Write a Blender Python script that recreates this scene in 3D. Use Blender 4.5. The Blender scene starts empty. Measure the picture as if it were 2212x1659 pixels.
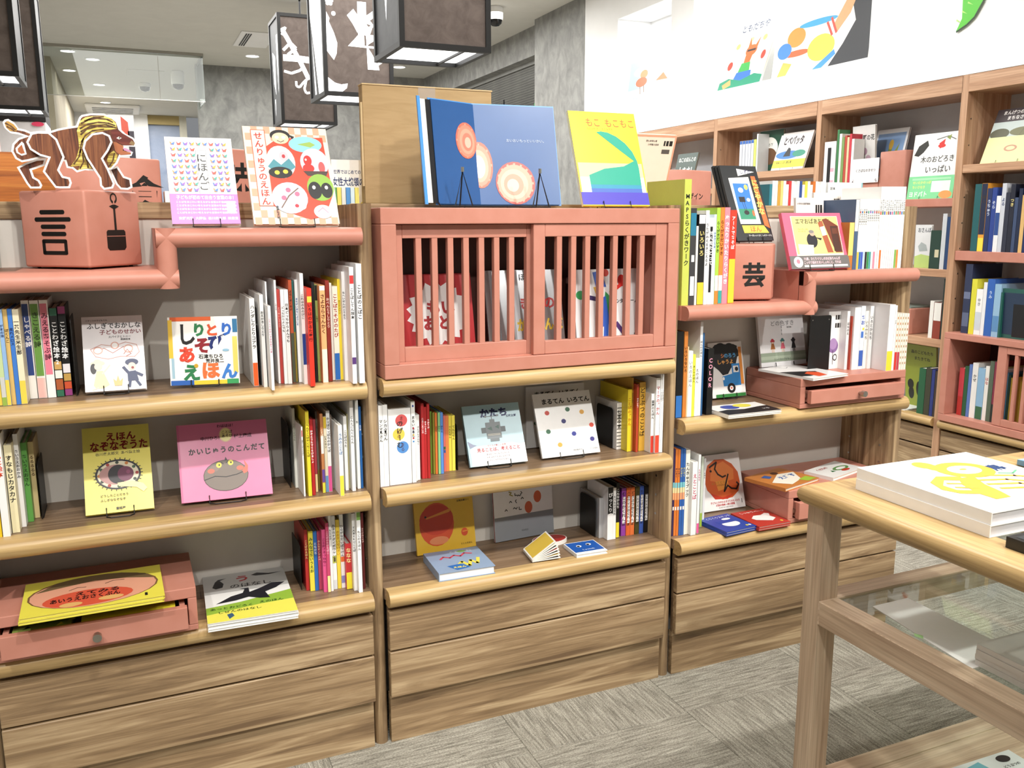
import bpy, bmesh, math, random
from mathutils import Matrix, Vector
from mathutils.geometry import tessellate_polygon
from math import radians, pi, sin, cos, hypot
random.seed(11)
SC = bpy.context.scene
COL = SC.collection

# ------------------------------------------------------------------ camera, world, exposure
cam = bpy.data.cameras.new('camera')
cam.sensor_width = 36.0
cam.lens = 1896.594 / 2212 * 36.0
cam.clip_start = 0.05
camo = bpy.data.objects.new('camera', cam)
COL.objects.link(camo)
camo.matrix_world = Matrix(([0.9165, -0.4, -0.0036], [0.0756, 0.1644, 0.9835], [-0.3928, -0.9017, 0.1809])).transposed().to_4x4()
camo.location = (-0.546, -2.141, 1.4)
SC.camera = camo
vs = SC.view_settings
vs.view_transform = 'Standard'
vs.look = 'None'
vs.gamma = 1.0
vs.exposure = 0.0
vs.use_curve_mapping = False
world = bpy.data.worlds.new('world')
SC.world = world
world.use_nodes = True
world.node_tree.nodes['Background'].inputs[0].default_value = (0.93, 0.96, 1.0, 1)
world.node_tree.nodes['Background'].inputs[1].default_value = 0.25
try:
    SC.cycles.max_bounces = 8
    SC.cycles.diffuse_bounces = 4
    SC.cycles.transparent_max_bounces = 12
    SC.cycles.sample_clamp_indirect = 4.0
    SC.cycles.use_denoising = True
except Exception:
    pass
CEIL = 3.25

def spot(x, y, z, tx, ty, tz, power, deg=70, blend=.55, r=.05, col=(1, .965, .91)):
    l = bpy.data.lights.new('track_spot_light', 'SPOT')
    l.energy = power
    l.spot_size = radians(deg)
    l.spot_blend = blend
    l.shadow_soft_size = r
    l.color = col
    o = bpy.data.objects.new('track_spot_light', l)
    COL.objects.link(o)
    o.location = (x, y, z)
    o.rotation_euler = (Vector((tx, ty, tz)) - Vector((x, y, z))).to_track_quat('-Z', 'Y').to_euler()
    return o

def area(x, y, z, sx, sy, power, col=(1, .98, .95), rot=(0, 0, 0)):
    l = bpy.data.lights.new('unseen_area_light', 'AREA')
    l.shape = 'RECTANGLE'
    l.size, l.size_y = sx, sy
    l.energy = power
    l.color = col
    o = bpy.data.objects.new('unseen_area_light', l)
    COL.objects.link(o)
    o.location = (x, y, z)
    o.rotation_euler = rot
    return o

# track spots on the ceiling in front of the bookcase run
for sx in (-1.7, -0.25, 1.2, 2.3):
    spot(sx, -1.75, 3.15, sx + .12, 0.0, .75, 128, 72)
for sx in (-1.0, 0.6, 2.0):
    spot(sx, -3.3, 3.15, sx - .1, 0.05, .8, 138, 60)
# unseen area lights added as ambient fill for the shop
area(0.4, -2.2, 3.2, 3.5, 2.2, 48)
spot(1.7, -1.3, 3.15, .95, -1.05, .6, 80, 60)  # extra spot, added to brighten the table and its lower shelves
area(1.0, 2.4, 3.2, 2.2, 2.8, 130)
area(0.9, 6.6, 3.2, 3.6, 4.0, 230)
# spots that wash the wall shelving and its niches
for sy in (-0.6, 1.0, 2.6, 4.0):
    spot(1.3, sy, 3.15, 3.1, sy + .25, 1.4, 52, 75, col=(.95, .975, 1))

# ------------------------------------------------------------------ materials
def lin(h):
    c = [int(h[i:i + 2], 16) / 255 for i in (0, 2, 4)]
    return [x / 12.92 if x <= .04045 else ((x + .055) / 1.055) ** 2.4 for x in c] + [1]

_M = {}

def nodes(name, rough=.5, spec=.5):
    m = bpy.data.materials.new(name)
    m.use_nodes = True
    nt = m.node_tree
    b = nt.nodes['Principled BSDF']
    b.inputs['Roughness'].default_value = rough
    b.inputs['Specular IOR Level'].default_value = spec
    return m, nt, b

def mx(nt, mode, fac, a, b):
    n = nt.nodes.new('ShaderNodeMix')
    n.data_type = 'RGBA'
    n.blend_type = mode
    for s, v in ((0, fac), (6, a), (7, b)):
        if hasattr(v, 'is_linked'):
            nt.links.new(v, n.inputs[s])
        else:
            n.inputs[s].default_value = v
    return n.outputs[2]

def coords(nt, scale, kind='Object', rot=(0, 0, 0)):
    tc = nt.nodes.new('ShaderNodeTexCoord')
    mp = nt.nodes.new('ShaderNodeMapping')
    mp.inputs['Scale'].default_value = scale
    mp.inputs['Rotation'].default_value = rot
    nt.links.new(tc.outputs[kind], mp.inputs['Vector'])
    return mp.outputs[0]

def noise(nt, vec, scale, detail=3, dist=0, rough=.5):
    n = nt.nodes.new('ShaderNodeTexNoise')
    n.inputs['Scale'].default_value = scale
    n.inputs['Detail'].default_value = detail
    n.inputs['Distortion'].default_value = dist
    n.inputs['Roughness'].default_value = rough
    nt.links.new(vec, n.inputs['Vector'])
    return n.outputs[0]

def ramp(nt, fac, stops):
    r = nt.nodes.new('ShaderNodeValToRGB')
    e = r.color_ramp.elements
    e[0].position, e[0].color = stops[0]
    e[1].position, e[1].color = stops[-1]
    for p, c in stops[1:-1]:
        x = e.new(p)
        x.color = c
    nt.links.new(fac, r.inputs[0])
    return r.outputs[0]

def bump(nt, b, h, strength, dist=.002):
    n = nt.nodes.new('ShaderNodeBump')
    n.inputs['Strength'].default_value = strength
    n.inputs['Distance'].default_value = dist
    nt.links.new(h, n.inputs['Height'])
    nt.links.new(n.outputs[0], b.inputs['Normal'])

def ink(h, rough=.42):
    """printed paper or lacquer of one colour, very slightly uneven"""
    k = (h, rough)
    if k not in _M:
        m, nt, b = nodes('print_' + h, rough)
        c = lin(h)
        n = noise(nt, coords(nt, (1, 1, 1)), 35, 2)
        nt.links.new(mx(nt, 'MIX', n, [x * .95 for x in c[:3]] + [1], [min(1, x * 1.03) for x in c[:3]] + [1]), b.inputs['Base Color'])
        _M[k] = m
    return _M[k]

def wood(name, ax, dark, mid, light, rough=.42, s=1.0, contrast=1.0):
    k = (name, ax)
    if k in _M:
        return _M[k]
    m, nt, b = nodes(name + '_' + 'xyz'[ax], rough, .4)
    sc = [19 * s, 19 * s, 19 * s]
    sc[ax] = 1.0 * s
    v = coords(nt, sc)
    n1 = noise(nt, v, 1.5, 6, 1.2, .6)
    a = .5 - .2 / contrast
    c1 = ramp(nt, n1, [(a, lin(dark)), (.5, lin(mid)), (.5 + .2 / contrast, lin(light))])
    sc2 = [90 * s] * 3
    sc2[ax] = 2.2 * s
    n2 = noise(nt, coords(nt, sc2), 2.2, 3, .3)
    c2 = ramp(nt, n2, [(.32, (.62, .58, .55, 1)), (.56, (1, 1, 1, 1))])
    nt.links.new(mx(nt, 'MULTIPLY', .55, c1, c2), b.inputs['Base Color'])
    bump(nt, b, n2, .08)
    _M[k] = m
    return m

def oak(ax): return wood('pale_oak', ax, 'a58759', 'c2a370', 'd4b886', .33, 1, .8)
def teak(ax): return wood('brown_teak', ax, '745d45', '9f8564', 'c3aa86', .42, 1, 1.25)
def shelfw(ax): return wood('shelf_teak', ax, '5e4a38', '806850', '957d64', .38)
def rosy(ax): return wood('rosy_oak', ax, 'ab8163', 'c39a7a', 'd3ad8e', .45)
def ash(ax): return wood('table_ash', ax, 'b59a80', 'cbb297', 'dcc6ab', .4)

def metal(name, h, rough, met=1.0):
    if name not in _M:
        m, nt, b = nodes(name, rough)
        n = noise(nt, coords(nt, (1, 1, 1)), 60, 2)
        nt.links.new(mx(nt, 'MIX', n, lin(h), [x * .85 for x in lin(h)[:3]] + [1]), b.inputs['Base Color'])
        b.inputs['Metallic'].default_value = met
        _M[name] = m
    return _M[name]

def glow(name, h, strength, base='ffffff'):
    if name not in _M:
        m, nt, b = nodes(name, .6)
        b.inputs['Base Color'].default_value = lin(base)
        n = noise(nt, coords(nt, (1, 1, 1)), 3, 2)
        nt.links.new(mx(nt, 'MIX', n, lin(h), [x * .93 for x in lin(h)[:3]] + [1]), b.inputs['Emission Color'])
        b.inputs['Emission Strength'].default_value = strength
        _M[name] = m
    return _M[name]

def glassy(name, tint=(.9, .94, .93, 1), fac=.07, rough=.02, gloss=(1, 1, 1, 1)):
    """thin clear pane: lets the view through, tinted, with a faint mirror sheen"""
    if name not in _M:
        m = bpy.data.materials.new(name)
        m.use_nodes = True
        nt = m.node_tree
        nt.nodes.remove(nt.nodes['Principled BSDF'])
        tr, gl, mxs = (nt.nodes.new('ShaderNodeBsdf' + k) for k in ('Transparent', 'Glossy', 'Diffuse'))
        mxs = nt.nodes.new('ShaderNodeMixShader')
        n = noise(nt, coords(nt, (1, 1, 1)), 3, 1)
        nt.links.new(mx(nt, 'MIX', n, tint, [x * .97 for x in tint[:3]] + [1]), tr.inputs[0])
        gl.inputs[0].default_value = gloss
        gl.inputs['Roughness'].default_value = rough
        mxs.inputs[0].default_value = fac
        nt.links.new(tr.outputs[0], mxs.inputs[1])
        nt.links.new(gl.outputs[0], mxs.inputs[2])
        nt.links.new(mxs.outputs[0], nt.nodes['Material Output'].inputs[0])
        _M[name] = m
    return _M[name]

def plaster(name, a, b_, scale, rough=.85, stretch=(1, 1, 1), bumpy=.05):
    if name not in _M:
        m, nt, b = nodes(name, rough, .25)
        v = coords(nt, stretch)
        n1 = noise(nt, v, scale, 6, .6, .62)
        c = ramp(nt, n1, [(.34, lin(a)), (.66, lin(b_))])
        nt.links.new(c, b.inputs['Base Color'])
        bump(nt, b, n1, bumpy)
        _M[name] = m
    return _M[name]

def carpet():
    if 'carpet' not in _M:
        m, nt, b = nodes('loop_carpet', .95, .1)
        v = coords(nt, (5, 75, 40))
        n1 = noise(nt, v, 1.9, 5, .6, .65)
        c1 = ramp(nt, n1, [(.36, lin('88847a')), (.5, lin('a8a498')), (.68, lin('c8c4b8'))])
        n2 = noise(nt, coords(nt, (60, 150, 60)), 3, 3)
        c2 = ramp(nt, n2, [(.35, (.42, .42, .41, 1)), (.6, (1, 1, .99, 1))])
        nt.links.new(mx(nt, 'MULTIPLY', .8, c1, c2), b.inputs['Base Color'])
        bump(nt, b, n2, .6, .004)
        _M['carpet'] = m
    return _M['carpet']

PINK = lambda: _pink()
def _pink():
    if 'pink' not in _M:
        m, nt, b = nodes('terracotta_lacquer', .42, .35)
        n = noise(nt, coords(nt, (1, 1, 1)), 18, 3)
        nt.links.new(ramp(nt, n, [(.3, lin('bd7f6d')), (.7, lin('c48776'))]), b.inputs['Base Color'])
        bump(nt, b, noise(nt, coords(nt, (1, 1, 1)), 300, 2), .03, .001)
        _M['pink'] = m
    return _M['pink']

BLACK = lambda: metal('black_wire', '0c0c0c', .5, 0)
STEEL = lambda: metal('brushed_steel', 'b9b6ae', .28)
WHITE = lambda: plaster('white_paint', 'f3f3f2', 'f7f7f6', 4, .8)

# ------------------------------------------------------------------ mesh building
_G = {}
_fc = bpy.data.curves.new('lettering', 'FONT')
_fo = bpy.data.objects.new('lettering', _fc)

def glyph(ch, bold):
    k = (ch, bold)
    if k not in _G:
        _fc.body = ch
        _fc.resolution_u = 2
        _fc.offset = bold
        me = _fo.to_mesh()
        _G[k] = ([(v.co.x, v.co.y) for v in me.vertices], [tuple(p.vertices) for p in me.polygons])
        _fo.to_mesh_clear()
    return _G[k]

class MB:
    def __init__(s):
        s.v, s.f, s.m, s.mats = [], [], [], []

    def mi(s, mat):
        if mat not in s.mats:
            s.mats.append(mat)
        return s.mats.index(mat)

    def add(s, vs, fs, mat):
        n, i = len(s.v), s.mi(mat)
        s.v += [tuple(v) for v in vs]
        for f in fs:
            s.f.append(tuple(n + k for k in f))
            s.m.append(i)
        return s

    def box(s, a, b, mat, xf=None):
        x0, y0, z0 = a
        x1, y1, z1 = b
        v = [(x0, y0, z0), (x1, y0, z0), (x1, y1, z0), (x0, y1, z0), (x0, y0, z1), (x1, y0, z1), (x1, y1, z1), (x0, y1, z1)]
        if xf:
            v = [xf @ Vector(p) for p in v]
        return s.add(v, [(0, 3, 2, 1), (4, 5, 6, 7), (0, 1, 5, 4), (1, 2, 6, 5), (2, 3, 7, 6), (3, 0, 4, 7)], mat)

    def prism(s, poly, ax, a0, a1, mat, xf=None):
        """closed 2D outline swept along an axis: ax 0 -> (y,z), 1 -> (x,z), 2 -> (x,y)"""
        put = (lambda p, a: (a, p[0], p[1]), lambda p, a: (p[0], a, p[1]), lambda p, a: (p[0], p[1], a))[ax]
        n = len(poly)
        ar = sum(poly[i][0] * poly[(i + 1) % n][1] - poly[(i + 1) % n][0] * poly[i][1] for i in range(n))
        if (ar > 0) == (ax == 1):
            poly = poly[::-1]
        v = [put(p, a0) for p in poly] + [put(p, a1) for p in poly]
        if xf:
            v = [xf @ Vector(p) for p in v]
        f = [(i, (i + 1) % n, n + (i + 1) % n, n + i) for i in range(n)]
        t = tessellate_polygon([[Vector((p[0], p[1], 0)) for p in poly]])
        f += [(c, b, a) for a, b, c in t] + [(n + a, n + b, n + c) for a, b, c in t]
        return s.add(v, f, mat)

    def cyl(s, c, ax, r, l, mat, n=16, r2=None):
        r2 = r if r2 is None else r2
        v = []
        for k, rr in ((0, r), (l, r2)):
            for i in range(n):
                a = 2 * pi * i / n
                p = [0, 0, 0]
                p[ax] = k
                p[(ax + 1) % 3] = rr * cos(a)
                p[(ax + 2) % 3] = rr * sin(a)
                v.append([c[j] + p[j] for j in range(3)])
        f = [(i, (i + 1) % n, n + (i + 1) % n, n + i) for i in range(n)] + [tuple(range(n))[::-1], tuple(range(n, 2 * n))]
        if l < 0:
            f = [q[::-1] for q in f]
        return s.add(v, f, mat)

    def lathe(s, c, prof, mat, n=20):
        """profile of (radius, height) about a vertical axis"""
        v = [(c[0] + r * cos(2 * pi * i / n), c[1] + r * sin(2 * pi * i / n), c[2] + h) for r, h in prof for i in range(n)]
        f = [(j * n + i, j * n + (i + 1) % n, (j + 1) * n + (i + 1) % n, (j + 1) * n + i) for j in range(len(prof) - 1) for i in range(n)]
        f += [tuple(range(n))[::-1], tuple(range((len(prof) - 1) * n, len(prof) * n))]
        return s.add(v, f, mat)

    def tube(s, path, r, mat, n=6):
        path = [Vector(p) for p in path]
        v, f = [], []
        up = Vector((0.31, 0.17, 0.93))
        for i, p in enumerate(path):
            d = (path[min(i + 1, len(path) - 1)] - path[max(i - 1, 0)]).normalized()
            a = d.cross(up)
            a = (a if a.length > .05 else d.cross(Vector((1, 0, 0)))).normalized()
            b = d.cross(a)
            v += [p + (a * cos(2 * pi * k / n) + b * sin(2 * pi * k / n)) * r for k in range(n)]
        for i in range(len(path) - 1):
            f += [(i * n + k, (i + 1) * n + k, (i + 1) * n + (k + 1) % n, i * n + (k + 1) % n) for k in range(n)]
        f += [tuple(range(n)), tuple(range((len(path) - 1) * n, len(path) * n))[::-1]]
        return s.add(v, f, mat)

    def plate(s, poly, put, mat):
        """flat printed shape: 2D outline placed by put(u, v)"""
        t = tessellate_polygon([[Vector((p[0], p[1], 0)) for p in poly]])
        n = len(poly)
        ar = sum(poly[i][0] * poly[(i + 1) % n][1] - poly[(i + 1) % n][0] * poly[i][1] for i in range(n))
        return s.add([put(*p) for p in poly], [f if ar > 0 else f[::-1] for f in t], mat)

    def text(s, string, put, x, y, size, mat, vert=False, bold=.012, sx=1.0, gap=1.0):
        """lettering from (x, y) = start of the first cell's top edge, downwards or to the right"""
        for ch in string:
            wide = ord(ch) > 0x2000
            if ch in ' \u3000':
                if vert:
                    y -= size * .5
                else:
                    x += size * sx * .5
                continue
            vs, fs = glyph(ch, bold)
            adv = 1.0 if wide else max(v[0] for v in vs) + .07
            pts = []
            for a, b in vs:
                if vert and ch in 'ー〜-':
                    a, b = b + .12, .88 - a
                if vert and not wide:
                    a += (1 - adv) / 2
                if vert:
                    pts.append(put(x + (a - .5) * size * sx, y + (b - .88) * size))
                else:
                    pts.append(put(x + a * size * sx, y + (b - .88) * size))
            s.add(pts, fs, mat)
            if vert:
                y -= size * gap
            else:
                x += size * sx * adv * gap
        return s

    def build(s, name, parent=None, local=False, bev=0, smooth=False, segs=2, **props):
        me = bpy.data.meshes.new(name)
        off = Vector((0, 0, 0))
        q = parent
        while q and not local:
            off = off + q.location
            q = q.parent
        me.from_pydata([(v[0] - off[0], v[1] - off[1], v[2] - off[2]) for v in s.v], [], s.f)
        for m in s.mats:
            me.materials.append(m)
        me.polygons.foreach_set('material_index', s.m)
        if bev:
            bm = bmesh.new()
            bm.from_mesh(me)
            ed = [e for e in bm.edges if len(e.link_faces) == 2 and e.calc_face_angle(0) > .7]
            bmesh.ops.bevel(bm, geom=ed, offset=bev, segments=segs, profile=.5, affect='EDGES')
            bm.to_mesh(me)
            bm.free()
        if smooth:
            me.polygons.foreach_set('use_smooth', [True] * len(me.polygons))
            if hasattr(me, 'set_sharp_from_angle'):
                me.set_sharp_from_angle(angle=.7)
        me.update()
        o = bpy.data.objects.new(name, me)
        COL.objects.link(o)
        if parent:
            o.parent = parent
        for k, v in props.items():
            o[k] = v
        return o

def thing(name, label, cat, loc=(0, 0, 0), rot=(0, 0, 0), group=None):
    o = bpy.data.objects.new(name, None)
    o.empty_display_size = .05
    COL.objects.link(o)
    o.location = loc
    o.rotation_euler = rot
    o['label'] = label
    o['category'] = cat
    if group:
        o['group'] = group
    return o

def nth(n):
    return ('first second third fourth fifth sixth seventh eighth ninth tenth eleventh twelfth thirteenth fourteenth fifteenth sixteenth '
            'seventeenth eighteenth nineteenth twentieth').split()[n - 1] if n <= 20 else 'twenty-' + nth(n - 20)

def arc(cx, cy, rx, ry, a0, a1, n):
    return [(cx + rx * cos(radians(a0 + (a1 - a0) * i / n)), cy + ry * sin(radians(a0 + (a1 - a0) * i / n))) for i in range(n + 1)]

# ------------------------------------------------------------------ the room
def struct(mb, name, parent=None, **k):
    o = mb.build(name, parent, **k)
    o['kind'] = 'structure'
    return o

X0, Y0, Y1 = -4.0, -5.5, 15.0
floor = struct(MB().box((X0, Y0, -.2), (3.6, Y1, -.006), plaster('floor_slab', 'a19d94', 'b0aca3', 3)), 'floor')
# carpet tiles, laid quarter-turned, where the aisle can be seen
tile = None
for i in range(-3, 8):
    for j in range(-6, 4):
        x, y = .1 + i * .5, .05 + j * .5
        if x > 3.4:
            continue
        if tile is None:
            tile = MB().box((-.2496, -.2496, -.006), (.2496, .2496, 0), carpet()).build('carpet_tile', floor, local=True, bev=.0012, segs=1)
            t = tile
        else:
            t = tile.copy()
            COL.objects.link(t)
        t.location = (x, y, 0)
        t.rotation_euler = (0, 0, pi / 2 * ((i + j) % 2) + pi * random.randrange(2))

GREY = plaster('grey_concrete_paper', '828280', 'a0a09c', 9, .8, (1, 1, .7), .06)
CEILM = plaster('ceiling_board', 'd6d4cc', 'dbd9d1', 5, .9, (1, 1, 1), .02)
struct(MB().box((X0, Y0, CEIL), (3.6, Y1, CEIL + .1), CEILM), 'ceiling')
struct(MB().box((X0, Y0 - .1, 0), (3.6, Y0, CEIL), WHITE()), 'wall_rear')
struct(MB().box((X0 - .1, Y0, 0), (X0, 9.3, CEIL), WHITE()), 'wall_left')
struct(MB().box((3.42, Y0, 0), (3.55, 4.68, CEIL), WHITE()), 'wall_right')
# grey wall at the far end, with a high window in its side and a pillar
struct(MB().box((.38, 9.3, 0), (3.3, 9.4, CEIL), GREY), 'wall_far')
W = MB()
W.box((3.2, 5.66, 0), (3.45, 9.3, 2.1), GREY).box((3.2, 5.66, 2.98), (3.45, 9.3, CEIL), GREY)
W.box((3.2, 5.66, 2.1), (3.45, 5.884, 2.98), GREY).box((3.2, 9.0, 2.1), (3.45, 9.3, 2.98), GREY)
struct(W, 'wall_window')
struct(MB().box((3.1, 4.68, 0), (3.55, 5.67, CEIL), GREY), 'trim_1')
win = struct(MB().box((3.40, 5.884, 2.1), (3.44, 9.0, 2.98), glassy('dark_window_glass', (.02, .025, .03, 1), .08, .03)), 'window_1')
struct(MB().box((3.2, 5.884, 2.085), (3.4, 9.0, 2.1), WHITE()), 'sill', win)
# room beyond the glass smoke screen
BEIGE = plaster('beige_wall', 'a59c87', 'b0a793', 2, .8)
struct(MB().box((-1.25, 9.4, 0), (-1.15, Y1, CEIL), BEIGE), 'wall_beige')
WB = MB()
DX0, DX1 = -0.0124, 0.6164
DZ = 3.3198
WB.box((-1.15, 14.8, 0), (DX0, 15, CEIL), WHITE()).box((DX1, 14.8, 0), (.5, 15, CEIL), plaster('cream_wall', 'c9c6b6', 'd2cfc0', 3))
WB.box((DX0, 14.8, DZ), (DX1, 15, CEIL), WHITE())
struct(WB, 'wall_end')
dr = struct(MB().box((DX0, 14.93, 0), (DX1, 14.97, DZ - .22), plaster('blue_grey_door', '8f9db8', 'a9b4c9', 2.5, .4)), 'door_1')
struct(MB().box((DX0, 14.82, DZ - .22), (DX1, 14.95, DZ), plaster('ochre_lintel', 'b3a06f', 'bba878', 2)), 'lintel', dr)
struct(MB().box((DX1 - .1, 14.89, 1.0), (DX1 - .07, 14.93, 1.25), STEEL()), 'door_handle', dr)
area(-.3, 13.2, 3.2, 1.2, 2.4, 110)  # unseen area lights, added to brighten the room beyond
area(-.35, 10.8, 3.2, 1.0, 1.6, 28)

# glass smoke screen hung from the ceiling
t = thing('glass_smoke_screen', 'clear glass smoke screen hanging from the ceiling with a return corner', 'glass screen', (-1.5, 8.59, CEIL))
GL = glassy('clear_glass', (.86, .89, .875, 1), .035)
for a, b in ((-4.0, -1.3), (-1.296, -.062), (-.058, .405)):
    MB().box((a, 8.585, 2.74), (b, 8.595, CEIL - .02), GL).build('glass_pane', t)
MB().box((.396, 8.597, 2.74), (.406, 9.3, CEIL - .02), GL).build('glass_pane', t)
MB().box((-4, 8.575, CEIL - .03), (.41, 8.605, CEIL), STEEL()).box((.39, 8.6, CEIL - .03), (.415, 9.3, CEIL), STEEL()).build('top_channel', t)
MB().box((-4, 8.583, 2.733), (.406, 8.597, 2.74), STEEL()).build('edge_strip', t)

# ceiling fittings
def downlight(x, y, label):
    t = thing('downlight', label, 'downlight', (x, y, CEIL), group='recessed round downlights')
    MB().lathe((x, y, CEIL - .012), [(.085, .012), (.085, .006), (.075, 0), (.068, .004), (.066, .012)], WHITE()).build('trim_ring', t, smooth=True)
    MB().cyl((x, y, CEIL - .006), 2, .066, .004, glow('downlight_lens', 'fffdf6', 14)).build('lens', t)
downlight(-.95, 8.95, 'round downlight behind the glass screen beside the black lantern edge')
downlight(-.716, 9.387, 'brightest round downlight seen through the middle of the glass screen')
downlight(-1.0, 10.3, 'round downlight at the beige wall seen through the glass screen')
downlight(-.693, 11.397, 'round downlight just above the lower edge of the glass screen')
downlight(-.644, 13.3, 'round downlight over the lion mane below the glass screen')
downlight(.929, 8.495, 'single round downlight between glass screen and tall lanterns')
downlight(2.647, 8.55, 'round downlight peeking out under the highest lantern')

def vent(x0, x1, y0, y1, label):
    t = thing('ceiling_vent', label, 'air vent', ((x0 + x1) / 2, (y0 + y1) / 2, CEIL))
    MB().box((x0, y0, CEIL - .012), (x1, y1, CEIL), WHITE()).build('frame', t, bev=.004, segs=1)
    k = 3
    for i in range(k):
        a = x0 + .05 + i * .022
        MB().box((a, y0 + .06, CEIL - .016), (a + .012, y1 - .06, CEIL - .012), BLACK()).build('slot', t)
vent(.66, 1.0, 7.2, 7.95, 'white square ceiling vent with a slanted black slot beside the lanterns')
t = thing('ceiling_panel', 'faint rectangular access panel on the ceiling behind the glass screen', 'ceiling panel', (-.15, 10.2, CEIL))
MB().box((-.36, 9.95, CEIL - .008), (.07, 10.45, CEIL), CEILM).build('panel_frame', t, bev=.003, segs=1)
t = thing('air_conditioner', 'flat white ceiling air conditioner above the lion mane', 'air conditioner', (-.55, 14.0, CEIL))
MB().box((-.95, 13.5, CEIL - .05), (-.15, 14.4, CEIL), WHITE()).build('casing', t, bev=.02)
for i in range(4):
    MB().box((-.85, 13.62 + i * .2, CEIL - .055), (-.25, 13.66 + i * .2, CEIL - .05), BLACK()).build('louvre', t)

def dome(x, y, label, r=.065, drop=.11):
    t = thing('security_camera', label, 'security camera', (x, y, CEIL))
    MB().lathe((x, y, CEIL - drop), [(r, 0), (r * 1.02, .02), (r * 1.02, drop - .01), (r * .9, drop)], WHITE()).build('housing', t, smooth=True)
    MB().lathe((x, y, CEIL - drop - r * .8), [(r * .05, 0), (r * .5, r * .1), (r * .8, r * .35), (r * .92, r * .8)], metal('smoked_dome', '0b0c0e', .08, 0)).build('dome', t, smooth=True)
dome(2.578, 5.363, 'white dome camera with black lens beside the highest lantern')
dome(.213, 9.9, 'dome camera behind the corner pane of the glass screen', .075, .16)
dome(-.135, 11.08, 'small dome camera seen through the glass near its lower edge', .075, .05)

# blind in the high window
bl = thing('venetian_blind', 'grey venetian blind in the high window past the pillar', 'blind', (3.33, 7.4, 2.95))
MB().box((3.30, 5.9, 2.94), (3.36, 8.98, 2.98), plaster('blind_grey', '8d8d8a', '9a9a96', 4)).build('headrail', bl)
sl = None
for i in range(34):
    z = 2.925 - i * .0245
    if sl is None:
        sl = MB().box((-.0125, -1.54, -.0008), (.0125, 1.54, .0008), plaster('blind_grey', '8d8d8a', '9a9a96', 4)).build('slat', bl, local=True)
        c = sl
    else:
        c = sl.copy()
        COL.objects.link(c)
    c.location = (0, .04, z - 2.95)
    c.rotation_euler = (0, radians(38), 0)

# toy brick figures on the window sill
def bricks(label, spots, col, y, base=2.1, s=.028):
    t = thing('toy_brick_figure', label, 'toy', (3.25, y, base))
    for (a, b) in spots:
        m = MB().box((3.25 - s / 2, y - a * s - s * .49, base + b * s), (3.25 + s / 2, y - a * s + s * .49, base + (b + .95) * s), ink(col, .3))
        m.cyl((3.25, y - a * s, base + (b + .95) * s), 2, s * .28, s * .1, ink(col, .3), 10)
        m.build('brick', t)
bricks('blue toy brick figure with a crooked neck on the window sill', [(0, k) for k in range(14)] + [(1, 0), (1, 1), (0, 14), (-1, 13), (-1, 14), (-2, 13)], '2a63b8', 6.32, 2.1)
bricks('short blue toy brick stack beside the crooked one', [(0, k) for k in range(10)] + [(1, k) for k in range(3)], '2a63b8', 6.12)
bricks('stepped blue toy brick figure next to the cardboard box', [(0, 6), (0, 7), (0, 8)] + [(1, k) for k in range(7)] + [(2, k) for k in range(4)], '2a63b8', 7.0)
bricks('green toy brick plant half hidden behind the grey pillar', [(0, k) for k in range(16)] + [(1, 3), (1, 4), (1, 8), (1, 9), (1, 14), (1, 15)], '2f9a52', 5.96)

# ------------------------------------------------------------------ white boxed-in wall with niches, right side
ZN0, ZN1 = 2.245, 2.95
S_ = MB()
yA0, yA1, yB0, yB1 = 3.40, 4.14, 1.54, 3.13
for a, b in ((Y0, yB0), (yB1, yA0), (yA1, 4.679)):
    S_.box((3.10, a, 2.068), (3.42, b, CEIL), WHITE())
for a, b in ((yB0, yB1), (yA0, yA1)):
    S_.box((3.10, a, 2.068), (3.42, b, ZN0), WHITE())
    S_.box((3.10, a, ZN1), (3.42, b, CEIL), WHITE())
    S_.box((3.40, a, ZN0), (3.42, b, ZN1), WHITE())
struct(S_, 'wall_niches')
for a, b in ((yB0, yB1), (yA0, yA1)):
    area(3.2, (a + b) / 2, ZN1 - .01, .1, b - a - .1, 10, (.97, .985, 1))

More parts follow.
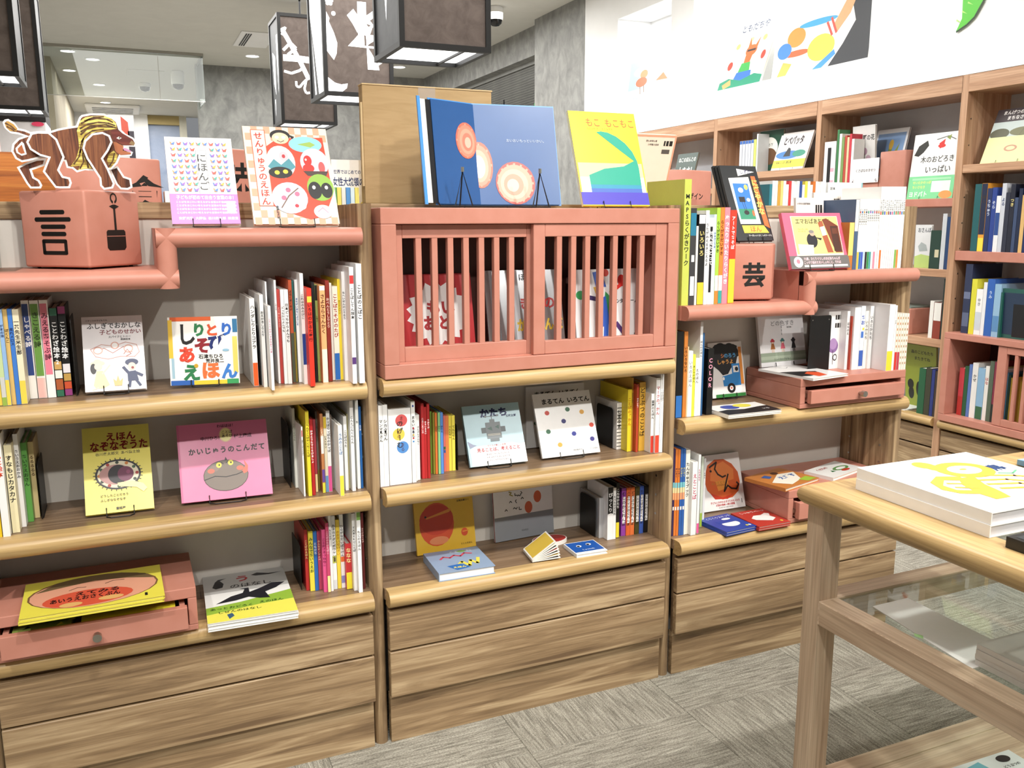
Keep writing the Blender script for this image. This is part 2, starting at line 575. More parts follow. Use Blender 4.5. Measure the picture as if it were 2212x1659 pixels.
# ------------------------------------------------------------------ hanging lanterns
PAN = plaster('lantern_paper', '574d48', '6a5f59', 14, .55, (1, 1, 1), .05)
def lantern(x0, y0, label, zb=2.2, zt=3.05, front=(), side=()):
    w = .455
    t = thing('hanging_lantern', label, 'lantern', (x0 + w / 2, y0 + w / 2, zb), group='black framed hanging lanterns')
    x1, y1, b = x0 + w, y0 + w, .026
    K = BLACK()
    f = MB()
    for x in (x0, x1 - b):
        for y in (y0, y1 - b):
            f.box((x, y, zb), (x + b, y + b, zt), K)
    for z in (zb, zt - b):
        for y in (y0, y1 - b):
            f.box((x0 + b, y, z), (x1 - b, y + b, z + b), K)
        for x in (x0, x1 - b):
            f.box((x, y0 + b, z), (x + b, y1 - b, z + b), K)
    f.box((x1 - .13, y0 + b, zb + .004), (x1 - .118, y1 - b, zb + .014), K)
    f.build('frame', t)
    g = .009
    MB().box((x0 + b, y0 + g, zb + b), (x1 - b, y0 + g + .003, zt - b), PAN).build('panel', t)
    MB().box((x0 + b, y1 - g, zb + b), (x1 - b, y1 - g + .003, zt - b), PAN).build('panel', t)
    SP = plaster('lantern_side_paper', '3f4143', '4c4d50', 8, .5)
    MB().box((x0 + g, y0 + b, zb + b), (x0 + g + .003, y1 - b, zt - b), SP).build('side_panel', t)
    MB().box((x1 - g, y0 + b, zb + b), (x1 - g + .003, y1 - b, zt - b), SP).build('side_panel', t)
    MB().box((x0 + b, y0 + b, zb + .02), (x1 - b, y1 - b, zb + .024), glow('lantern_diffuser', 'ffffff', 3.2)).build('diffuser', t)
    MB().cyl((x0 + w / 2, y0 + w / 2, zt), 2, .008, CEIL - zt, K, 8).build('hanging_rod', t)
    GW = glow('lantern_cutout', 'ffffff', 1.25)
    if front:
        m = MB()
        for i, s in enumerate(front):
            e = y0 + g - .0006 - i * .00004
            put = lambda u, v, e=e: (u, e, v)
            if s[0] == 'p':
                m.plate(s[1], put, GW)
            elif s[0] == 't':
                m.text(s[1], put, s[2], s[3], s[4], GW, bold=.05, sx=s[5])
            elif s[0] == 'l':
                for (ax, az), (bx, bz) in zip(s[1], s[1][1:]):
                    d = hypot(bx - ax, bz - az) or 1
                    nx, nz = -(bz - az) / d * s[2] / 2, (bx - ax) / d * s[2] / 2
                    m.plate([(ax + nx, az + nz), (ax - nx, az - nz), (bx - nx, bz - nz), (bx + nx, bz + nz)], put, GW)
        m.build('cutout_pattern', t)
    if side:
        m = MB()
        for i, s in enumerate(side):
            e = x0 + g - .0006 - i * .00004
            m.plate(s, lambda u, v, e=e: (e, u, v), GW)
        m.build('side_cutout_pattern', t)

LA = ([(2.165, 3.0), (2.18, 2.62), (2.19, 2.45), (2.205, 2.36), (2.222, 2.45), (2.235, 2.62), (2.24, 3.0)],)
lantern(.685, 1.965, 'square lantern with a white blade cutout on its side, in front of the others', side=LA)
fb = lambda *p: [p[i:i + 2] for i in range(0, len(p), 2)]
LB = [('p', [(0.7215, 2.7029),
 (0.7403, 2.6662),
 (0.7364, 2.644),
 (0.7659, 2.5803),
 (0.784, 2.5209),
 (0.7785, 2.4566),
 (0.7593, 2.4163),
 (0.7147, 2.4716)]),
      ('p', [(0.7168, 2.3104),
 (0.7596, 2.2792),
 (0.8007, 2.2702),
 (0.8427, 2.2782),
 (0.8357, 2.2496),
 (0.8049, 2.2253),
 (0.713, 2.2204)]),
      ('t', '将', 0.8612, 2.7754, .40, .82)]
for u, v, r in ((718, 24, 8), (734, 15, 3), (726, 47, 4.5), (703, 18, 2.5)):
    k = .00307
    cx, cz = .705 + (u - 706) * k, 2.228 + (199 - v) * k
    if r == 8:
        for q in range(5):
            LB.append(('p', arc(cx + .016 * cos(q * 1.2566 + .3), cz + .016 * sin(q * 1.2566 + .3), .012, .012, 0, 340, 10)))
        LB.append(('p', arc(cx, cz, .014, .014, 0, 340, 10)))
    else:
        LB.append(('p', arc(cx, cz, r * k, r * k, 0, 340, 12)))
LBs = ([(3.70, 3.0), (3.69, 2.23), (3.86, 2.23), (3.95, 2.5), (4.06, 2.75), (4.05, 3.0)], [(3.98, 2.24), (3.93, 2.24), (4.02, 2.6)])
lantern(.69, 3.65, 'middle lantern with a large white character and flower cutouts', front=LB, side=LBs)
LC = [('l', [(0.7333, 2.9332),
 (0.8003, 2.8155),
 (0.8748, 2.6788),
 (0.9359, 2.5499)], .036), ('l', [(0.7367, 2.7087),
 (0.8392, 2.7085),
 (0.9502, 2.7016)], .05),
      ('l', [(0.7389, 2.6061),
 (0.7968, 2.5919),
 (0.8645, 2.6174),
 (0.8915, 2.6406)], .02), ('l', [(0.8309, 2.5331),
 (0.8327, 2.4938),
 (0.8584, 2.488),
 (0.8822, 2.5181),
 (0.9134, 2.5486),
 (0.8951, 2.4756),
 (0.9086, 2.4438),
 (0.9388, 2.449)], .018),
      ('l', [(0.7395, 2.7653),
 (0.8008, 2.8261),
 (0.8429, 2.7868),
 (0.7743, 2.7324)], .022), ('l', [(0.7343, 2.8808),
 (0.7664, 2.9428)], .02)]
LCs = ([(5.45, 2.9), (5.47, 2.6), (5.5, 2.45), (5.52, 2.9)], [(5.6, 2.75), (5.62, 2.45), (5.7, 2.55), (5.72, 2.8)], [(5.66, 2.42), (5.68, 2.28), (5.7, 2.42)])
lantern(.70, 5.37, 'tall lantern with a white spear and rope cutout', front=LC, side=LCs)
lantern(-1.46, 3.576, 'lantern with a bright base above the lion tail, in front of another')
lantern(-1.45, 5.18, 'lower looking lantern behind another one over the lion tail')

# ------------------------------------------------------------------ the bookcase run
def lip_profile(z0, h=.045, yb=.0, yf=-.04):
    r = h / 2
    return [(yb, z0), (yb, z0 + h)] + [(yf + r + r * cos(radians(a)), z0 + r + r * sin(radians(a))) for a in range(90, 271, 15)]

def lip(mb, x0, x1, z0, mat, h=.045, yb=.0, yf=-.04):
    mb.prism(lip_profile(z0, h, yb, yf), 0, x0, x1, mat)
    return mb

BACKP = plaster('back_panel_laminate', 'cfcac2', 'd6d2ca', 3, .6, (1, 1, 1), .01)
def post(mb, x0, x1, zt, yb=.245, yf=.002):
    r = (x1 - x0) / 2
    mb.prism([(x0, yb), (x0, yf + r)] + [((x0 + x1) / 2 + r * cos(radians(a)), yf + r + r * sin(radians(a))) for a in range(195, 346, 15)] + [(x1, yf + r), (x1, yb)], 2, 0, zt, teak(2))
    return mb

def shelf(t, x0, x1, zt, lx1=None):
    """shelf board whose top is at zt, with a half-round nosing"""
    b = MB().box((x0, 0, zt - .03), (x1, .232, zt - .0005), shelfw(0)).build('shelf_board', t)
    lip(MB(), x0 + .003, (lx1 or x1) - .003, zt - .045, oak(0), yb=.006).build('nosing', b, smooth=True)
    return b

def base(t, x0, x1):
    for z0, z1 in ((.142, .272), (.278, .388)):
        MB().box((x0, -.02, z0), (x1, .0, z1), teak(0)).build('drawer_front', t, bev=.0015, segs=1)
    MB().box((x0 + .002, .0, .0), (x1 - .002, .02, .142), teak(0)).build('kick_board', t)
    MB().box((x0 + .002, .0, .142), (x1 - .002, .012, .40), shelfw(0)).build('carcass_front', t)

BAYS = [(-.8875, -.0175), (.0175, .8875), (.9225, 1.7925)]
cases = []
for i, (a, b) in enumerate(BAYS):
    lab = ('wooden bookcase bay under the lion, with a stepped terracotta top shelf',
           'wooden bookcase bay holding the terracotta slatted cabinet',
           'wooden bookcase bay at the end of the run by the display table')[i]
    t = thing('bookcase', lab, 'bookcase', ((a + b) / 2, .1, 0), group='bookcase bays along the aisle')
    cases.append(t)
    MB().box((a, .232, .02), (b, .244, 1.412), BACKP).build('back_panel', t)
    MB().box((a, .226, 1.412), (b, .246, 1.452), teak(0)).build('top_rail', t, bev=.002, segs=1)
    base(t, a + .004, b - .004 if i < 2 else 1.83)
    if i == 0:
        post(MB(), -.9225, -.8875, 1.447).build('post', t, smooth=True)
    post(MB(), b, b + (.035 if i < 2 else .052), 1.447).build('post', t, smooth=True)
    ex = b if i < 2 else 1.82
    shelf(t, a, b, .446, ex)
    if i == 0:
        shelf(t, a, b, .721)
        shelf(t, a, b, 1.012)
    if i == 1:
        shelf(t, a, b, .723)
        shelf(t, a, b, 1.0125)
    if i == 2:
        shelf(t, a, b, .823, ex)
    # shelf pins in the side panels
    pins = MB()
    for z in (.52, .58, .64, .80, .86, .92):
        for y in (.05, .19):
            pins.cyl((b - .0008, y, z), 0, .004, .0008, STEEL(), 8)
    pins.build('shelf_pins', t, kind='stuff')
    if i == 1:
        continue
    # stepped terracotta shelf: low part, riser, high part
    xm = -.46 if i == 0 else 1.377
    zl, zh = (1.30, 1.390) if i == 0 else (1.160, 1.249)
    P_ = PINK()
    m = MB()
    hi_a, hi_b = xm - .0215, ex
    m.box((a, 0, zl - .043), (xm + .02, .232, zl), P_).box((hi_a, 0, zh - .043), (b, .232, zh), P_).box((xm - .0215, 0, zl), (xm + .0215, .232, zh - .043), P_)
    lip(m, a + .002, xm + .0215, zl - .043, P_, .043, .002)
    lip(m, hi_a, hi_b - .002, zh - .043, P_, .043, .002)
    r = .0215
    m.prism([(xm - r, .002)] + [(xm + r * cos(radians(q)), -.04 + r + r * sin(radians(q))) for q in range(180, 361, 15)] + [(xm + r, .002)], 2, zl - .043, zh, P_)
    m.build('stepped_shelf', t, smooth=True)

# back-to-back bookcases on the other side of the run
for i, (a, b) in enumerate(BAYS):
    t = thing('bookcase', ('rear bookcase backing onto the lion bay, only its things showing over the rail',
                           'rear bookcase backing onto the slatted cabinet bay, carrying the cardboard box',
                           'rear bookcase backing onto the end bay, with rows of thin white books')[i], 'bookcase', ((a + b) / 2, .4, 0), group='rear bookcase bays')
    MB().box((a - .0172, .2465, 0), (a, .52, 1.2), teak(2)).build('side_panel', t)
    MB().box((b, .2465, 0), (b + .0172, .52, 1.2), teak(2)).build('side_panel', t)
    MB().box((a, .2465, .02), (b, .2565, 1.44), BACKP).build('back_panel', t)
    MB().box((a, .2565, 0), (b, .52, .40), teak(0)).build('base_cabinet', t)
    MB().box((a, .2565, 1.20), (b, .53, 1.235), PINK()).build('shelf_board', t, bev=.004)
    MB().box((a, .2565, .80), (b, .53, .835), oak(0)).build('shelf_board', t, bev=.004)
    if i == 1:
        MB().box((.072, .2565, 1.412), (b, .345, 1.4525), teak(0)).build('top_board', t)

# slatted sliding-door cabinet
P_ = PINK()
t = thing('slatted_cabinet', 'terracotta cabinet with two sliding slatted doors on the shelf between posts', 'cabinet', (.4585, .08, 1.013))
xa, xb, ya, yb, za, zb = .0265, .8868, -.0335, .218, 1.0135, 1.437
MB().box((xa, ya, zb - .04), (xb, yb, zb), P_).box((xa, ya, za), (xb, yb, za + .036), P_).box((xa, ya, za + .036), (xa + .039, yb, zb - .04), P_) \
    .box((xb - .036, ya, za + .036), (xb, yb, zb - .04), P_).build('frame', t, bev=.0022)
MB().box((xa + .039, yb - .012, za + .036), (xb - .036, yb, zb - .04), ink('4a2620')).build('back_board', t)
MB().box((xa + .039, ya + .018, za + .036), (xb - .036, ya + .024, za + .0385), P_).build('door_track', t)
DRX = 0.438
def slat_door(x0, x1, y0, sl, sr, rt, rb, n):
    z0, z1 = za + .037, zb - .041
    d = MB().box((x0, y0, z0), (x0 + sl, y0 + .02, z1), P_).box((x1 - sr, y0, z0), (x1, y0 + .02, z1), P_) \
        .box((x0 + sl, y0, z1 - rt), (x1 - sr, y0 + .02, z1), P_).box((x0 + sl, y0, z0), (x1 - sr, y0 + .02, z0 + rb), P_).build('door', t, bev=.0018)
    a, b = x0 + sl, x1 - sr
    s0 = None
    for k in range(n):
        x = a + (b - a) * (k + .5 + .5 * (k + 1) / (n + 1) * 0) / n + (b - a) / n * .0
        x = a + (b - a) * (k + 1) / (n + 1)
        if s0 is None:
            s0 = MB().box((-.0078, 0, z0 + rb - .001), (.0078, .018, z1 - rt + .001), P_)
            # local to door at t.location
            c = s0.build('slat', d, local=True, bev=.0012, segs=1)
            s0 = c
        else:
            c = s0.copy()
            COL.objects.link(c)
            c.parent = d
        c.location = (x - t.location.x, y0 + .001 - t.location.y, -t.location.z)
    return d
slat_door(xa + .0395, DRX + .012, ya + .028, .022, .022, .034, .038, 7)
slat_door(DRX, xb - .0365, ya + .006, .034, .036, .033, .036, 7)

# drawer boxes standing on the shelves
def drawer_box(label, x0, x1, y0, y1, z0, z1, out, knob=True, light=True):
    t = thing('drawer_box', label, 'drawer box', ((x0 + x1) / 2, (y0 + y1) / 2, z0))
    w, P_ = .02, PINK()
    MB().box((x0, y0, z1 - .026), (x1, y1, z1), P_).box((x0, y0, z0), (x1, y1, z0 + .014), P_).box((x0, y0, z0 + .014), (x0 + w, y1, z1 - .026), P_) \
        .box((x1 - w, y0, z0 + .014), (x1, y1, z1 - .026), P_).box((x0 + w, y1 - .012, z0 + .014), (x1 - w, y1, z1 - .026), P_).build('case', t, bev=.002)
    a, b, c, e = x0 + w + .004, x1 - w - .003, z0 + .017, z1 - .036
    yf = y0 - out
    d = MB().box((a, yf, c), (b, yf + .018, e), P_).build('drawer', t, bev=.0018)
    tr = MB().box((a + .004, yf + .018, c + .003), (a + .016, y1 - .03, e - .004), P_).box((b - .016, yf + .018, c + .003), (b - .004, y1 - .03, e - .004), P_) \
        .box((a + .016, yf + .018, c + .003), (b - .016, y1 - .03, c + .009), P_)
    tr.build('drawer_tray', d)
    MB().box((a - .0035, yf + .02, c + .018), (a + .0005, y0 + .1, c + .03), STEEL()).build('runner', d)
    if knob:
        xk, zk = (a + b) / 2, (c + e) / 2
        MB().cyl((xk, yf, zk), 1, .005, -.012, STEEL(), 12).cyl((xk, yf - .012, zk), 1, .0095, -.014, STEEL(), 20).build('knob', d, smooth=True)
    return t
drawer_box('terracotta drawer box with open drawer under the yellow face book', -.884, -.452, -.045, .2, .4465, .554, .028)
for x0_, x1_, c_, n_ in ((-.70, -.50, 'e6d838', 'yellow book lying inside the open terracotta drawer'), (-.838, -.72, '8a9a4a', 'leaf-patterned book lying inside the open terracotta drawer')):
    t = thing('picture_book', n_, 'book', (x0_, -.05, .474), group='books inside the open drawer')
    MB().box((x0_, -.05, .4740), (x1_, .12, .4765), ink(c_)).box((x0_, -.05, .5105), (x1_, .12, .513), ink(c_)).box((x0_, -.05, .4765), (x0_ + .0025, .12, .5105), ink(c_)).build('cover', t)
    MB().box((x0_ + .0025, -.047, .4765), (x1_ - .003, .117, .5105), ink('efeade', .8)).build('page_block', t)
    if c_ == '8a9a4a':
        m = MB()
        for k in range(14):
            u, v = x0_ + .01 + random.random() * .12, -.045 + random.random() * .14
            m.add([(u, v, .5134), (u + .016, v + .006, .5134), (u + .01, v + .018, .5134)], [(0, 1, 2)], ink(('2a3018', 'e8e4d0', 'd8cf4a')[k % 3]))
        m.build('cover_art', t)
drawer_box('terracotta drawer box carrying the white book row and tall bookend', 1.349, 1.789, -.04, .224, .8235, .918, .022)
drawer_box('terracotta drawer box behind the table corner with two flat books on it', 1.335, 1.789, -.03, .224, .4465, .555, .024, knob=True)

# ------------------------------------------------------------------ bookcases along the side wall
WX, WBK = 3.10, 3.40
WBACK = plaster('wall_back_panel', 'c3c6ca', 'cccfd3', 3, .6, (1, 1, 1), .01)
WD = [(-.07, .909), (.944, 1.858), (1.898, 2.817), (2.853, 3.78), (3.815, 4.64)]
def lipx(mb, y0, y1, z0, mat, h=.045, xb=3.12, xf=3.075):
    r = h / 2
    mb.prism([(xb, z0), (xb, z0 + h)] + [(xf + r + r * cos(radians(q)), z0 + r + r * sin(radians(q))) for q in range(90, 271, 15)], 1, y0, y1, mat)
    return mb
WS = [((1.659, .038, 0), (1.259, .045, 1)), ((1.508, .04, 1), (1.167, .038, 0), (.824, .04, 0)), ((1.705, .04, 0), (1.2, .035, 0)), ((1.62, .035, 0), (1.2, .035, 0)), ((1.62, .035, 0),)]
for i, (a, b) in enumerate(WD):
    t = thing('wall_bookcase', ('wall bookcase bay with dark blue books over the slatted wall cabinet',
                                'wall bookcase bay with the flower book and terracotta sign box',
                                'wall bookcase bay with the slim blue-topped books',
                                'wall bookcase bay with the dark green slanted book',
                                'last wall bookcase bay hidden behind the yellow standing book')[i], 'bookcase', (WX, (a + b) / 2, 0), group='bookcase bays along the side wall')
    MB().box((WX, b, 0), (WBK, b + .037, 2.067), rosy(2)).build('divider_panel', t)
    if i == 0:
        MB().box((WX, a - .037, 0), (WBK, a, 2.067), rosy(2)).build('divider_panel', t)
    MB().box((WX, a, 1.99), (WBK - .012, b, 2.066), rosy(1)).build('top_beam', t)
    MB().box((WBK - .012, a, .38), (WBK, b, 2.066), WBACK).build('back_panel', t)
    for z, h, k in WS[i]:
        MB().box((WX + .002, a, z - h), (WBK - .012, b, z), PINK() if k else rosy(1)).build('shelf_board', t, bev=.002, segs=1)
    lipx(MB().box((WX + .02, a, .40), (WBK - .012, b, .4325), shelfw(1)), a + .002, b - .002, .388, oak(1)).build('base_shelf', t, smooth=True)
    for z0, z1 in ((.28, .375), (.14, .272), (0, .135)):
        MB().box((WX + .006, a + .003, z0), (WX + .03, b - .003, z1), teak(1)).build('drawer_front', t, bev=.0015, segs=1)
    pm = MB()
    for k in range(12):
        for xx in (WX + .03, WX + .22):
            pm.cyl((xx, b, .55 + k * .12), 1, .0035, -.002, STEEL(), 8)
    pm.build('shelf_pins', t, kind='stuff')

# slatted cabinet on the wall run
t = thing('slatted_cabinet', 'terracotta cabinet on the wall run with one slatted door slid open', 'cabinet', (3.2, .45, .434))
y1_, y0_ = .903, .03
MB().box((3.072, y0_, .84), (3.37, y1_, .87), P_).box((3.072, y0_, .434), (3.37, y1_, .468), P_).box((3.072, y1_ - .034, .468), (3.37, y1_, .84), P_) \
    .box((3.072, y0_, .468), (3.37, y0_ + .034, .84), P_).build('frame', t, bev=.0022)
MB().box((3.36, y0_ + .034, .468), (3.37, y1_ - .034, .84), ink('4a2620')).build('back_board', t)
d0, d1 = y0_ + .035, 0.6148
d = MB().box((3.08, d1 - .045, .47), (3.1, d1, .838), P_).box((3.08, d0, .47), (3.1, d0 + .03, .838), P_).box((3.08, d0 + .03, .805), (3.1, d1 - .045, .838), P_) \
    .box((3.08, d0 + .03, .47), (3.1, d1 - .045, .503), P_).build('door', t, bev=.0018)
s0 = None
for k in range(9):
    yy = d1 - .045 - (d1 - .045 - d0 - .03) * (k + 1) / 10
    if s0 is None:
        s0 = MB().box((0, -.008, .503), (.018, .008, .805), P_).build('slat', d, local=True, bev=.0012, segs=1)
        c = s0
    else:
        c = s0.copy()
        COL.objects.link(c)
        c.parent = d
    c.location = (3.081 - t.location.x, yy - t.location.y, -t.location.z)

# ------------------------------------------------------------------ books
PAPER = lambda: ink('efeade', .8)
ROWN = {}

def boards(mb, w, d, h, tb, mat, spine=True, fr=None):
    """case of a book standing on its tail, spine towards -y: two boards and the spine strip"""
    mb.box((0, 0, 0), (tb, d, h), mat).box((w - tb, 0, 0), (w, d, h), mat).box((tb, 0, 0), (w - tb, tb, h), fr or mat)
    return mb

def spine_print(t, w, h, text, tcol, bands, start=None):
    m = MB()
    e = 0
    put = lambda u, v: (u, -.0003 - e * .00004, v)
    foot = 0.04
    top = .95
    for b in bands:
        e += 1
        if b[1] == 'e':
            rr = w * b[4]
            m.plate(arc(w * b[3], h * b[0], rr, rr, 0, 345, 20), (lambda e: lambda u, v: (u, -.0003 - e * .00004, v))(e), ink(b[2]))
            m.text(b[5], (lambda e: lambda u, v: (u, -.0005 - e * .00004, v))(e), w * b[3], h * b[0] + rr * .75, rr * .72, ink('5a2a2a'), vert=True, bold=0)
            continue
        x0, x1 = (b[3], b[4]) if len(b) > 4 else (.03, .97)
        m.plate([(w * x0, h * max(b[0], .004)), (w * x1, h * max(b[0], .004)), (w * x1, h * min(b[1], .996)), (w * x0, h * min(b[1], .996))],
                (lambda e: lambda u, v: (u, -.0003 - e * .00004, v))(e), ink(b[2]))
        if len(b) <= 4:
            if b[0] <= .05:
                foot = max(foot, b[1] + .02)
            elif b[1] > .97 and b[0] > .5:
                top = min(top, b[0] - .01)
    e += 1
    s = text.replace(' ', '')
    if s:
        avail = h * (top - foot) * .92
        n = len(s)
        c = min(w * .86, .0175, avail * (.8 if n > 6 else .62) / n)
        gap = 1.08
        y0 = h * top - (avail - c * n * gap) * .22
        m.text(text, (lambda e: lambda u, v: (u, -.0003 - e * .00004, v))(e), w / 2, y0, c, ink(tcol), vert=True, bold=.022, gap=gap)
    if m.v:
        m.build('spine_print', t, local=True)

def shelf_row(items, z, where, group, rot=0, lean=0):
    for i, (x, y, w, h, d, col, tcol, text, desc, bands) in enumerate(items):
        label = '%s book, %s %s' % (desc, nth(i + 1), where)
        t = thing('picture_book', label, 'book', (x, y, z), (0, radians(lean), rot), group)
        tb = min(.0024, w * .22)
        boards(MB(), w, d, h, tb, ink(col)).build('cover', t, local=True)
        MB().box((tb, tb, .002), (w - tb, d - .003, h - .003), PAPER()).build('page_block', t, local=True)
        spine_print(t, w, h, text, tcol, bands)

def art_prims(t, prims, w, h, put3, name1='cover_art', name2='cover_lettering'):
    A, L = MB(), MB()
    for i, s in enumerate(prims):
        e = .0004 + i * min(.00003, .0016 / len(prims))
        put = (lambda e: lambda u, v: put3(u, v, e))(e)
        X = lambda q: q * w / 100
        Y = lambda q: h - q * h / 100
        k, c = s[0], ink(s[1])
        if k == 'r':
            A.plate([(X(s[2]), Y(s[5])), (X(s[4]), Y(s[5])), (X(s[4]), Y(s[3])), (X(s[2]), Y(s[3]))], put, c)
        elif k == 'e':
            a0, a1 = (s[6], s[7]) if len(s) > 6 else (0, 345)
            A.plate(arc(X(s[2]), Y(s[3]), X(s[4]), s[5] * h / 100, a0, a1, 22), put, c)
        elif k == 'p':
            A.plate([(X(s[2][j]), Y(s[2][j + 1])) for j in range(0, len(s[2]), 2)], put, c)
        elif k == 'l':
            q = [(X(s[3][j]), Y(s[3][j + 1])) for j in range(0, len(s[3]), 2)]
            r = s[2] * w / 200
            for (ax, ay), (bx, by) in zip(q, q[1:]):
                dd = hypot(bx - ax, by - ay) or 1
                ux, uy = (bx - ax) / dd * r * .5, (by - ay) / dd * r * .5
                nx, ny = -(by - ay) / dd * r, (bx - ax) / dd * r
                A.plate([(ax + nx - ux, ay + ny - uy), (ax - nx - ux, ay - ny - uy), (bx - nx + ux, by - ny + uy), (bx + nx + ux, by + ny + uy)], put, c)
        elif k == 't':
            o = s[6] if len(s) > 6 else {}
            sz, sx, gp = s[5] * h / 100, o.get('sx', 1), o.get('g', 1)
            if not o.get('v'):
                run = sum(.5 if ch in ' \u3000' else (gp if ord(ch) > 0x2000 else .6 * gp) for ch in s[2]) * sz * sx
                room = w * .975 - X(s[3])
                if run > room:
                    sx *= room / run
            L.text(s[2], put, X(s[3]), Y(s[4]), sz, c, vert=o.get('v', False), bold=o.get('b', .015), sx=sx, gap=gp)
    if A.v:
        A.build(name1, t, local=True)
    if L.v:
        L.build(name2, t, local=True)

def face_book(pos, thick, col, prims, label, stand=True, spine=None, group=None, paper=False, stack=0):
    """book shown cover-out, tilted back; pos = x, y, z, yaw, tilt, w, h of its lower front corner"""
    x, y, z, yaw, tilt, w, h = pos
    if y < .2295 and z < 1.385 and abs(yaw) < .6:      # stands in a bay: keep clear of the back panel
        lim = (.2035 if 1.04 < z < 1.06 else .2295) - w * max(0, sin(yaw))
        y = min(y, lim - thick - .004)
        tilt = min(tilt, math.asin(min(1, max(.001, (lim - y - thick) / h))))
    pos = (x, y, z, yaw, tilt, w, h)
    t = thing('picture_book', label, 'book', (x, y, z), (0, 0, 0), group)
    t.rotation_euler = (Matrix.Rotation(yaw, 3, 'Z') @ Matrix.Rotation(-tilt, 3, 'X')).to_euler()
    tb = .0022 if not paper else .0006
    c, sp = ink(col, .3), ink(spine or col, .35)
    MB().box((0, 0, 0), (w, tb, h), c).box((0, thick - tb, 0), (w, thick, h), c).box((0, tb, 0), (tb, thick - tb, h), sp).build('cover', t, local=True)
    o = .003 if not paper else .0004
    MB().box((tb, tb, o), (w - o, thick - tb, h - o), PAPER()).build('page_block', t, local=True)
    art_prims(t, prims, w, h, lambda u, v, e: (u, -e, v))
    if stand:
        stand_for(pos, thick + stack, label)
    return t

STANDS = [0]
def stand_for(pos, thick, label):
    x, y, z, yaw, tilt, w, h = pos
    t = thing('book_stand', 'black wire easel under the ' + ' '.join(label.split(',')[0].split()[:11]), 'book stand', (x, y, z), group='black wire book stands')
    t.rotation_euler = (0, 0, yaw)
    r = .0014
    a, b = w * .3, w * .7
    m = MB()
    dx, dz = sin(tilt), cos(tilt)
    bk = thick + .004
    P3 = lambda u, dd, v: (u, dd * dz + v * dx, v * dz - dd * dx)   # point in the tilted frame of the book
    back = (.222 if z < 1.385 and y < .22 else 9) - y
    for u in (a, b):
        zf = -thick * dx - .0015
        m.tube([P3(u, -.004, .012), (u, -.006, zf), (u, bk * dz, zf), P3(u, bk, h * .55)], r, BLACK())
    m.tube([(a, -.006, zf), (a + w * .06, -.014, zf), (b - w * .06, -.014, zf), (b, -.006, zf)], r, BLACK())
    m.tube([P3(a, bk, h * .55), P3((a + b) / 2, bk, h * .62), P3(b, bk, h * .55)], r, BLACK())
    m.tube([P3((a + b) / 2, bk, h * .5), ((a + b) / 2, min(bk + h * .5 * dx + .05, .2, back), zf)], r, BLACK())
    m.build('wire_frame', t, local=True)
    return t

def flat_book(pos, thick, col, prims, label, edge='efeade', spine_front=False, group=None, copies=1, copy_label=None, turn=0):
    """book lying flat; pos = x, y, z, yaw, w, d of its front corner; copies are stacked under it"""
    x, y, z, yaw, w, d = pos
    for k in range(copies):
        topmost = k == copies - 1
        t = thing('picture_book', label if topmost else copy_label % nth(copies - 1 - k), 'book', (x + (.002 if k % 2 else 0), y + (.0015 if k % 2 else -.001) * (0 if topmost else 1), z + k * thick), (0, 0, yaw), group)
        tb = min(.0022, thick * .2)
        c = ink(col, .3)
        m = MB().box((0, 0, 0), (w, d, tb), c).box((0, 0, thick - tb - .0003), (w, d, thick - .0003), c)
        if spine_front:
            m.box((0, 0, tb), (w, tb, thick - tb - .0003), c)
        else:
            m.box((0, 0, tb), (tb, d, thick - tb - .0003), c)
        m.build('cover', t, local=True)
        MB().box((tb, tb if spine_front else .003, tb), (w - .003, d - .003, thick - tb - .0003), ink(edge, .8)).build('page_block', t, local=True)
        if topmost:
            art_prims(t, prims, w, d, lambda u, v, e: (u, v, thick - .0003 + e))
    return t

def bookend(x, y, z, d, h, label, rot=0, notch=False):
    t = thing('bookend', label, 'bookend', (x, y, z), (0, 0, rot), 'black metal bookends')
    K = metal('black_sheet', '0c0c0d', .45, .1)
    r = .012
    out = [(0, 0), (d, 0), (d, h - r)] + [(d - r + r * cos(radians(q)), h - r + r * sin(radians(q))) for q in (30, 60, 90)] + [(r, h)] + [(r + r * cos(radians(q)), h - r + r * sin(radians(q))) for q in (120, 150, 180)]
    MB().prism(out, 0, 0, .0012, K).build('upright_plate', t, local=True)
    MB().box((.0012, .01, 0), (.003, d - .01, .001), K).build('base_tongue', t, local=True)
    return t

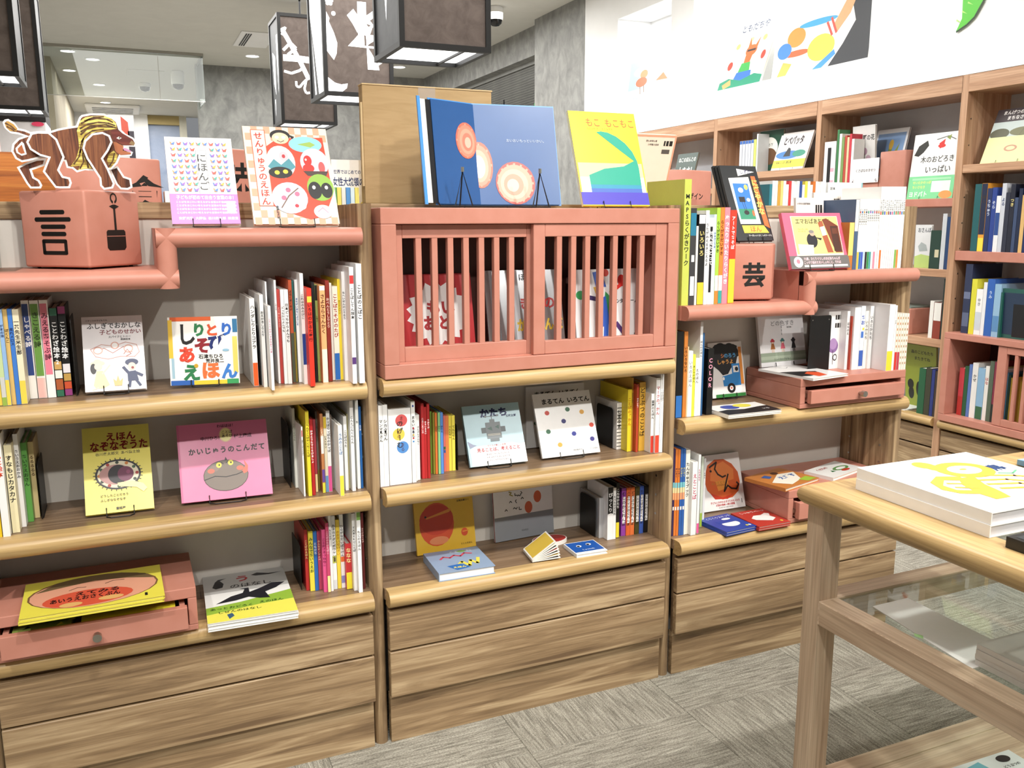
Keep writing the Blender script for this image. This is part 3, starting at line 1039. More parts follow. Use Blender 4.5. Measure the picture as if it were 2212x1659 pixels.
shelf_row([(-0.8231, 0.0174, 0.0085, 0.2094, 0.17, 'b9c48a', '3a4a20', '', 'yellow-footed green', ((0.0, 0.22, 'f0cf50'),)),
 (-0.8137, 0.0114, 0.0087, 0.2096, 0.17, 'bfd09a', '2a3a4a', '', 'green-footed pale', ((0.0, 0.09, '8fae4a'),
 (0.09, 0.3, 'c9c9c4'))),
 (-0.8046, 0.0116, 0.0076, 0.2092, 0.17, '8fb3dd', '1c2c5c', 'がまの油', 'pale blue yellow-footed', ((0.0, 0.27, 'f0cf50'),)),
 (-0.7966, 0.0185, 0.0084, 0.2087, 0.17, 'd8b46c', '4a3010', 'ぼくんこ', 'tan', ()),
 (-0.7875, 0.017, 0.0084, 0.2088, 0.17, '3f78c8', '10204a', '走れメロス', 'bright blue', ()),
 (-0.7784, 0.0173, 0.0119, 0.208, 0.17, 'e9dfc0', '222222', '一茶先生米生部', 'cream yellow-footed', ((0.0, 0.25, 'f0cf50'),)),
 (-0.7661, 0.0761, 0.0148, 0.2219, 0.152, 'f2f0ea', 'f4f0f4', 'しゃべる詩', 'white dark-blue-panelled', ((0.24, 0.965, '2f4583', 0.04, 0.86),)),
 (-0.7496, 0.0751, 0.0176, 0.2213, 0.153, 'f2f0ea', '2a3a18', 'きこえる詩', 'white green-panelled', ((0.23, 0.965, '6f9e4a', 0.04, 0.9),
 (0.0, 0.21, 'f3c5bd'))),
 (-0.7305, 0.074, 0.0167, 0.2215, 0.154, 'f2f0ea', '4a1426', 'みえるあそぶ詩', 'white pink-panelled', ((0.24, 0.965, 'e07f92', 0.04, 0.86),)),
 (-0.7124, 0.0773, 0.0153, 0.2029, 0.151, '111111', 'f4f4f4', 'ことわざ絵本2', 'black green-topped', ((0.915, 1, '3c7a62'),
 (0.0, 0.075, '2f6a50'),
 (0.08, 0.2, 'a85a30'),
 (0.21, 0.3, 'e8e8e0'),
 (0.31, 0.4, 'c8a060'))),
 (-0.696, 0.0824, 0.0157, 0.206, 0.146, '111111', 'f4f4f4', 'ことわざ絵本', 'black magenta-topped', ((0.915, 1, 'a3457e'),
 (0.0, 0.075, '8f3a78'),
 (0.08, 0.16, 'c8502e'),
 (0.17, 0.25, 'c09a50'),
 (0.26, 0.36, 'e4e0e4')))], 1.0122, 'of the outer row under the lion', 'books at the outer end of the upper lion-bay shelf')
shelf_row([(-0.2836, 0.0251, 0.0114, 0.2122, 0.2, 'f4f4f2', '222222', 'ハンダしりとりコアラ', 'slim orange-footed white', ((0.0, 0.27, 'e8622a'),)),
 (-0.2671, 0.0583, 0.0036, 0.1858, 0.17, '1c1c1c', 'eeeeee', 'くだものしりとり', 'thin black', ()),
 (-0.2631, 0.0017, 0.0082, 0.2222, 0.2, 'f4f4f2', '222222', 'おえかきしりとり', 'white black-titled', ()),
 (-0.252, -0.0475, 0.0063, 0.1991, 0.2, 'f3f3f3', 'c0688a', 'しりとりのだいすきなおうさま', 'short white jutting-out', ()),
 (-0.2453, 0.026, 0.0035, 0.2508, 0.2, 'eeeeee', 'b01822', 'せかとりしりとり', 'tall white red-titled', ()),
 (-0.2228, 0.038, 0.0049, 0.2533, 0.19, 'e8e8e8', '444444', 'しりとり', 'tall pale thin', ()),
 (-0.2175, 0.0355, 0.0068, 0.2312, 0.193, 'b8423c', 'e8a8a0', 'とうめいしりとり', 'brick red', ()),
 (-0.2103, 0.0262, 0.0076, 0.2306, 0.2, 'f4f4f2', '222222', 'どっちからよんでも', 'white brush-titled', ()),
 (-0.2023, 0.0223, 0.0094, 0.2306, 0.2, 'f4f4f2', '222222', '日本どっちからよんでも', 'white red-and-black titled', ()),
 (-0.19, 0.0292, 0.0077, 0.2529, 0.199, 'b4502e', '3a1a10', 'よるくまくるよ', 'rust-red dark-footed', ((0.0, 0.49, '4a5040'),)),
 (-0.1806, 0.0375, 0.0043, 0.2511, 0.19, '2a6660', 'd0d8c8', '', 'teal olive-footed', ((0.0, 0.5, '8a7a2a'),)),
 (-0.1743, 0.0347, 0.0067, 0.2531, 0.193, 'f0f0f0', '2a5aa0', 'まちがいまちにようこそ', 'white blue-titled', ()),
 (-0.1672, 0.0007, 0.0081, 0.2698, 0.2, 'f4f4f2', '222222', 'これはのみのぴこ', 'tall white blue-patched', ((0.18, 0.46, '23408c'),)),
 (-0.1587, -0.0348, 0.0111, 0.2359, 0.2, 'e23a28', '5a0e10', 'いろはのかるた奉行', 'bright red', ((0.86, 0.92, 'f3d24a'),)),
 (-0.1355, 0.0232, 0.0062, 0.2466, 0.2, '15181a', 'dddddd', '', 'black', ()),
 (-0.1278, 0.0261, 0.0056, 0.24, 0.2, '9fb868', '26351a', 'レモン', 'leaf green black-topped', ((0.84, 1, '15181a'),)),
 (-0.1218, -0.0014, 0.0131, 0.2396, 0.2, 'f0b47a', '5a3018', 'さよならさんかく', 'apricot white-topped', ((0.95, 1, 'f4f4f2'),
 (0.0, 0.35, 'e9ecd8'))),
 (-0.1036, 0.015, 0.009, 0.2502, 0.2, '8c2e22', 'f0d0c0', 'おべんとうしりとり', 'maroon', ()),
 (-0.0912, 0.0287, 0.0053, 0.2428, 0.199, 'ece6dc', '444444', '', 'thin cream', ()),
 (-0.0853, 0.026, 0.0131, 0.2346, 0.2, 'f0ead8', 'a01818', 'ことばあそびのたび', 'cream blue-footed', ((0.0, 0.29, '2a6ab8'),)),
 (-0.0717, 0.0263, 0.0063, 0.2517, 0.2, 'f0d83a', '6a5a10', 'カニツンツン', 'lemon yellow', ()),
 (-0.065, 0.0067, 0.0075, 0.2709, 0.2, 'f2f2f2', '222222', 'ちへいせんのとうろう', 'thick white', ()),
 (-0.0571, -0.0428, 0.0102, 0.2842, 0.2, 'f4f4f4', '444444', 'ことばしてん絵本', 'white red-squared', ((0.17, 0.23, '5a3a7a'),
 (0.86, 0.93, 'd03a3a'))),
 (-0.0405, -0.0434, 0.013, 0.2917, 0.2, 'f6f6f6', '222222', 'ことばのこばこ', 'tallest white', ())], 1.0122, 'of the post-side row, lion bay upper shelf', 'books against the post on the upper lion-bay shelf')
shelf_row([(-0.8496, 0.0014, 0.0083, 0.2307, 0.15, 'ecc828', '222222', '', 'sunny yellow', ()),
 (-0.8392, -0.0005, 0.0143, 0.2301, 0.15, 'f2f2f0', 'e05030', 'もじ絵本', 'broad white', ()),
 (-0.8228, 0.0206, 0.0148, 0.2016, 0.15, 'ece2b8', '222222', 'すなもじカタカナ', 'cream colourful-titled', ()),
 (-0.8076, 0.0563, 0.009, 0.2175, 0.15, 'f0f0f0', '222222', 'あいうえおおかみ', 'tall white brush-titled', ()),
 (-0.7982, 0.0895, 0.0117, 0.1884, 0.139, '5fa04a', '1c3a14', 'あいうえおさん', 'grass green', ()),
 (-0.7861, 0.1152, 0.0109, 0.1834, 0.113, 'd9c28e', '5a4020', 'るるるるる', 'straw-coloured', ())], .7212, 'at the outer end, lion bay middle shelf', 'books at the outer end of the middle lion-bay shelf')
shelf_row([(-0.184, 0.1053, 0.0063, 0.2115, 0.123, 'e6e8e0', '8a9a7a', 'ことばあそびうた', 'pale greenish-white', ()),
 (-0.1773, 0.022, 0.0036, 0.1804, 0.2, 'f4f4f2', '1a1a1a', '世界のことばあそびえほん', 'white red-starred', ((0.86, 0.95, 'c83a2a', 0.2, 0.8),)),
 (-0.1733, 0.0893, 0.0035, 0.1799, 0.139, 'd8d4d0', '555555', '', 'short greyish', ()),
 (-0.1662, 0.0192, 0.0084, 0.2198, 0.2, 'ecd93a', '4a4210', 'へんてこはやくちことば', 'tall bright yellow', ()),
 (-0.1557, 0.0236, 0.0077, 0.1967, 0.2, 'b22626', 'f4f4f4', 'かぞえうたであそびましょ', 'crimson white-titled', ()),
 (-0.1429, 0.0456, 0.0058, 0.1909, 0.182, 'a8404a', 'e8d0a0', '', 'dull red yellow-footed', ((0.0, 0.25, 'e8d89a'),)),
 (-0.1332, 0.0632, 0.0047, 0.2074, 0.165, '807a70', '222222', 'ことばアソビスター', 'grey olive-footed', ((0.0, 0.26, '8a7a30'),)),
 (-0.1281, 0.0303, 0.007, 0.2075, 0.198, 'c08050', 'fff4e0', 'ことば', 'patchwork brown', ((0.5, 0.72, 'f0ece4'),
 (0.14, 0.3, '6a4a9a'),
 (0.0, 0.13, 'd8d84a'))),
 (-0.1193, 0.035, 0.0073, 0.1978, 0.193, 'e4dcc0', '222222', 'レストラン', 'pale blue-footed', ((0.85, 1, 'e8c840'),
 (0.0, 0.22, '6a9ac8'))),
 (-0.1116, 0.0346, 0.009, 0.2128, 0.193, 'f2f2f2', '222222', 'かっぱらっぱらのかっぱ', 'white hot-pink-footed', ((0.0, 0.32, 'e05a98'),)),
 (-0.0966, 0.0595, 0.0035, 0.1969, 0.168, '9a8a80', '333333', '', 'taupe', ()),
 (-0.0927, -0.0132, 0.01, 0.1831, 0.2, 'f2f2f0', '4a7ab0', 'うみのことば', 'white lemon-footed jutting', ((0.0, 0.29, 'f0e04a'),)),
 (-0.0696, 0.0283, 0.0082, 0.1955, 0.2, 'f0f0ee', '333333', 'ことばのうた', 'plain white', ()),
 (-0.0579, 0.0421, 0.0035, 0.1977, 0.186, 'c8c08a', '4a4a20', '', 'thin olive-cream', ()),
 (-0.055, 0.0158, 0.0087, 0.2374, 0.2, 'f2f2f0', '222222', 'こんとごんくんくん', 'very tall white', ()),
 (-0.0377, 0.0298, 0.0077, 0.2341, 0.198, 'f2f4f0', '222222', 'た', 'tall white one-letter', ()),
 (-0.0283, 0.032, 0.0056, 0.2163, 0.196, '2868b0', 'f4f4f4', 'んぐ日', 'royal blue', ())], .7212, 'of the post-side row, lion bay middle shelf', 'books against the post on the middle lion-bay shelf')
shelf_row([(-0.1738, 0.0755, 0.0081, 0.1679, 0.153, 'b83030', 'f0e0a0', 'ことばのえほん', 'red yellow-lettered', ()),
 (-0.1646, 0.0673, 0.0117, 0.1652, 0.161, 'ecdf4c', '1c4a2a', 'みんなであいうえお', 'yellow green-titled', ()),
 (-0.1523, 0.0659, 0.0092, 0.1647, 0.162, '2f6fc0', 'e8f0ff', 'ともだち', 'mid blue', ()),
 (-0.1418, 0.0674, 0.0077, 0.1634, 0.161, 'c04a6a', 'fff0c0', 'みんなオノマトペ', 'rose', ()),
 (-0.1337, 0.0456, 0.0092, 0.1719, 0.182, 'e05a90', '7a1040', 'ことわざきつねねこ', 'hot pink', ()),
 (-0.1241, 0.041, 0.0075, 0.1902, 0.187, 'c84a70', 'f4c0d0', 'ことばのたからばこ', 'deep pink cream-footed', ((0.0, 0.24, 'f2eca0'),)),
 (-0.1149, 0.0451, 0.0063, 0.2146, 0.183, 'f2f2f0', '222222', 'もじあそび', 'slim white', ()),
 (-0.1063, 0.0536, 0.0099, 0.2028, 0.174, 'f4f4f2', '222222', 'カタカナダイボウケン', 'white avocado-marked', ((0.36, 0.46, 'b9c25a'),
 (0.38, 0.44, '5a5038', 0.3, 0.8),
 (0.0, 0.13, 'd8dce0'))),
 (-0.0949, 0.0547, 0.0093, 0.1904, 0.173, 'ecd048', 'b87a18', 'おおきいちいさい', 'golden yellow', ()),
 (-0.0846, 0.0543, 0.0095, 0.2035, 0.174, 'f4f4f2', '222222', 'ひらがなだいぼうけん', 'white orange-and-lilac banded', ((0.36, 0.43, 'e8743a'),
 (0.07, 0.17, '8f90c8'))),
 (-0.0747, 0.0398, 0.0154, 0.1265, 0.188, 'c83438', 'f4e8a0', 'ななな', 'short fat red yellow-footed', ((0.0, 0.37, 'f0e03a'),)),
 (-0.0589, 0.0225, 0.0084, 0.2123, 0.2, 'f2f2f2', '222222', 'TABERUことば', 'white latin-titled', ()),
 (-0.0501, 0.0062, 0.0099, 0.2208, 0.2, 'f4f4f4', '666666', 'もじのえほん', 'white green-topped', ((0.9, 1, '7aa850'),)),
 (-0.0342, 0.0256, 0.0063, 0.2094, 0.2, '5a1c1c', 'c8a8a0', 'きりがみあそび', 'dark maroon', ())], .4462, 'of the post-side row, lion bay lowest shelf', 'books against the post on the lowest lion-bay shelf')
shelf_row([(0.0187, 0.0146, 0.0108, 0.2165, 0.17, 'f4f4f2', '222222', 'マンマルさん', 'white round-marked', ((0.665, 0.69, '111111', 0.3, 0.7),)),
 (0.0299, 0.0143, 0.0123, 0.2177, 0.17, 'f4f4f2', '222222', 'シカクさん', 'white square-marked', ((0.66, 0.69, '111111', 0.3, 0.7),)),
 (0.045, 0.0176, 0.0597, 0.2031, 0.17, 'f6f6f4', '333333', 'のげーむ', 'thick white boxed card-game', ((0.41, 1.0, 'f6f6f4'),
 (0.845, 'e', 'd05a5a', 0.58, 0.27, 'まる'),
 (0.665, 'e', 'eecf5a', 0.45, 0.27, 'まる'),
 (0.49, 'e', '5a94d8', 0.62, 0.27, 'まる'))),
 (0.1064, 0.0172, 0.0105, 0.2198, 0.17, 'f2f2f0', '555555', 'まるいしるし', 'white dotted', ((0.93, 0.955, '2a4a9a', 0.3, 0.7),
 (0.66, 0.685, 'b02838', 0.3, 0.7),
 (0.62, 0.645, '1a2a5a', 0.3, 0.7),
 (0.58, 0.6, 'd8b83a', 0.3, 0.7),
 (0.54, 0.56, 'c03030', 0.3, 0.7),
 (0.5, 0.52, '4a90d0', 0.3, 0.7))),
 (0.121, 0.0291, 0.0035, 0.1793, 0.17, 'f0f0ee', '888888', '', 'short thin white', ()),
 (0.1268, 0.0358, 0.007, 0.1782, 0.17, 'f2f2f0', '222222', 'さんさんさんちく', 'short white black-titled', ()),
 (0.1412, 0.0419, 0.0078, 0.2065, 0.17, 'c03034', 'f4f4f4', 'ころころころ', 'scarlet', ()),
 (0.1494, 0.0413, 0.0066, 0.1959, 0.17, 'b82a2c', 'f4f4f4', 'まるいまるい', 'shorter red', ()),
 (0.1564, 0.0383, 0.007, 0.2058, 0.17, 'b02828', 'f4f4f4', 'あかあか', 'third red', ()),
 (0.1781, 0.08, 0.0046, 0.174, 0.148, '7a9a3a', '26351a', '', 'moss green', ()),
 (0.1831, 0.0715, 0.0053, 0.1719, 0.156, '8a8a30', '26351a', '', 'olive', ()),
 (0.1888, 0.0687, 0.0056, 0.1711, 0.159, 'e07a3a', '3a2010', 'かたち', 'orange', ()),
 (0.1962, 0.0666, 0.0063, 0.172, 0.161, '8fc88a', '1c3a24', 'かたち', 'mint green', ()),
 (0.2029, 0.0655, 0.0074, 0.1716, 0.163, '5a8fd8', '14284a', 'かたち', 'cornflower blue', ()),
 (0.2171, 0.0822, 0.0054, 0.1581, 0.146, 'd8706a', 'f4d0c8', '', 'salmon', ((0.4, 0.45, '3a6a40'),
 (0.34, 0.39, '3a5a9a'))),
 (0.2231, 0.0829, 0.009, 0.1574, 0.145, 'e0854a', 'f8e4cc', '', 'tangerine', ()),
 (0.2329, 0.0838, 0.0076, 0.1566, 0.144, 'ecd952', '3a3410', 'てんとせん', 'yellow dark-titled', ()),
 (0.2415, 0.0826, 0.009, 0.1563, 0.145, 'f0df58', '3a3410', 'てんとせん', 'outermost yellow', ())], .7232, 'from the post in the row under the slatted cabinet', 'books by the first post under the slatted cabinet')
shelf_row([(0.7718, 0.0953, 0.0157, 0.1433, 0.133, 'f0eeec', '222222', 'しまうま', 'zebra-striped', ((0.06, 0.075, '16181c'),
 (0.135, 0.15, '16181c'),
 (0.21, 0.225, '16181c'),
 (0.285, 0.3, '16181c'),
 (0.36, 0.375, '16181c'),
 (0.435, 0.45, '16181c'),
 (0.51, 0.525, '16181c'),
 (0.585, 0.6, '16181c'),
 (0.66, 0.675, '16181c'),
 (0.735, 0.75, '16181c'),
 (0.81, 0.825, '16181c'),
 (0.885, 0.9, '16181c'))),
 (0.7879, 0.0608, 0.0132, 0.19, 0.167, 'e8d02e', 'c07010', 'ことばのずかん', 'yellow barcoded', ()),
 (0.8034, 0.0637, 0.0048, 0.2234, 0.164, 'c99a3a', '222222', 'かたちのえほん', 'tall ochre', ()),
 (0.8086, 0.045, 0.0069, 0.2063, 0.17, 'b5442c', 'f4f4f4', 'せかいちず', 'brick-red', ()),
 (0.8225, 0.0517, 0.0202, 0.2096, 0.16, 'd9a83c', '3a2a10', 'どうぶつのことば', 'fat mustard', ()),
 (0.8431, 0.0191, 0.0102, 0.1794, 0.15, 'f4f4f2', '1a1a1a', '国旗のえほん', 'white orange-red-footed', ((0.0, 0.29, 'd03a2c'),)),
 (0.8537, 0.011, 0.0135, 0.2266, 0.2, 'f4f4f2', 'b02838', 'マークのずかん', 'tall white red-titled', ((0.0, 0.24, 'e04a34'),)),
 (0.8703, 0.0131, 0.005, 0.2361, 0.2, 'f0f0f0', '333333', 'ずけいのえほん', 'thin white', ()),
 (0.8757, 0.012, 0.0046, 0.2366, 0.2, 'f2f2f2', '333333', 'ずけいのえほん', 'last thin white', ())], .7232, 'of the zebra-book row under the slatted cabinet', 'books by the second post under the slatted cabinet')
shelf_row([(0.7208, 0.104, 0.0143, 0.1269, 0.124, 'b4b4b5', '555555', '', 'short grey boxed', ()),
 (0.7355, 0.0784, 0.0189, 0.1676, 0.13, 'f2f2f2', 'f4f4f4', 'びっくりする', 'white black-topped', ((0.49, 1, '111111'),)),
 (0.7549, 0.0785, 0.0096, 0.1624, 0.13, 'f2f2f2', '222222', 'たべものだあれ', 'white', ()),
 (0.7695, 0.086, 0.0114, 0.174, 0.13, '131313', 'f4f4f4', 'こんなかたち', 'black yellow-footed', ((0.0, 0.28, 'ecd83a'),)),
 (0.7917, 0.0919, 0.0156, 0.1526, 0.13, '8e3f9e', '222222', 'むしのかくれんぼ', 'purple', ((0.26, 0.82, 'f6f6f6', 0.24, 0.86),)),
 (0.8077, 0.089, 0.014, 0.1533, 0.13, 'd2622e', '222222', 'ハロウィンかくれんぼ', 'orange', ((0.26, 0.82, 'f6f6f6', 0.24, 0.86),)),
 (0.8221, 0.0879, 0.0137, 0.1533, 0.13, 'd8703a', '222222', 'どうぶつかくれんぼ', 'second orange', ((0.26, 0.82, 'f6f6f6', 0.24, 0.86),)),
 (0.8388, 0.0885, 0.0147, 0.1521, 0.13, '4a4420', '222222', 'クリスマスかくれんぼ', 'dark olive', ((0.26, 0.82, 'f6f6f6', 0.24, 0.86),)),
 (0.8543, 0.088, 0.0142, 0.1529, 0.13, '3a58a8', '222222', 'むしいっぱいかくれんぼ', 'blue', ((0.26, 0.82, 'f6f6f6', 0.24, 0.86),)),
 (0.8719, 0.0898, 0.0142, 0.1518, 0.13, '141418', '222222', 'シルエットかくれんぼ', 'black white-labelled', ((0.26, 0.82, 'f6f6f6', 0.24, 0.86),))], .4462, 'of the row on the slatted-cabinet bay lowest shelf', 'books by the second post on the lowest middle shelf')
shelf_row([(0.9264, 0.004, 0.0232, 0.3593, 0.2, 'c3cc5c', '222222', 'MAPSらくがきワーク', 'tall lime', ()),
 (0.9503, 0.004, 0.02, 0.2787, 0.17, '3c3c3e', 'f4f4f4', '', 'dark grey cat-faced', ((0.72, 0.95, '2a7a98'),
 (0.1, 0.3, 'f4f4f4', 0.2, 0.9),
 (0.45, 0.52, 'f4f4f4', 0.3, 0.8))),
 (0.9712, 0.004, 0.0072, 0.228, 0.17, 'e8e4dc', '333333', '', 'narrow cream', ()),
 (0.9794, 0.004, 0.0226, 0.2607, 0.17, '1a1a1a', 'd8c878', 'いろいろ', 'black yellow-footed', ((0.0, 0.25, 'ecc83a'),
 (0.9, 1, 'f4f4f4'))),
 (1.003, 0.004, 0.0121, 0.2723, 0.17, 'f2f2f2', '333333', 'うたがみえるきこえるよ', 'white brush-lettered', ()),
 (1.0161, 0.004, 0.0155, 0.2511, 0.17, 'f0f0f0', 'f4f4f4', 'せんをたどって', 'white pencil-marked', ((0.14, 0.9, '17171a', 0.2, 0.75),)),
 (1.032, 0.004, 0.0084, 0.2608, 0.17, 'cfe0ee', '3a4a8a', 'かみひこうき', 'ice blue', ()),
 (1.0413, 0.004, 0.0123, 0.2802, 0.17, 'a8cc4a', '2a4a10', 'らくがきだいすき', 'apple green', ((0.14, 0.3, 'f4f0e8'),
 (0.0, 0.14, 'e8853a'))),
 (1.0545, 0.004, 0.0138, 0.281, 0.17, 'e8853a', '5a2a08', 'らくがきだいすき', 'orange teal-footed', ((0.14, 0.3, 'f4f0e8'),
 (0.0, 0.14, '3aa09a'))),
 (1.0692, 0.004, 0.0188, 0.281, 0.17, 'f08a98', 'ffffff', 'ぬったりかいたりらくがき', 'candy pink', ()),
 (1.0894, 0.004, 0.0229, 0.2733, 0.17, 'e0402e', 'ffffff', 'アートであそぼ', 'red yellow-footed', ((0.0, 0.48, 'ecc83a'),))], 1.1602, 'of the row beside the art sign box', 'books on the low step of the end bay')
shelf_row([(1.5438, 0.0, 0.02, 0.1473, 0.17, 'c07838', '3a2010', '', 'caramel-brown', ((0.3, 1, 'e8d078'),)),
 (1.5647, 0.0, 0.0146, 0.2179, 0.17, '4a6080', 'e8e8e8', '', 'slate blue cream-topped', ((0.55, 1, 'f0ece4'),)),
 (1.5811, 0.0, 0.0078, 0.219, 0.17, 'f6f5f2', '333333', 'どうぶつのほん', 'white yellow-footed', ((0, 0.25, 'e8c04a'),
 (0.8, 0.83, 'd04a3a', 0.2, 0.8))),
 (1.5895, 0.0, 0.0078, 0.2191, 0.17, 'f6f5f2', '333333', 'くだもののほん', 'white blue-footed', ((0, 0.25, '2a6ab0'),
 (0.8, 0.83, '3a8ad0', 0.2, 0.8))),
 (1.5979, 0.0, 0.0078, 0.2191, 0.17, 'f6f5f2', '333333', 'のりもののほん', 'white violet-blue-footed', ((0, 0.25, '3a5ac0'),
 (0.8, 0.83, 'e8a83a', 0.2, 0.8))),
 (1.6063, 0.0, 0.0078, 0.2192, 0.17, 'f6f5f2', '333333', 'たべもののほん', 'white sky-footed', ((0, 0.25, 'b8d0e8'),
 (0.8, 0.83, '2a2a5a', 0.2, 0.8))),
 (1.6148, 0.0, 0.0079, 0.2193, 0.17, 'f6f5f2', '333333', 'いろのほん', 'white black-footed', ((0, 0.25, '16181c'),
 (0.8, 0.83, '3ab08a', 0.2, 0.8))),
 (1.6233, 0.0, 0.0079, 0.2193, 0.17, 'f6f5f2', '333333', 'かずのほん', 'white green-footed', ((0, 0.25, '2a8a4a'),
 (0.8, 0.83, '8a5ac0', 0.2, 0.8))),
 (1.6318, 0.0, 0.0079, 0.2194, 0.17, 'f6f5f2', '333333', 'とりのほん', 'white teal-footed', ((0, 0.25, '3a9a98'),
 (0.8, 0.83, '3a8ad0', 0.2, 0.8))),
 (1.6403, 0.0, 0.0079, 0.2194, 0.17, 'f6f5f2', '333333', 'むしのほん', 'white grey-footed', ((0, 0.25, 'e8e8e8'),
 (0.8, 0.83, 'd05a8a', 0.2, 0.8))),
 (1.6488, 0.0, 0.0079, 0.2195, 0.17, 'f6f5f2', '333333', 'はなのほん', 'white pink-footed', ((0, 0.25, 'e88aa0'),
 (0.8, 0.83, 'd04a3a', 0.2, 0.8))),
 (1.6574, 0.0, 0.0079, 0.2196, 0.17, 'f6f5f2', '333333', 'うみのほん', 'white pale-footed', ((0, 0.25, 'f4f4f4'),
 (0.8, 0.83, 'e88a3a', 0.2, 0.8))),
 (1.6669, 0.0, 0.007, 0.2583, 0.17, 'f7f7f5', '222222', 'いちごばたけ', 'taller white', ((0, 0.23, 'f4f4f4'),
 (0.66, 0.7, 'c8502e', 0.15, 0.85))),
 (1.675, 0.0, 0.007, 0.2584, 0.17, 'f7f7f5', '222222', 'おべんとうだれ', 'taller white orange-footed', ((0, 0.23, 'e8742e'),
 (0.66, 0.7, '3a8a4a', 0.15, 0.85))),
 (1.6831, 0.0, 0.0071, 0.2585, 0.17, 'f7f7f5', '222222', 'くろくまくん', 'taller white', ((0, 0.23, 'f4f4f4'),
 (0.66, 0.7, '3a5ac0', 0.15, 0.85))),
 (1.6912, 0.0, 0.0071, 0.2586, 0.17, 'f7f7f5', '222222', 'けんけんぱ', 'taller white', ((0, 0.23, 'f4f4f4'),
 (0.66, 0.7, 'e8a83a', 0.15, 0.85))),
 (1.6993, 0.0, 0.0071, 0.2587, 0.17, 'f7f7f5', '222222', 'こぐまのもり', 'taller white', ((0, 0.23, 'f4f4f4'),
 (0.66, 0.7, '8a3a3a', 0.15, 0.85))),
 (1.7075, 0.0, 0.0071, 0.2588, 0.17, 'f7f7f5', '222222', 'さくらのき', 'taller white', ((0, 0.23, 'f4f4f4'),
 (0.66, 0.7, '4a4a8a', 0.15, 0.85))),
 (1.7157, 0.0, 0.0071, 0.2589, 0.17, 'f7f7f5', '222222', 'しろいふね', 'taller white', ((0, 0.23, 'f4f4f4'),
 (0.66, 0.7, 'd05a8a', 0.15, 0.85))),
 (1.7239, 0.0, 0.0071, 0.259, 0.17, 'f7f7f5', '222222', 'すずめのいえ', 'taller white', ((0, 0.23, 'f4f4f4'),
 (0.66, 0.7, '3a9a98', 0.15, 0.85))),
 (1.7321, 0.0, 0.0072, 0.2591, 0.17, 'f7f7f5', '222222', 'せかいのそら', 'taller white', ((0, 0.23, 'f4f4f4'),
 (0.66, 0.7, 'a86a2a', 0.15, 0.85))),
 (1.7403, 0.0, 0.0072, 0.2592, 0.17, 'f7f7f5', '222222', 'そらとぶふね', 'taller white green-footed', ((0, 0.23, '7ab04a'),
 (0.66, 0.7, '5a8a3a', 0.15, 0.85))),
 (1.7486, 0.0, 0.0072, 0.2593, 0.17, 'f7f7f5', '222222', 'たんぽぽのえ', 'taller white amber-footed', ((0, 0.23, 'e8852e'),
 (0.66, 0.7, 'c83a3a', 0.15, 0.85))),
 (1.7568, 0.0, 0.0072, 0.2594, 0.17, 'f7f7f5', '222222', 'つきのうた', 'taller white', ((0, 0.23, 'f4f4f4'),
 (0.66, 0.7, '3a6ab0', 0.15, 0.85))),
 (1.7651, 0.0, 0.0072, 0.2595, 0.17, 'f7f7f5', '222222', 'てがみのほん', 'taller white', ((0, 0.23, 'f4f4f4'),
 (0.66, 0.7, '8a8a3a', 0.15, 0.85)))], 1.2493, 'of the thin white row by the end post', 'thin white books on the high step of the end bay')
shelf_row([(0.9232, 0.012, 0.0219, 0.2596, 0.17, '101012', 'f4f4f4', '', 'black blue-footed', ((0.0, 0.26, '2f6cb4'),)),
 (0.9478, 0.012, 0.0122, 0.2584, 0.17, 'c87a34', '3a2010', 'いろいろないろ', 'tall orange-brown', ()),
 (0.9609, 0.012, 0.0035, 0.2135, 0.17, 'e8c8a0', '7a4a20', '', 'short peach', ()),
 (0.9653, 0.012, 0.0144, 0.1995, 0.17, 'f4f4f2', '888888', 'いろのえほん', 'broad white', ()),
 (0.9801, 0.012, 0.0094, 0.1883, 0.17, 'e6e84a', '5a5a10', 'きいろのほん', 'acid yellow', ()),
 (0.9906, 0.012, 0.0124, 0.1767, 0.17, 'f2f2f2', '666666', 'えのほん', 'lower white', ()),
 (1.0036, 0.012, 0.0089, 0.2845, 0.17, 'ececec', '222222', 'ほんのえほん', 'tallest grey-white', ()),
 (1.013, 0.012, 0.0062, 0.2513, 0.17, '2a5a8a', 'f0f0f0', '', 'blue', ()),
 (1.0346, 0.012, 0.0206, 0.2025, 0.17, '141414', 'f4a0b8', 'COLOR', 'thick black colour-lettered', ())], .8232, 'of the row beside the truck book', 'books beside the truck book')
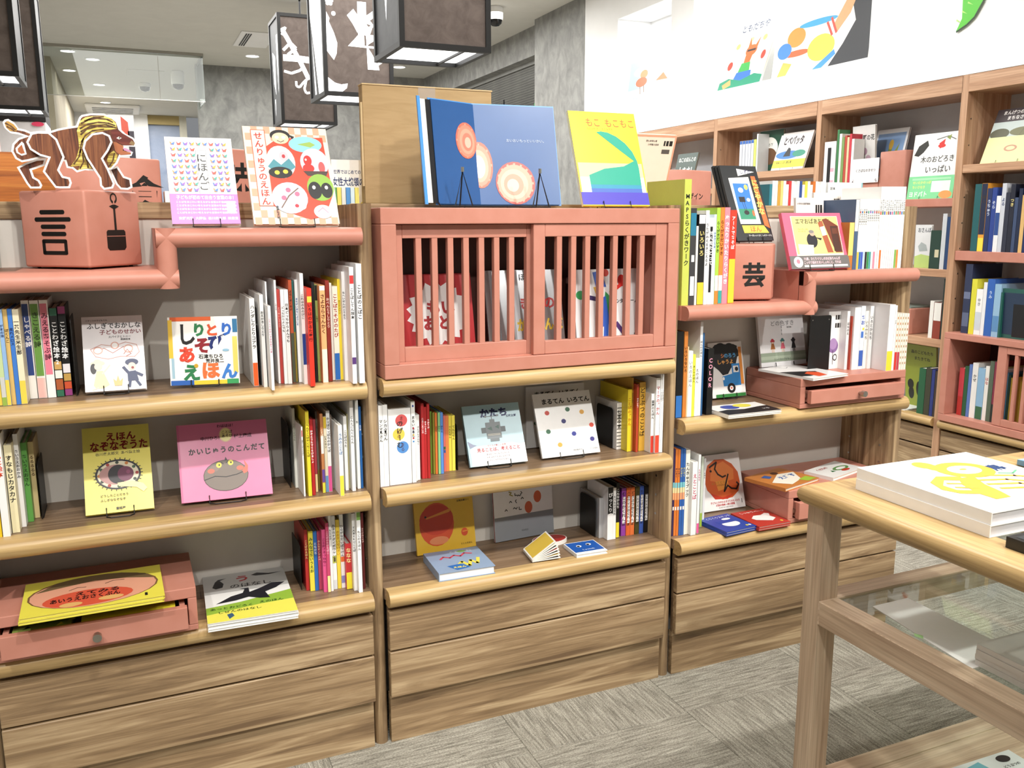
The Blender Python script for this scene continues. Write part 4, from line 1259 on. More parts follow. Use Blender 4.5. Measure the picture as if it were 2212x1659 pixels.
shelf_row([(1.6013, 0.0427, 0.0117, 0.193, 0.17, 'efefef', '444444', 'はなのえ', 'white flower-covered', ()),
 (1.6134, 0.0351, 0.0048, 0.1766, 0.17, 'a8341e', 'f0d0a0', '', 'rust-red', ()),
 (1.6186, 0.0283, 0.0267, 0.2054, 0.17, 'f0f0f0', '333333', '', 'white', ()),
 (1.6464, 0.0283, 0.0179, 0.209, 0.17, 'e4ecf4', '2a4ab0', 'あお', 'blue-splashed', ((0.05, 0.3, '3a62b8'),
 (0.5, 0.6, '4a78c8', 0.2, 0.8),
 (0.62, 0.66, 'e8d83a', 0.5, 0.9))),
 (1.6683, 0.0311, 0.0139, 0.1921, 0.17, 'f0eee6', '555555', 'いろかたち', 'cream', ()),
 (1.6826, 0.0253, 0.0145, 0.2078, 0.17, 'eeeeee', '555555', 'いろとかたち', 'tall grey-white', ()),
 (1.7019, -0.0357, 0.0244, 0.2168, 0.17, 'f2f2f2', '444444', '', 'broad white yellow-footed', ((0.0, 0.3, 'f0dc3a'),)),
 (1.728, -0.0351, 0.0077, 0.2134, 0.17, 'f4f4f2', '444444', 'いろ', 'slim white', ()),
 (1.7386, -0.0336, 0.0098, 0.1868, 0.17, 'efe6d8', 'a86a40', '', 'red-footed dotted', ((0.0, 0.32, 'd8302a'),
 (0.4, 0.44, 'c88a5a', 0.3, 0.7),
 (0.5, 0.54, 'c88a5a', 0.3, 0.7),
 (0.6, 0.64, 'c88a5a', 0.3, 0.7),
 (0.7, 0.74, 'c88a5a', 0.3, 0.7),
 (0.8, 0.84, 'c88a5a', 0.3, 0.7),
 (0.9, 0.94, 'c88a5a', 0.3, 0.7))),
 (1.7488, -0.035, 0.0091, 0.1865, 0.17, 'efe6d8', 'a86a40', '', 'crimson-footed dotted', ((0.0, 0.32, 'c03a50'),
 (0.4, 0.44, 'c88a5a', 0.3, 0.7),
 (0.5, 0.54, 'c88a5a', 0.3, 0.7),
 (0.6, 0.64, 'c88a5a', 0.3, 0.7),
 (0.7, 0.74, 'c88a5a', 0.3, 0.7),
 (0.8, 0.84, 'c88a5a', 0.3, 0.7),
 (0.9, 0.94, 'c88a5a', 0.3, 0.7))),
 (1.7583, -0.0363, 0.0093, 0.1862, 0.17, 'f2eadc', 'a86a40', '', 'first cream dotted', ((0.1, 0.14, 'b89a6a', 0.3, 0.7),
 (0.2, 0.24, 'b89a6a', 0.3, 0.7),
 (0.3, 0.34, 'b89a6a', 0.3, 0.7),
 (0.4, 0.44, 'b89a6a', 0.3, 0.7),
 (0.5, 0.54, 'b89a6a', 0.3, 0.7),
 (0.6, 0.64, 'b89a6a', 0.3, 0.7),
 (0.7, 0.74, 'b89a6a', 0.3, 0.7),
 (0.8, 0.84, 'b89a6a', 0.3, 0.7),
 (0.9, 0.94, 'b89a6a', 0.3, 0.7))),
 (1.768, -0.0375, 0.0087, 0.1858, 0.17, 'f2eadc', 'a86a40', '', 'middle cream dotted', ((0.1, 0.14, 'a88a5a', 0.3, 0.7),
 (0.2, 0.24, 'a88a5a', 0.3, 0.7),
 (0.3, 0.34, 'a88a5a', 0.3, 0.7),
 (0.4, 0.44, 'a88a5a', 0.3, 0.7),
 (0.5, 0.54, 'a88a5a', 0.3, 0.7),
 (0.6, 0.64, 'a88a5a', 0.3, 0.7),
 (0.7, 0.74, 'a88a5a', 0.3, 0.7),
 (0.8, 0.84, 'a88a5a', 0.3, 0.7),
 (0.9, 0.94, 'a88a5a', 0.3, 0.7))),
 (1.7771, -0.0386, 0.0092, 0.1855, 0.17, 'f2eadc', 'a86a40', '', 'last cream dotted', ((0.1, 0.14, 'b8825a', 0.3, 0.7),
 (0.2, 0.24, 'b8825a', 0.3, 0.7),
 (0.3, 0.34, 'b8825a', 0.3, 0.7),
 (0.4, 0.44, 'b8825a', 0.3, 0.7),
 (0.5, 0.54, 'b8825a', 0.3, 0.7),
 (0.6, 0.64, 'b8825a', 0.3, 0.7),
 (0.7, 0.74, 'b8825a', 0.3, 0.7),
 (0.8, 0.84, 'b8825a', 0.3, 0.7),
 (0.9, 0.94, 'b8825a', 0.3, 0.7)))], .9182, 'of the row on the terracotta drawer box', 'books on the drawer box')
shelf_row([(0.933, 0.0277, 0.0064, 0.277, 0.16, '3a2a50', 'e0a060', '', 'dark violet', ((0.42, 0.5, 'e8a070'),
 (0.5, 0.56, 'e8d8a0'),
 (0.56, 0.62, '7ac0c8'),
 (0.3, 0.34, 'e8e4dc', 0.2, 0.9))),
 (0.9398, 0.027, 0.0082, 0.2747, 0.16, 'd87a34', '2a1a3a', 'かいぞく', 'orange cartoon-banded', ((0.42, 0.5, 'e8a070'),
 (0.5, 0.56, 'e8d8a0'),
 (0.56, 0.62, '7ac0c8'),
 (0.3, 0.34, 'e8e4dc', 0.2, 0.9))),
 (0.9484, 0.0255, 0.0078, 0.2741, 0.16, 'd87a34', '2a1a3a', 'かいぞく', 'second orange cartoon-banded', ((0.42, 0.5, 'e8a070'),
 (0.5, 0.56, 'e8d8a0'),
 (0.56, 0.62, '7ac0c8'),
 (0.3, 0.34, 'e8e4dc', 0.2, 0.9))),
 (0.9566, 0.024, 0.0085, 0.2754, 0.16, '2f5fa8', 'e0d060', 'かいぞく', 'blue cartoon-banded', ((0.42, 0.5, 'e8a070'),
 (0.5, 0.56, 'e8d8a0'),
 (0.56, 0.62, '7ac0c8'),
 (0.3, 0.34, 'e8e4dc', 0.2, 0.9))),
 (0.9655, 0.0233, 0.0082, 0.2753, 0.16, '2f5fa8', 'e0d060', 'かいぞく', 'second blue cartoon-banded', ((0.42, 0.5, 'e8a070'),
 (0.5, 0.56, 'e8d8a0'),
 (0.56, 0.62, '7ac0c8'),
 (0.3, 0.34, 'e8e4dc', 0.2, 0.9))),
 (0.9757, 0.0244, 0.015, 0.2695, 0.16, 'f4f2e6', '1a1a1a', 'たんきゅうブック', 'tall ivory black-titled', ()),
 (0.9911, 0.0094, 0.018, 0.2332, 0.16, 'f0f0ee', 'c04a6a', 'えとことば', 'white animal-covered', ()),
 (1.0168, 0.0162, 0.0083, 0.2523, 0.16, 'ececec', 'b04a70', 'えのきもち', 'thin white pink-footed', ((0.0, 0.13, 'e05a98'),)),
 (1.0604, 0.0608, 0.0085, 0.2309, 0.16, 'c8d0c0', '3a5a2a', '', 'pale green', ((0.0, 0.2, '9ab840'),)),
 (1.0861, 0.083, 0.0073, 0.2168, 0.145, 'dcdcdc', '222222', 'えほん', 'short black-lettered', ())], .4462, 'of the row beside the orange circle book', 'books on the lowest shelf of the end bay')

# ------------------------------------------------------------------ books shown cover-out
K_, W_ = '1c1a1c', 'f4f3f1'
B = .02
def person(cx, y, s, hair, skin, coat, hat=None, legs='e8c8b0'):
    """small standing figure drawn from plain shapes"""
    q = [('p', coat, [cx - 6 * s, y + 12 * s, cx - 3 * s, y, cx + 3 * s, y, cx + 6 * s, y + 12 * s]), ('l', legs, 2 * s, [cx - 2 * s, y + 12 * s, cx - 2 * s, y + 18 * s]),
         ('l', legs, 2 * s, [cx + 2 * s, y + 12 * s, cx + 2 * s, y + 18 * s]), ('e', hair, cx, y - 4 * s, 4.6 * s, 4.6 * s), ('e', skin, cx, y - 2.6 * s, 3.2 * s, 3 * s)]
    if hat:
        q += [('e', hat, cx, y - 5 * s, 6 * s, 2.2 * s), ('e', hat, cx, y - 7 * s, 3.4 * s, 3 * s)]
    return q

face_book((-0.6532, 0.0605, 1.0205, -0.0256, 0.435, 0.1304, 0.182), .012, 'efecee', [
    ('t', '4a4048', 'イギリスの子どもうた', 6, 4, 2.6), ('t', K_, 'ふしぎでおかしな', 8, 8.5, 8.6, {'b': B, 'sx': 1.12}), ('t', '7a1420', '子どものせかい', 28, 18, 7, {'b': B, 'sx': 1.1}),
    ('t', K_, 'スパイクとトニー', 42, 26.5, 3.4), ('t', K_, '原詩絵本', 62, 30.5, 3),
    ('l', 'c98878', 1, [12, 44, 30, 38, 50, 41, 70, 36, 88, 40, 92, 50, 84, 56, 60, 55, 40, 58, 20, 54, 12, 44]), ('l', 'b06a5c', 1, [18, 48, 34, 43, 48, 50, 66, 42, 80, 50]),
    ('e', 'd9a698', 24, 46, 8, 5), ('e', W_, 24, 46, 6, 3.6), ('e', 'd9a698', 52, 40, 7, 5), ('e', W_, 52, 40, 5, 3.6), ('e', 'd9a698', 74, 45, 8, 5.5), ('e', W_, 74, 45, 6, 4), ('l', 'b06a5c', 1.2, [66, 52, 72, 46, 78, 52, 70, 55]),
    ('e', 'e8dfb8', 22, 63, 12, 3.5), ('e', 'e8dfb8', 22, 61, 6, 3.5), ('e', K_, 15, 70, 5, 7), ('e', 'f0d3bc', 23, 67.5, 6.5, 4.6), ('p', 'efe2a6', [14, 92, 20, 73, 30, 73, 40, 92, 30, 96, 18, 96]), ('l', 'f0d3bc', 2.4, [29, 77, 42, 66]), ('l', 'f0d3bc', 2.2, [22, 95, 12, 98]),
    ('e', '2f3b5e', 78, 63.5, 11, 4.5), ('e', 'f0d3bc', 78, 69, 6.5, 5), ('e', '8a2a28', 79, 71, 2.4, 1.8), ('p', '27345c', [70, 76, 84, 75, 88, 88, 70, 89]), ('l', '27345c', 5, [84, 78, 94, 82]), ('l', '27345c', 5, [72, 78, 64, 70]), ('l', '27345c', 4.5, [74, 88, 72, 96]), ('l', '27345c', 4.5, [84, 88, 90, 95]),
    ('p', 'd8b77a', [48, 94, 46, 84, 51, 88, 54, 80, 57, 88, 62, 84, 60, 94])],
    'white nursery book with two running children and red scribbles, under the lion')
face_book((-0.4698, 0.0687, 1.0205, -0.1917, 0.13, 0.1576, 0.162), .012, 'f2f1ec', [
    ('r', 'd9602e', 3, 0, 62, 6), ('r', 'e8c040', 0, 4, 6, 60), ('r', '9fc0d0', 3, 60, 7, 90), ('r', '2f6f9a', 93, 4, 100, 24), ('r', 'ecd06a', 92, 30, 99, 84), ('r', '2f62b0', 1, 93, 34, 100), ('r', 'e8c83a', 34, 94, 82, 100), ('r', '3a9a5a', 82, 93, 99, 100),
    ('t', K_, 'し', 12, 8, 34, {'b': .03, 'sx': .8}), ('t', '2a7a4a', 'り', 34, 9, 20, {'b': .05}), ('t', 'd8552e', 'と', 53, 10, 19, {'b': .05}), ('t', '2a62b8', 'り', 74, 9, 20, {'b': .05}),
    ('t', '8a1c28', 'そ', 36, 30, 24, {'b': .05}), ('t', '1a2a6a', 'び', 56, 26, 25, {'b': .05}), ('t', 'd8452e', 'あ', 13, 43, 24, {'b': .05}), ('t', K_, '石津ちひろ', 42, 55, 7, {'b': B}), ('t', K_, '荒井良二', 52, 62, 6.5, {'b': B}),
    ('t', '2a7a4a', 'え', 18, 69, 25, {'b': .05}), ('t', 'e0703a', 'ほ', 45, 66, 26, {'b': .05}), ('t', '3a7ac8', 'ん', 74, 69, 24, {'b': .05}), ('e', 'c8a030', 38, 72, 3, 3), ('e', 'b04030', 22, 50, 1.5, 1.5), ('e', '8fb8d0', 82, 50, 5, 2)],
    'square white book with big multicoloured brush letters, under the lion')
face_book((-0.6763, 0.0567, 0.7295, -0.0184, 0.555, 0.149, 0.216), .011, 'ece06e', [
    ('t', '8a1c22', 'えほん', 34, 7, 10.5, {'b': .03, 'sx': 1}), ('t', '8a1c22', 'なぞなぞうた', 10, 17, 12, {'b': .03, 'sx': 1.12}), ('t', '4a4420', '谷川俊太郎文　あべ弘士絵', 18, 30, 4, {'sx': 1.0}),
    ('e', K_, 50, 57, 34, 17.5), ('e', 'e4dcc0', 50, 57, 31, 15.5), ] + [('e', ('a8342a', '2a3a2a', 'c87a2a', '3a5a3a')[k % 4], 50 + 28 * cos(k * .52), 57 + 13.8 * sin(k * .52), 2.6, 1.8) for k in range(12)] +
    [('e', 'b88a86', 46, 57, 24, 11.5), ('e', '17131a', 50, 57, 15, 11), ('e', '6a2448', 61, 57, 12, 8.5), ('e', '8a3a62', 65, 55, 3, 2.4)] +
    [('l', K_, 1.2, [50 + 33 * cos(k * .21), 57 + 17 * sin(k * .21), 50 + 36.5 * cos(k * .21), 57 + 19 * sin(k * .21)]) for k in range(30)] +
    [('p', 'f0e8a8', [48, 67, 70, 66, 86, 70, 92, 76, 86, 80, 76, 74, 50, 71]), ('t', '4a4420', 'どうしたことだろう', 22, 79, 3.2), ('t', '4a4420', 'ふしぎななぞなぞ', 22, 84, 3.2), ('t', K_, '童話屋', 44, 94, 3.2, {'b': B})],
    'yellow book with a black-fringed eye on its cover, lion bay middle shelf', spine='e2d45e')
face_book((-0.4654, 0.0621, 0.7295, -0.0405, 0.425, 0.2161, 0.194), .011, 'e07fa6', [
    ('r', 'd26f98', 0, 0, 2.2, 100), ('t', '3a1a2a', '中川ひろたか', 25, 17.5, 5.4, {'b': B}), ('e', 'efe6a0', 53, 17, 7.2, 9.5), ('e', 'e07fa6', 53, 17, 6.9, 9), ('e', 'efe6a0', 53, 17, 6.5, 8.6), ('t', '3a1a2a', 'ことば', 48.5, 11, 4.6), ('t', '3a1a2a', 'あそび', 48.5, 16, 4.6), ('t', '3a1a2a', '村上康成', 62, 17, 5.6, {'b': B}), ('t', '3a1a2a', 'わははは！', 44, 2.5, 4.6, {'b': B}),
    ('t', '221018', 'かいじゅうのこんだて', 11, 31.5, 9.2, {'b': .035, 'sx': .93, 'g': 1.12}),
    ('p', '3a3234', [49, 52, 51, 46, 53, 51]), ('e', '3a3234', 50, 70, 24.8, 20.2), ('e', '7d7168', 50, 70, 24.2, 19.5), ('e', '8c7a72', 38, 60, 5, 4), ('e', 'c8705c', 34, 63, 4, 3.2), ('e', 'c8705c', 66, 62, 4, 3.2), ('e', 'ece05a', 43, 56, 3, 3.6), ('e', 'ece05a', 56, 54, 3, 3.6), ('e', K_, 43.4, 56, .9, 1.2), ('e', K_, 56.4, 54, .9, 1.2), ('l', K_, .8, [46, 53, 48, 55]), ('l', K_, .8, [51, 54, 53, 52]),
    ('l', K_, .9, [26, 74, 38, 70, 50, 72, 62, 70, 73, 66]), ('p', 'e0705c', [68, 66, 72, 60, 71, 52, 75, 60, 74, 68, 70, 70])],
    'wide pink book with a round grey monster head, lion bay middle shelf')
face_book((-0.4439, -0.012, 1.3988, 0.0, 0.455, 0.1469, 0.22), .01, 'f4f3f3',
    [q for r in range(9) for c in range(9) if not 3 < c < 6 or r < 1 for q in
     [('p', ('e09a3a', 'd0607a', '5a86d0', '7a60b8', 'e0705a')[(r * 3 + c) % 5], [7 + c * 9.6, 5 + r * 6.7, 13.4 + c * 9.6, 9.4 + r * 6.7, 8.6 + c * 9.6, 9.6 + r * 6.7]),
      ('p', ('5a86d0', 'e0b040', 'd8604a', '4aa898', '9a6ac0')[(r + c * 2) % 5], [15 + c * 9.6, 5.4 + r * 6.7, 13 + c * 9.6, 9.6 + r * 6.7, 8 + c * 9.6, 8.4 + r * 6.7])]] +
    [('r', '9a9aa2', 44, 15, 59.5, 66), ('r', W_, 44.7, 15.5, 58.8, 66), ('t', '222226', 'にほんご', 51.7, 19, 10.8, {'v': 1, 'b': .012}),
     ('r', 'd27fd0', 0, 66, 100, 100), ('t', W_, '子どもが初めて出合う言葉の本！', 9, 67.5, 4.9, {'b': .02, 'sx': 1.14})] + [('t', W_, 'ことばをあじわい考えながら言葉の不思議に出会う', 8, 74 + 4 * k, 2.6, {'sx': 1.12}) for k in range(4)] +
    [('r', 'f2e8f0', 82, 74, 95, 88), ('t', W_, '安野光雅　大岡信　谷川俊太郎　松居直', 10, 92, 3.4, {'b': .02, 'sx': 1.15})],
    'white book with rows of small flowers and a lilac band, on the high terracotta step')
face_book((-0.2672, -0.012, 1.3986, 0.0, 0.48, 0.1995, 0.26), .012, 'f2e3cf',
    [('r', 'eba98c', 2 + c * 7.4, r * 7.2, 9.4 + c * 7.4, 7.2 + r * 7.2) for r in range(14) for c in range(13) if (r + c) % 2 and (r < 2 or r > 11 or c < 2)] +
    [('p', 'e2482e', [20, 24, 40, 12, 94, 10, 97, 70, 84, 92, 66, 96, 40, 88, 20, 80]),
     ('r', 'f3e6d2', 9, 4, 25, 82), ('l', 'd85a3a', .8, [9, 4, 25, 4, 25, 82, 9, 82, 9, 4]), ('t', 'c02820', 'せんりゅうのえほん', 17, 6, 8.1, {'v': 1, 'b': .02, 'g': 1.04}),
     ('e', K_, 43, 9, 12, 6), ('e', 'f0cfae', 43, 12, 10, 6), ('e', W_, 39, 11, 2.4, 1.6), ('e', W_, 47, 11, 2.4, 1.6), ('l', K_, .8, [39, 14.5, 43, 16, 47, 14.5]), ('p', K_, [54, 8, 60, 10, 57, 13]),
     ('e', '8fd0ea', 72, 18, 20, 8.5), ('p', '9ab85a', [62, 18, 78, 15, 84, 18, 78, 21]), ('e', 'f4f0ea', 40, 37, 17, 17), ('p', '4f93a0', [24, 42, 32, 34, 40, 40, 50, 33, 57, 42, 50, 46, 30, 46]), ('e', 'f2c0c8', 44, 31, 5.5, 5), ('e', 'b8343c', 44, 31, 2, 2),
     ('e', K_, 38, 48, 14, 6), ('e', 'e8d24a', 34, 48, 3, 2.2), ('e', 'e8d24a', 44, 47, 3, 2.2),
     ('e', 'f0cdea', 80, 37, 17, 15), ('e', 'c83028', 72, 35, 5, 5.5), ('e', 'c83028', 72, 43, 7, 4.5), ('e', 'e05a5a', 88, 42, 4, 6), ('e', W_, 70, 34, 1.2, 1.2), ('p', '4a3a34', [65, 46, 95, 46, 92, 51, 70, 51]),
     ('e', 'cfd6ea', 45, 74, 21, 16), ('l', '7a5a48', 1.4, [34, 84, 44, 72, 56, 64]), ('e', 'e07090', 44, 66, 3, 2.4), ('e', 'e07090', 54, 70, 3, 2.4), ('e', 'e07090', 38, 74, 3, 2.4), ('e', W_, 58, 82, 5, 4), ('e', 'c83040', 52, 82, 2.4, 1.8),
     ('e', '8fb84a', 83, 63, 16, 14), ('e', K_, 76, 66, 8, 9), ('e', K_, 90, 66, 7, 8), ('e', W_, 75, 63, 2, 2), ('e', W_, 90, 63, 2, 2), ('e', 'f4e8ea', 82, 88, 11, 7), ('l', 'e89ab0', 1.2, [76, 88, 82, 84, 88, 89]),
     ('t', K_, '斎藤隆夫絵', 29, 82, 2.6, {'v': 1})],
    'checkered salmon book with round picture bubbles, on the high terracotta step')
face_book((0.2899, 0.0684, 0.7305, -0.0289, 0.43, 0.1725, 0.174), .011, 'a9cbd6', [
    ('t', '1f2a5c', 'かたち', 29, 6, 15.5, {'b': .05, 'sx': 1.05}), ('t', '1f2a5c', '五味太郎', 74, 19, 4.6, {'b': .03}),
    ('l', '5c6468', 1, [38, 20, 58, 20]), ('e', '7c8488', 38, 20, 1.8, 1.8), ('e', '7c8488', 59, 19, 1.8, 1.8), ('l', '7a8286', 1.4, [48.5, 20, 48.5, 27]), ('r', '7c8488', 44, 25, 53, 30),
    ('r', '7a8286', 36, 30, 62, 57), ('r', '687074', 28, 38, 36, 47), ('r', '687074', 62, 38, 70, 47), ('p', '4d6a64', [38, 40, 46, 37, 47, 44]), ('p', '4d6a64', [52, 38, 59, 35, 59, 42]), ('r', 'c8c6bc', 38, 49, 60, 52), ('r', '5c6468', 38, 50.2, 60, 50.8), ('r', '6c7478', 41, 57, 57, 62),
    ('p', 'f1f4f4', [3, 72, 12, 68, 30, 67, 48, 68, 60, 66, 78, 66, 92, 70, 100, 68, 100, 100, 3, 100]), ('p', 'bfd4dc', [3, 78, 8, 74, 10, 100, 3, 100]), ('p', '8a90a8', [1, 58, 10, 64, 16, 66, 4, 70]), ('p', 'd4e2e8', [84, 78, 92, 74, 98, 82, 98, 92, 88, 90]),
    ('t', 'a81c28', 'かたちの新しい世界', 34, 66.5, 3.6), ('t', 'a81c28', '見ることは、考えること', 15, 71, 7, {'b': .03, 'sx': .98}), ('t', '5a2a30', 'まるもしかくもさんかくも', 30, 80.5, 3.4), ('t', '5a2a30', 'みればかたちみんなかたち', 30, 85.5, 3.4), ('t', '5a2a30', 'たのしいかたちのえほん', 30, 90.5, 3.4)],
    'pale blue book with a grey block robot head, under the slatted cabinet', spine='9fc0cc')
DOTS = [(20, 31, 'c23a2e'), (56, 28, '1f5a3a'), (80, 34, 'd8a03a'), (46, 46, '1f1f6a'), (17, 60, '1f5a3a'), (93, 56, 'd8452e'), (60, 67, '1f2a8a'), (33, 82, 'f0a03a'), (90, 78, '2a1f7a')]
DOT = [('t', K_, 'まるてん いろてん', 13, 8.5, 9.4, {'b': .03, 'sx': 1.05})] + [('e', c, x, y, 4, 3.6) for x, y, c in DOTS] + [('t', '555555', '中辻悦子さく', 54, 91, 3), ('t', '555555', '０１２えほん', 82, 91, 3)]
face_book((0.513, 0.0701, 0.7305, -0.0129, 0.415, 0.1879, 0.19), .009, 'f1f0ef', DOT,
    'white book with nine scattered coloured dots, standing before its twin')
face_book((0.5279, 0.2142, 0.7245, -0.0098, 0.235, 0.1967, 0.188), .009, 'f1f0ef', DOT,
    'half hidden white dotted book behind its twin, leaning on the back', stand=False)
face_book((0.1654, 0.1828, 0.4492, 0.0431, 0.24, 0.1856, 0.172), .009, 'e0b53c', [
    ('t', K_, 'ちいさいおおきい', 46, 3, 6, {'b': B}), ('t', K_, '五味太郎さく', 72, 15, 4), ('e', 'd0512f', 36, 52, 29, 37), ('e', 'c4402a', 36, 44, 28.5, 26), ('e', 'dd8a5e', 38, 80, 16, 7), ('e', K_, 18, 37, 1.8, 1.8), ('p', 'e0913e', [18, 39, 60, 28, 62, 30, 58, 34, 19, 41]),
    ('e', 'd0512f', 82, 72, 5.6, 7), ('p', 'e0913e', [78, 70, 90, 69, 89, 71, 79, 72]), ('t', K_, '０１２えほん', 74, 90, 3.6)],
    'mustard yellow book with a red egg shape, leaning on the lowest middle shelf', stand=False)
face_book((0.4139, 0.1901, 0.4492, 0.0649, 0.185, 0.2028, 0.168), .009, 'e9e8e9', [
    ('r', '84878c', 0, 56, 100, 100), ('e', 'c85a30', 74, 28, 6.5, 11), ('e', 'c85a30', 58, 45, 6.5, 11), ('l', '9a8a3a', 1.6, [26, 12, 30, 14, 27, 17, 32, 20]), ('l', K_, 1.2, [36, 16, 36, 20, 40, 20]), ('l', K_, 1.2, [40, 22, 42, 20, 44, 22, 46, 20]), ('l', K_, 1.2, [46, 14, 48, 17, 45, 19]),
    ('l', K_, 1.2, [26, 32, 28, 29, 30, 32]), ('l', K_, 1.2, [38, 28, 36, 30, 38, 34]), ('l', K_, 1.2, [18, 46, 20, 43, 22, 46]), ('l', K_, 1.2, [32, 44, 34, 42, 37, 45, 39, 42]), ('l', K_, 1.2, [42, 42, 42, 47, 46, 47]), ('l', K_, 1.2, [46, 28, 48, 25, 50, 28]), ('t', '3a3a3c', '元永定正', 44, 84, 3.6)],
    'white and grey book with two orange ovals, leaning on the lowest middle shelf', stand=False, spine='a83030')
face_book((0.5923, -0.012, 1.4441, 0.0, 0.36, 0.2095, 0.274), .009, 'f6ea3c', [
    ('t', 'd8622e', 'もこ もこもこ', 23, 6.5, 10, {'b': .01, 'sx': .94}), ('t', '8a8a30', 'たにかわさく　もとながえ', 24, 17, 2.6), ('r', 'f7f2a0', 2, 55, 98, 70), ('r', 'faf8e6', 2, 70, 98, 86),
    ('p', '1fa088', [37, 22, 44, 21, 54, 22, 66, 26, 78, 33, 87, 42, 92, 52, 93, 60, 92, 86, 16, 86, 16, 68, 40, 61, 70, 58, 87, 52, 70, 42, 52, 31]), ('r', '2f8fb0', 16, 78, 92, 82), ('r', '4466b8', 16, 82, 92, 86), ('r', '4a3fb8', 0, 86, 100, 99)],
    'tall yellow book with a green curved shape over violet, on the slatted cabinet top', spine='f4f2ea')
face_book((1.161, 0.06, 1.3426, 0.0, 0.43, 0.1384, 0.252), .01, '27292c', [
    ('p', W_, [44, 4, 92, 8, 44, 14]), ('t', '3a3a6a', 'しずか', 50, 5, 6), ('p', W_, [16, 17, 72, 15, 76, 78, 20, 78]), ('r', '2f78d0', 24, 24, 66, 68), ('r', '2f8a6a', 24, 58, 66, 72), ('e', 'f0d860', 58, 29, 5, 3.6), ('e', W_, 42, 33, 7, 3.4), ('e', W_, 57, 46, 5, 2.4), ('r', K_, 32, 42, 48, 49), ('l', K_, 1, [38, 49, 42, 62]), ('l', K_, 1, [44, 49, 46, 62]), ('e', K_, 44, 63, 7, 3), ('e', 'd86a3a', 62, 64, 3, 4),
    ('p', 'ee6a30', [78, 14, 90, 14, 98, 84, 84, 80]), ('t', 'f4e26a', 'にぎやかな', 85.5, 18, 9.6, {'v': 1, 'b': .03}), ('p', 'f2df4a', [22, 80, 82, 80, 92, 90, 24, 90]), ('t', 'e0602e', 'ほん', 42, 80.5, 8.6, {'b': .03}), ('t', W_, 'マーガレットさく　レオナードえ', 34, 92, 2.6)],
    'black book with a blue window and orange sidebar, above the terracotta art sign box', stack=.029)
for k in (1, 2):
    p = (1.161, 0.06, 1.3426, 0.0, 0.43, 0.1384, 0.252)
    face_book((p[0] - .002 * k, p[1] + .0135 * k, p[2], p[3], p[4], p[5], p[6]), .01, '1d1f22', [], ('black book second of the three leaning together', 'black book hindmost of the three leaning together')[k - 1] + ', above the art sign box', stand=False)
face_book((1.313, -0.012, 1.2567, 0.0, 0.345, 0.2335, 0.18), .014, 'e06a86', [
    ('r', 'f3ead0', 13, 6, 93, 82), ('r', 'f0df86', 14.5, 7, 92, 74), ('t', '2a2426', 'エマおばあちゃん', 20, 10, 10.4, {'b': .02, 'sx': .96}), ('p', '7a3a24', [66, 12, 74, 10, 92, 24, 92, 72, 80, 72]), ('p', 'a8583a', [58, 18, 66, 14, 76, 72, 66, 72]), ('r', '4a2a20', 78, 24, 90, 70), ('r', '6a3a28', 80, 28, 89, 38), ('p', 'f4f0dc', [60, 26, 68, 24, 70, 40, 62, 42]), ('e', '26242a', 43, 50, 9, 13), ('e', 'c8a890', 45, 37, 4.4, 5), ('e', '8a8480', 44, 34, 4.4, 3), ('p', '26242a', [48, 44, 60, 46, 58, 50]),
    ('p', 'f4efc8', [18, 56, 44, 58, 42, 74, 18, 74]), ('t', '8a7a3a', 'ウェンディ　ぶん', 22, 28, 3), ('t', '8a7a3a', 'バーバラ　え', 22, 32, 3),
    ('r', '6e6a68', 0, 77, 100, 100), ('e', W_, 13, 88, 7.5, 9.5), ('e', 'e08090', 13, 87, 3, 4), ('t', 'f4d0d8', '72歳、ひとりぐらしのおばあちゃんが', 23, 79.5, 6, {'b': .02, 'sx': .78}), ('t', 'f4d0d8', 'こっそり始めたないしょのこと、それは', 22, 86, 6, {'b': .02, 'sx': .76}), ('r', 'e8e4e2', 22, 93.5, 96, 97)],
    'pink book with a yellow picture and grey paper band, on the high terracotta step')
face_book((1.1831, 0.1808, 0.8305, -0.0074, 0.285, 0.1337, 0.182), .008, 'e6e4e2', [
    ('p', '181618', [8, 12, 20, 4, 36, 2, 52, 4, 62, 8, 74, 4, 86, 8, 84, 16, 96, 24, 84, 28, 78, 40, 62, 48, 52, 58, 36, 60, 24, 50, 10, 42]), ('e', '181618', 62, 10, 14, 8), ('e', '181618', 36, 10, 16, 9), ('e', '181618', 76, 18, 12, 9),
    ('t', 'd87a3a', 'シ', 34, 20, 9, {'b': .03}), ('t', '4a9ad0', 'のろう', 44, 20, 9, {'b': .03}), ('t', 'e0a050', 'しゃうよ', 22, 31, 9, {'b': .03}), ('r', 'd88a3a', 88, 10, 97, 78), ('p', '2f82c4', [34, 62, 64, 58, 64, 40, 88, 40, 88, 80, 36, 80]), ('r', 'e6e4e2', 68, 44, 84, 56), ('e', '181618', 78, 50, 5, 4), ('r', W_, 58, 80, 99, 92), ('e', '181618', 58, 84, 12, 9), ('e', W_, 58, 84, 5.5, 4.2), ('e', 'd8552e', 58, 84, 2.4, 1.8), ('r', '2f7a3a', 10, 94, 99, 100), ('e', W_, 37, 66, 3, 3)],
    'book with a blue truck puffing black smoke, on the end bay middle shelf')
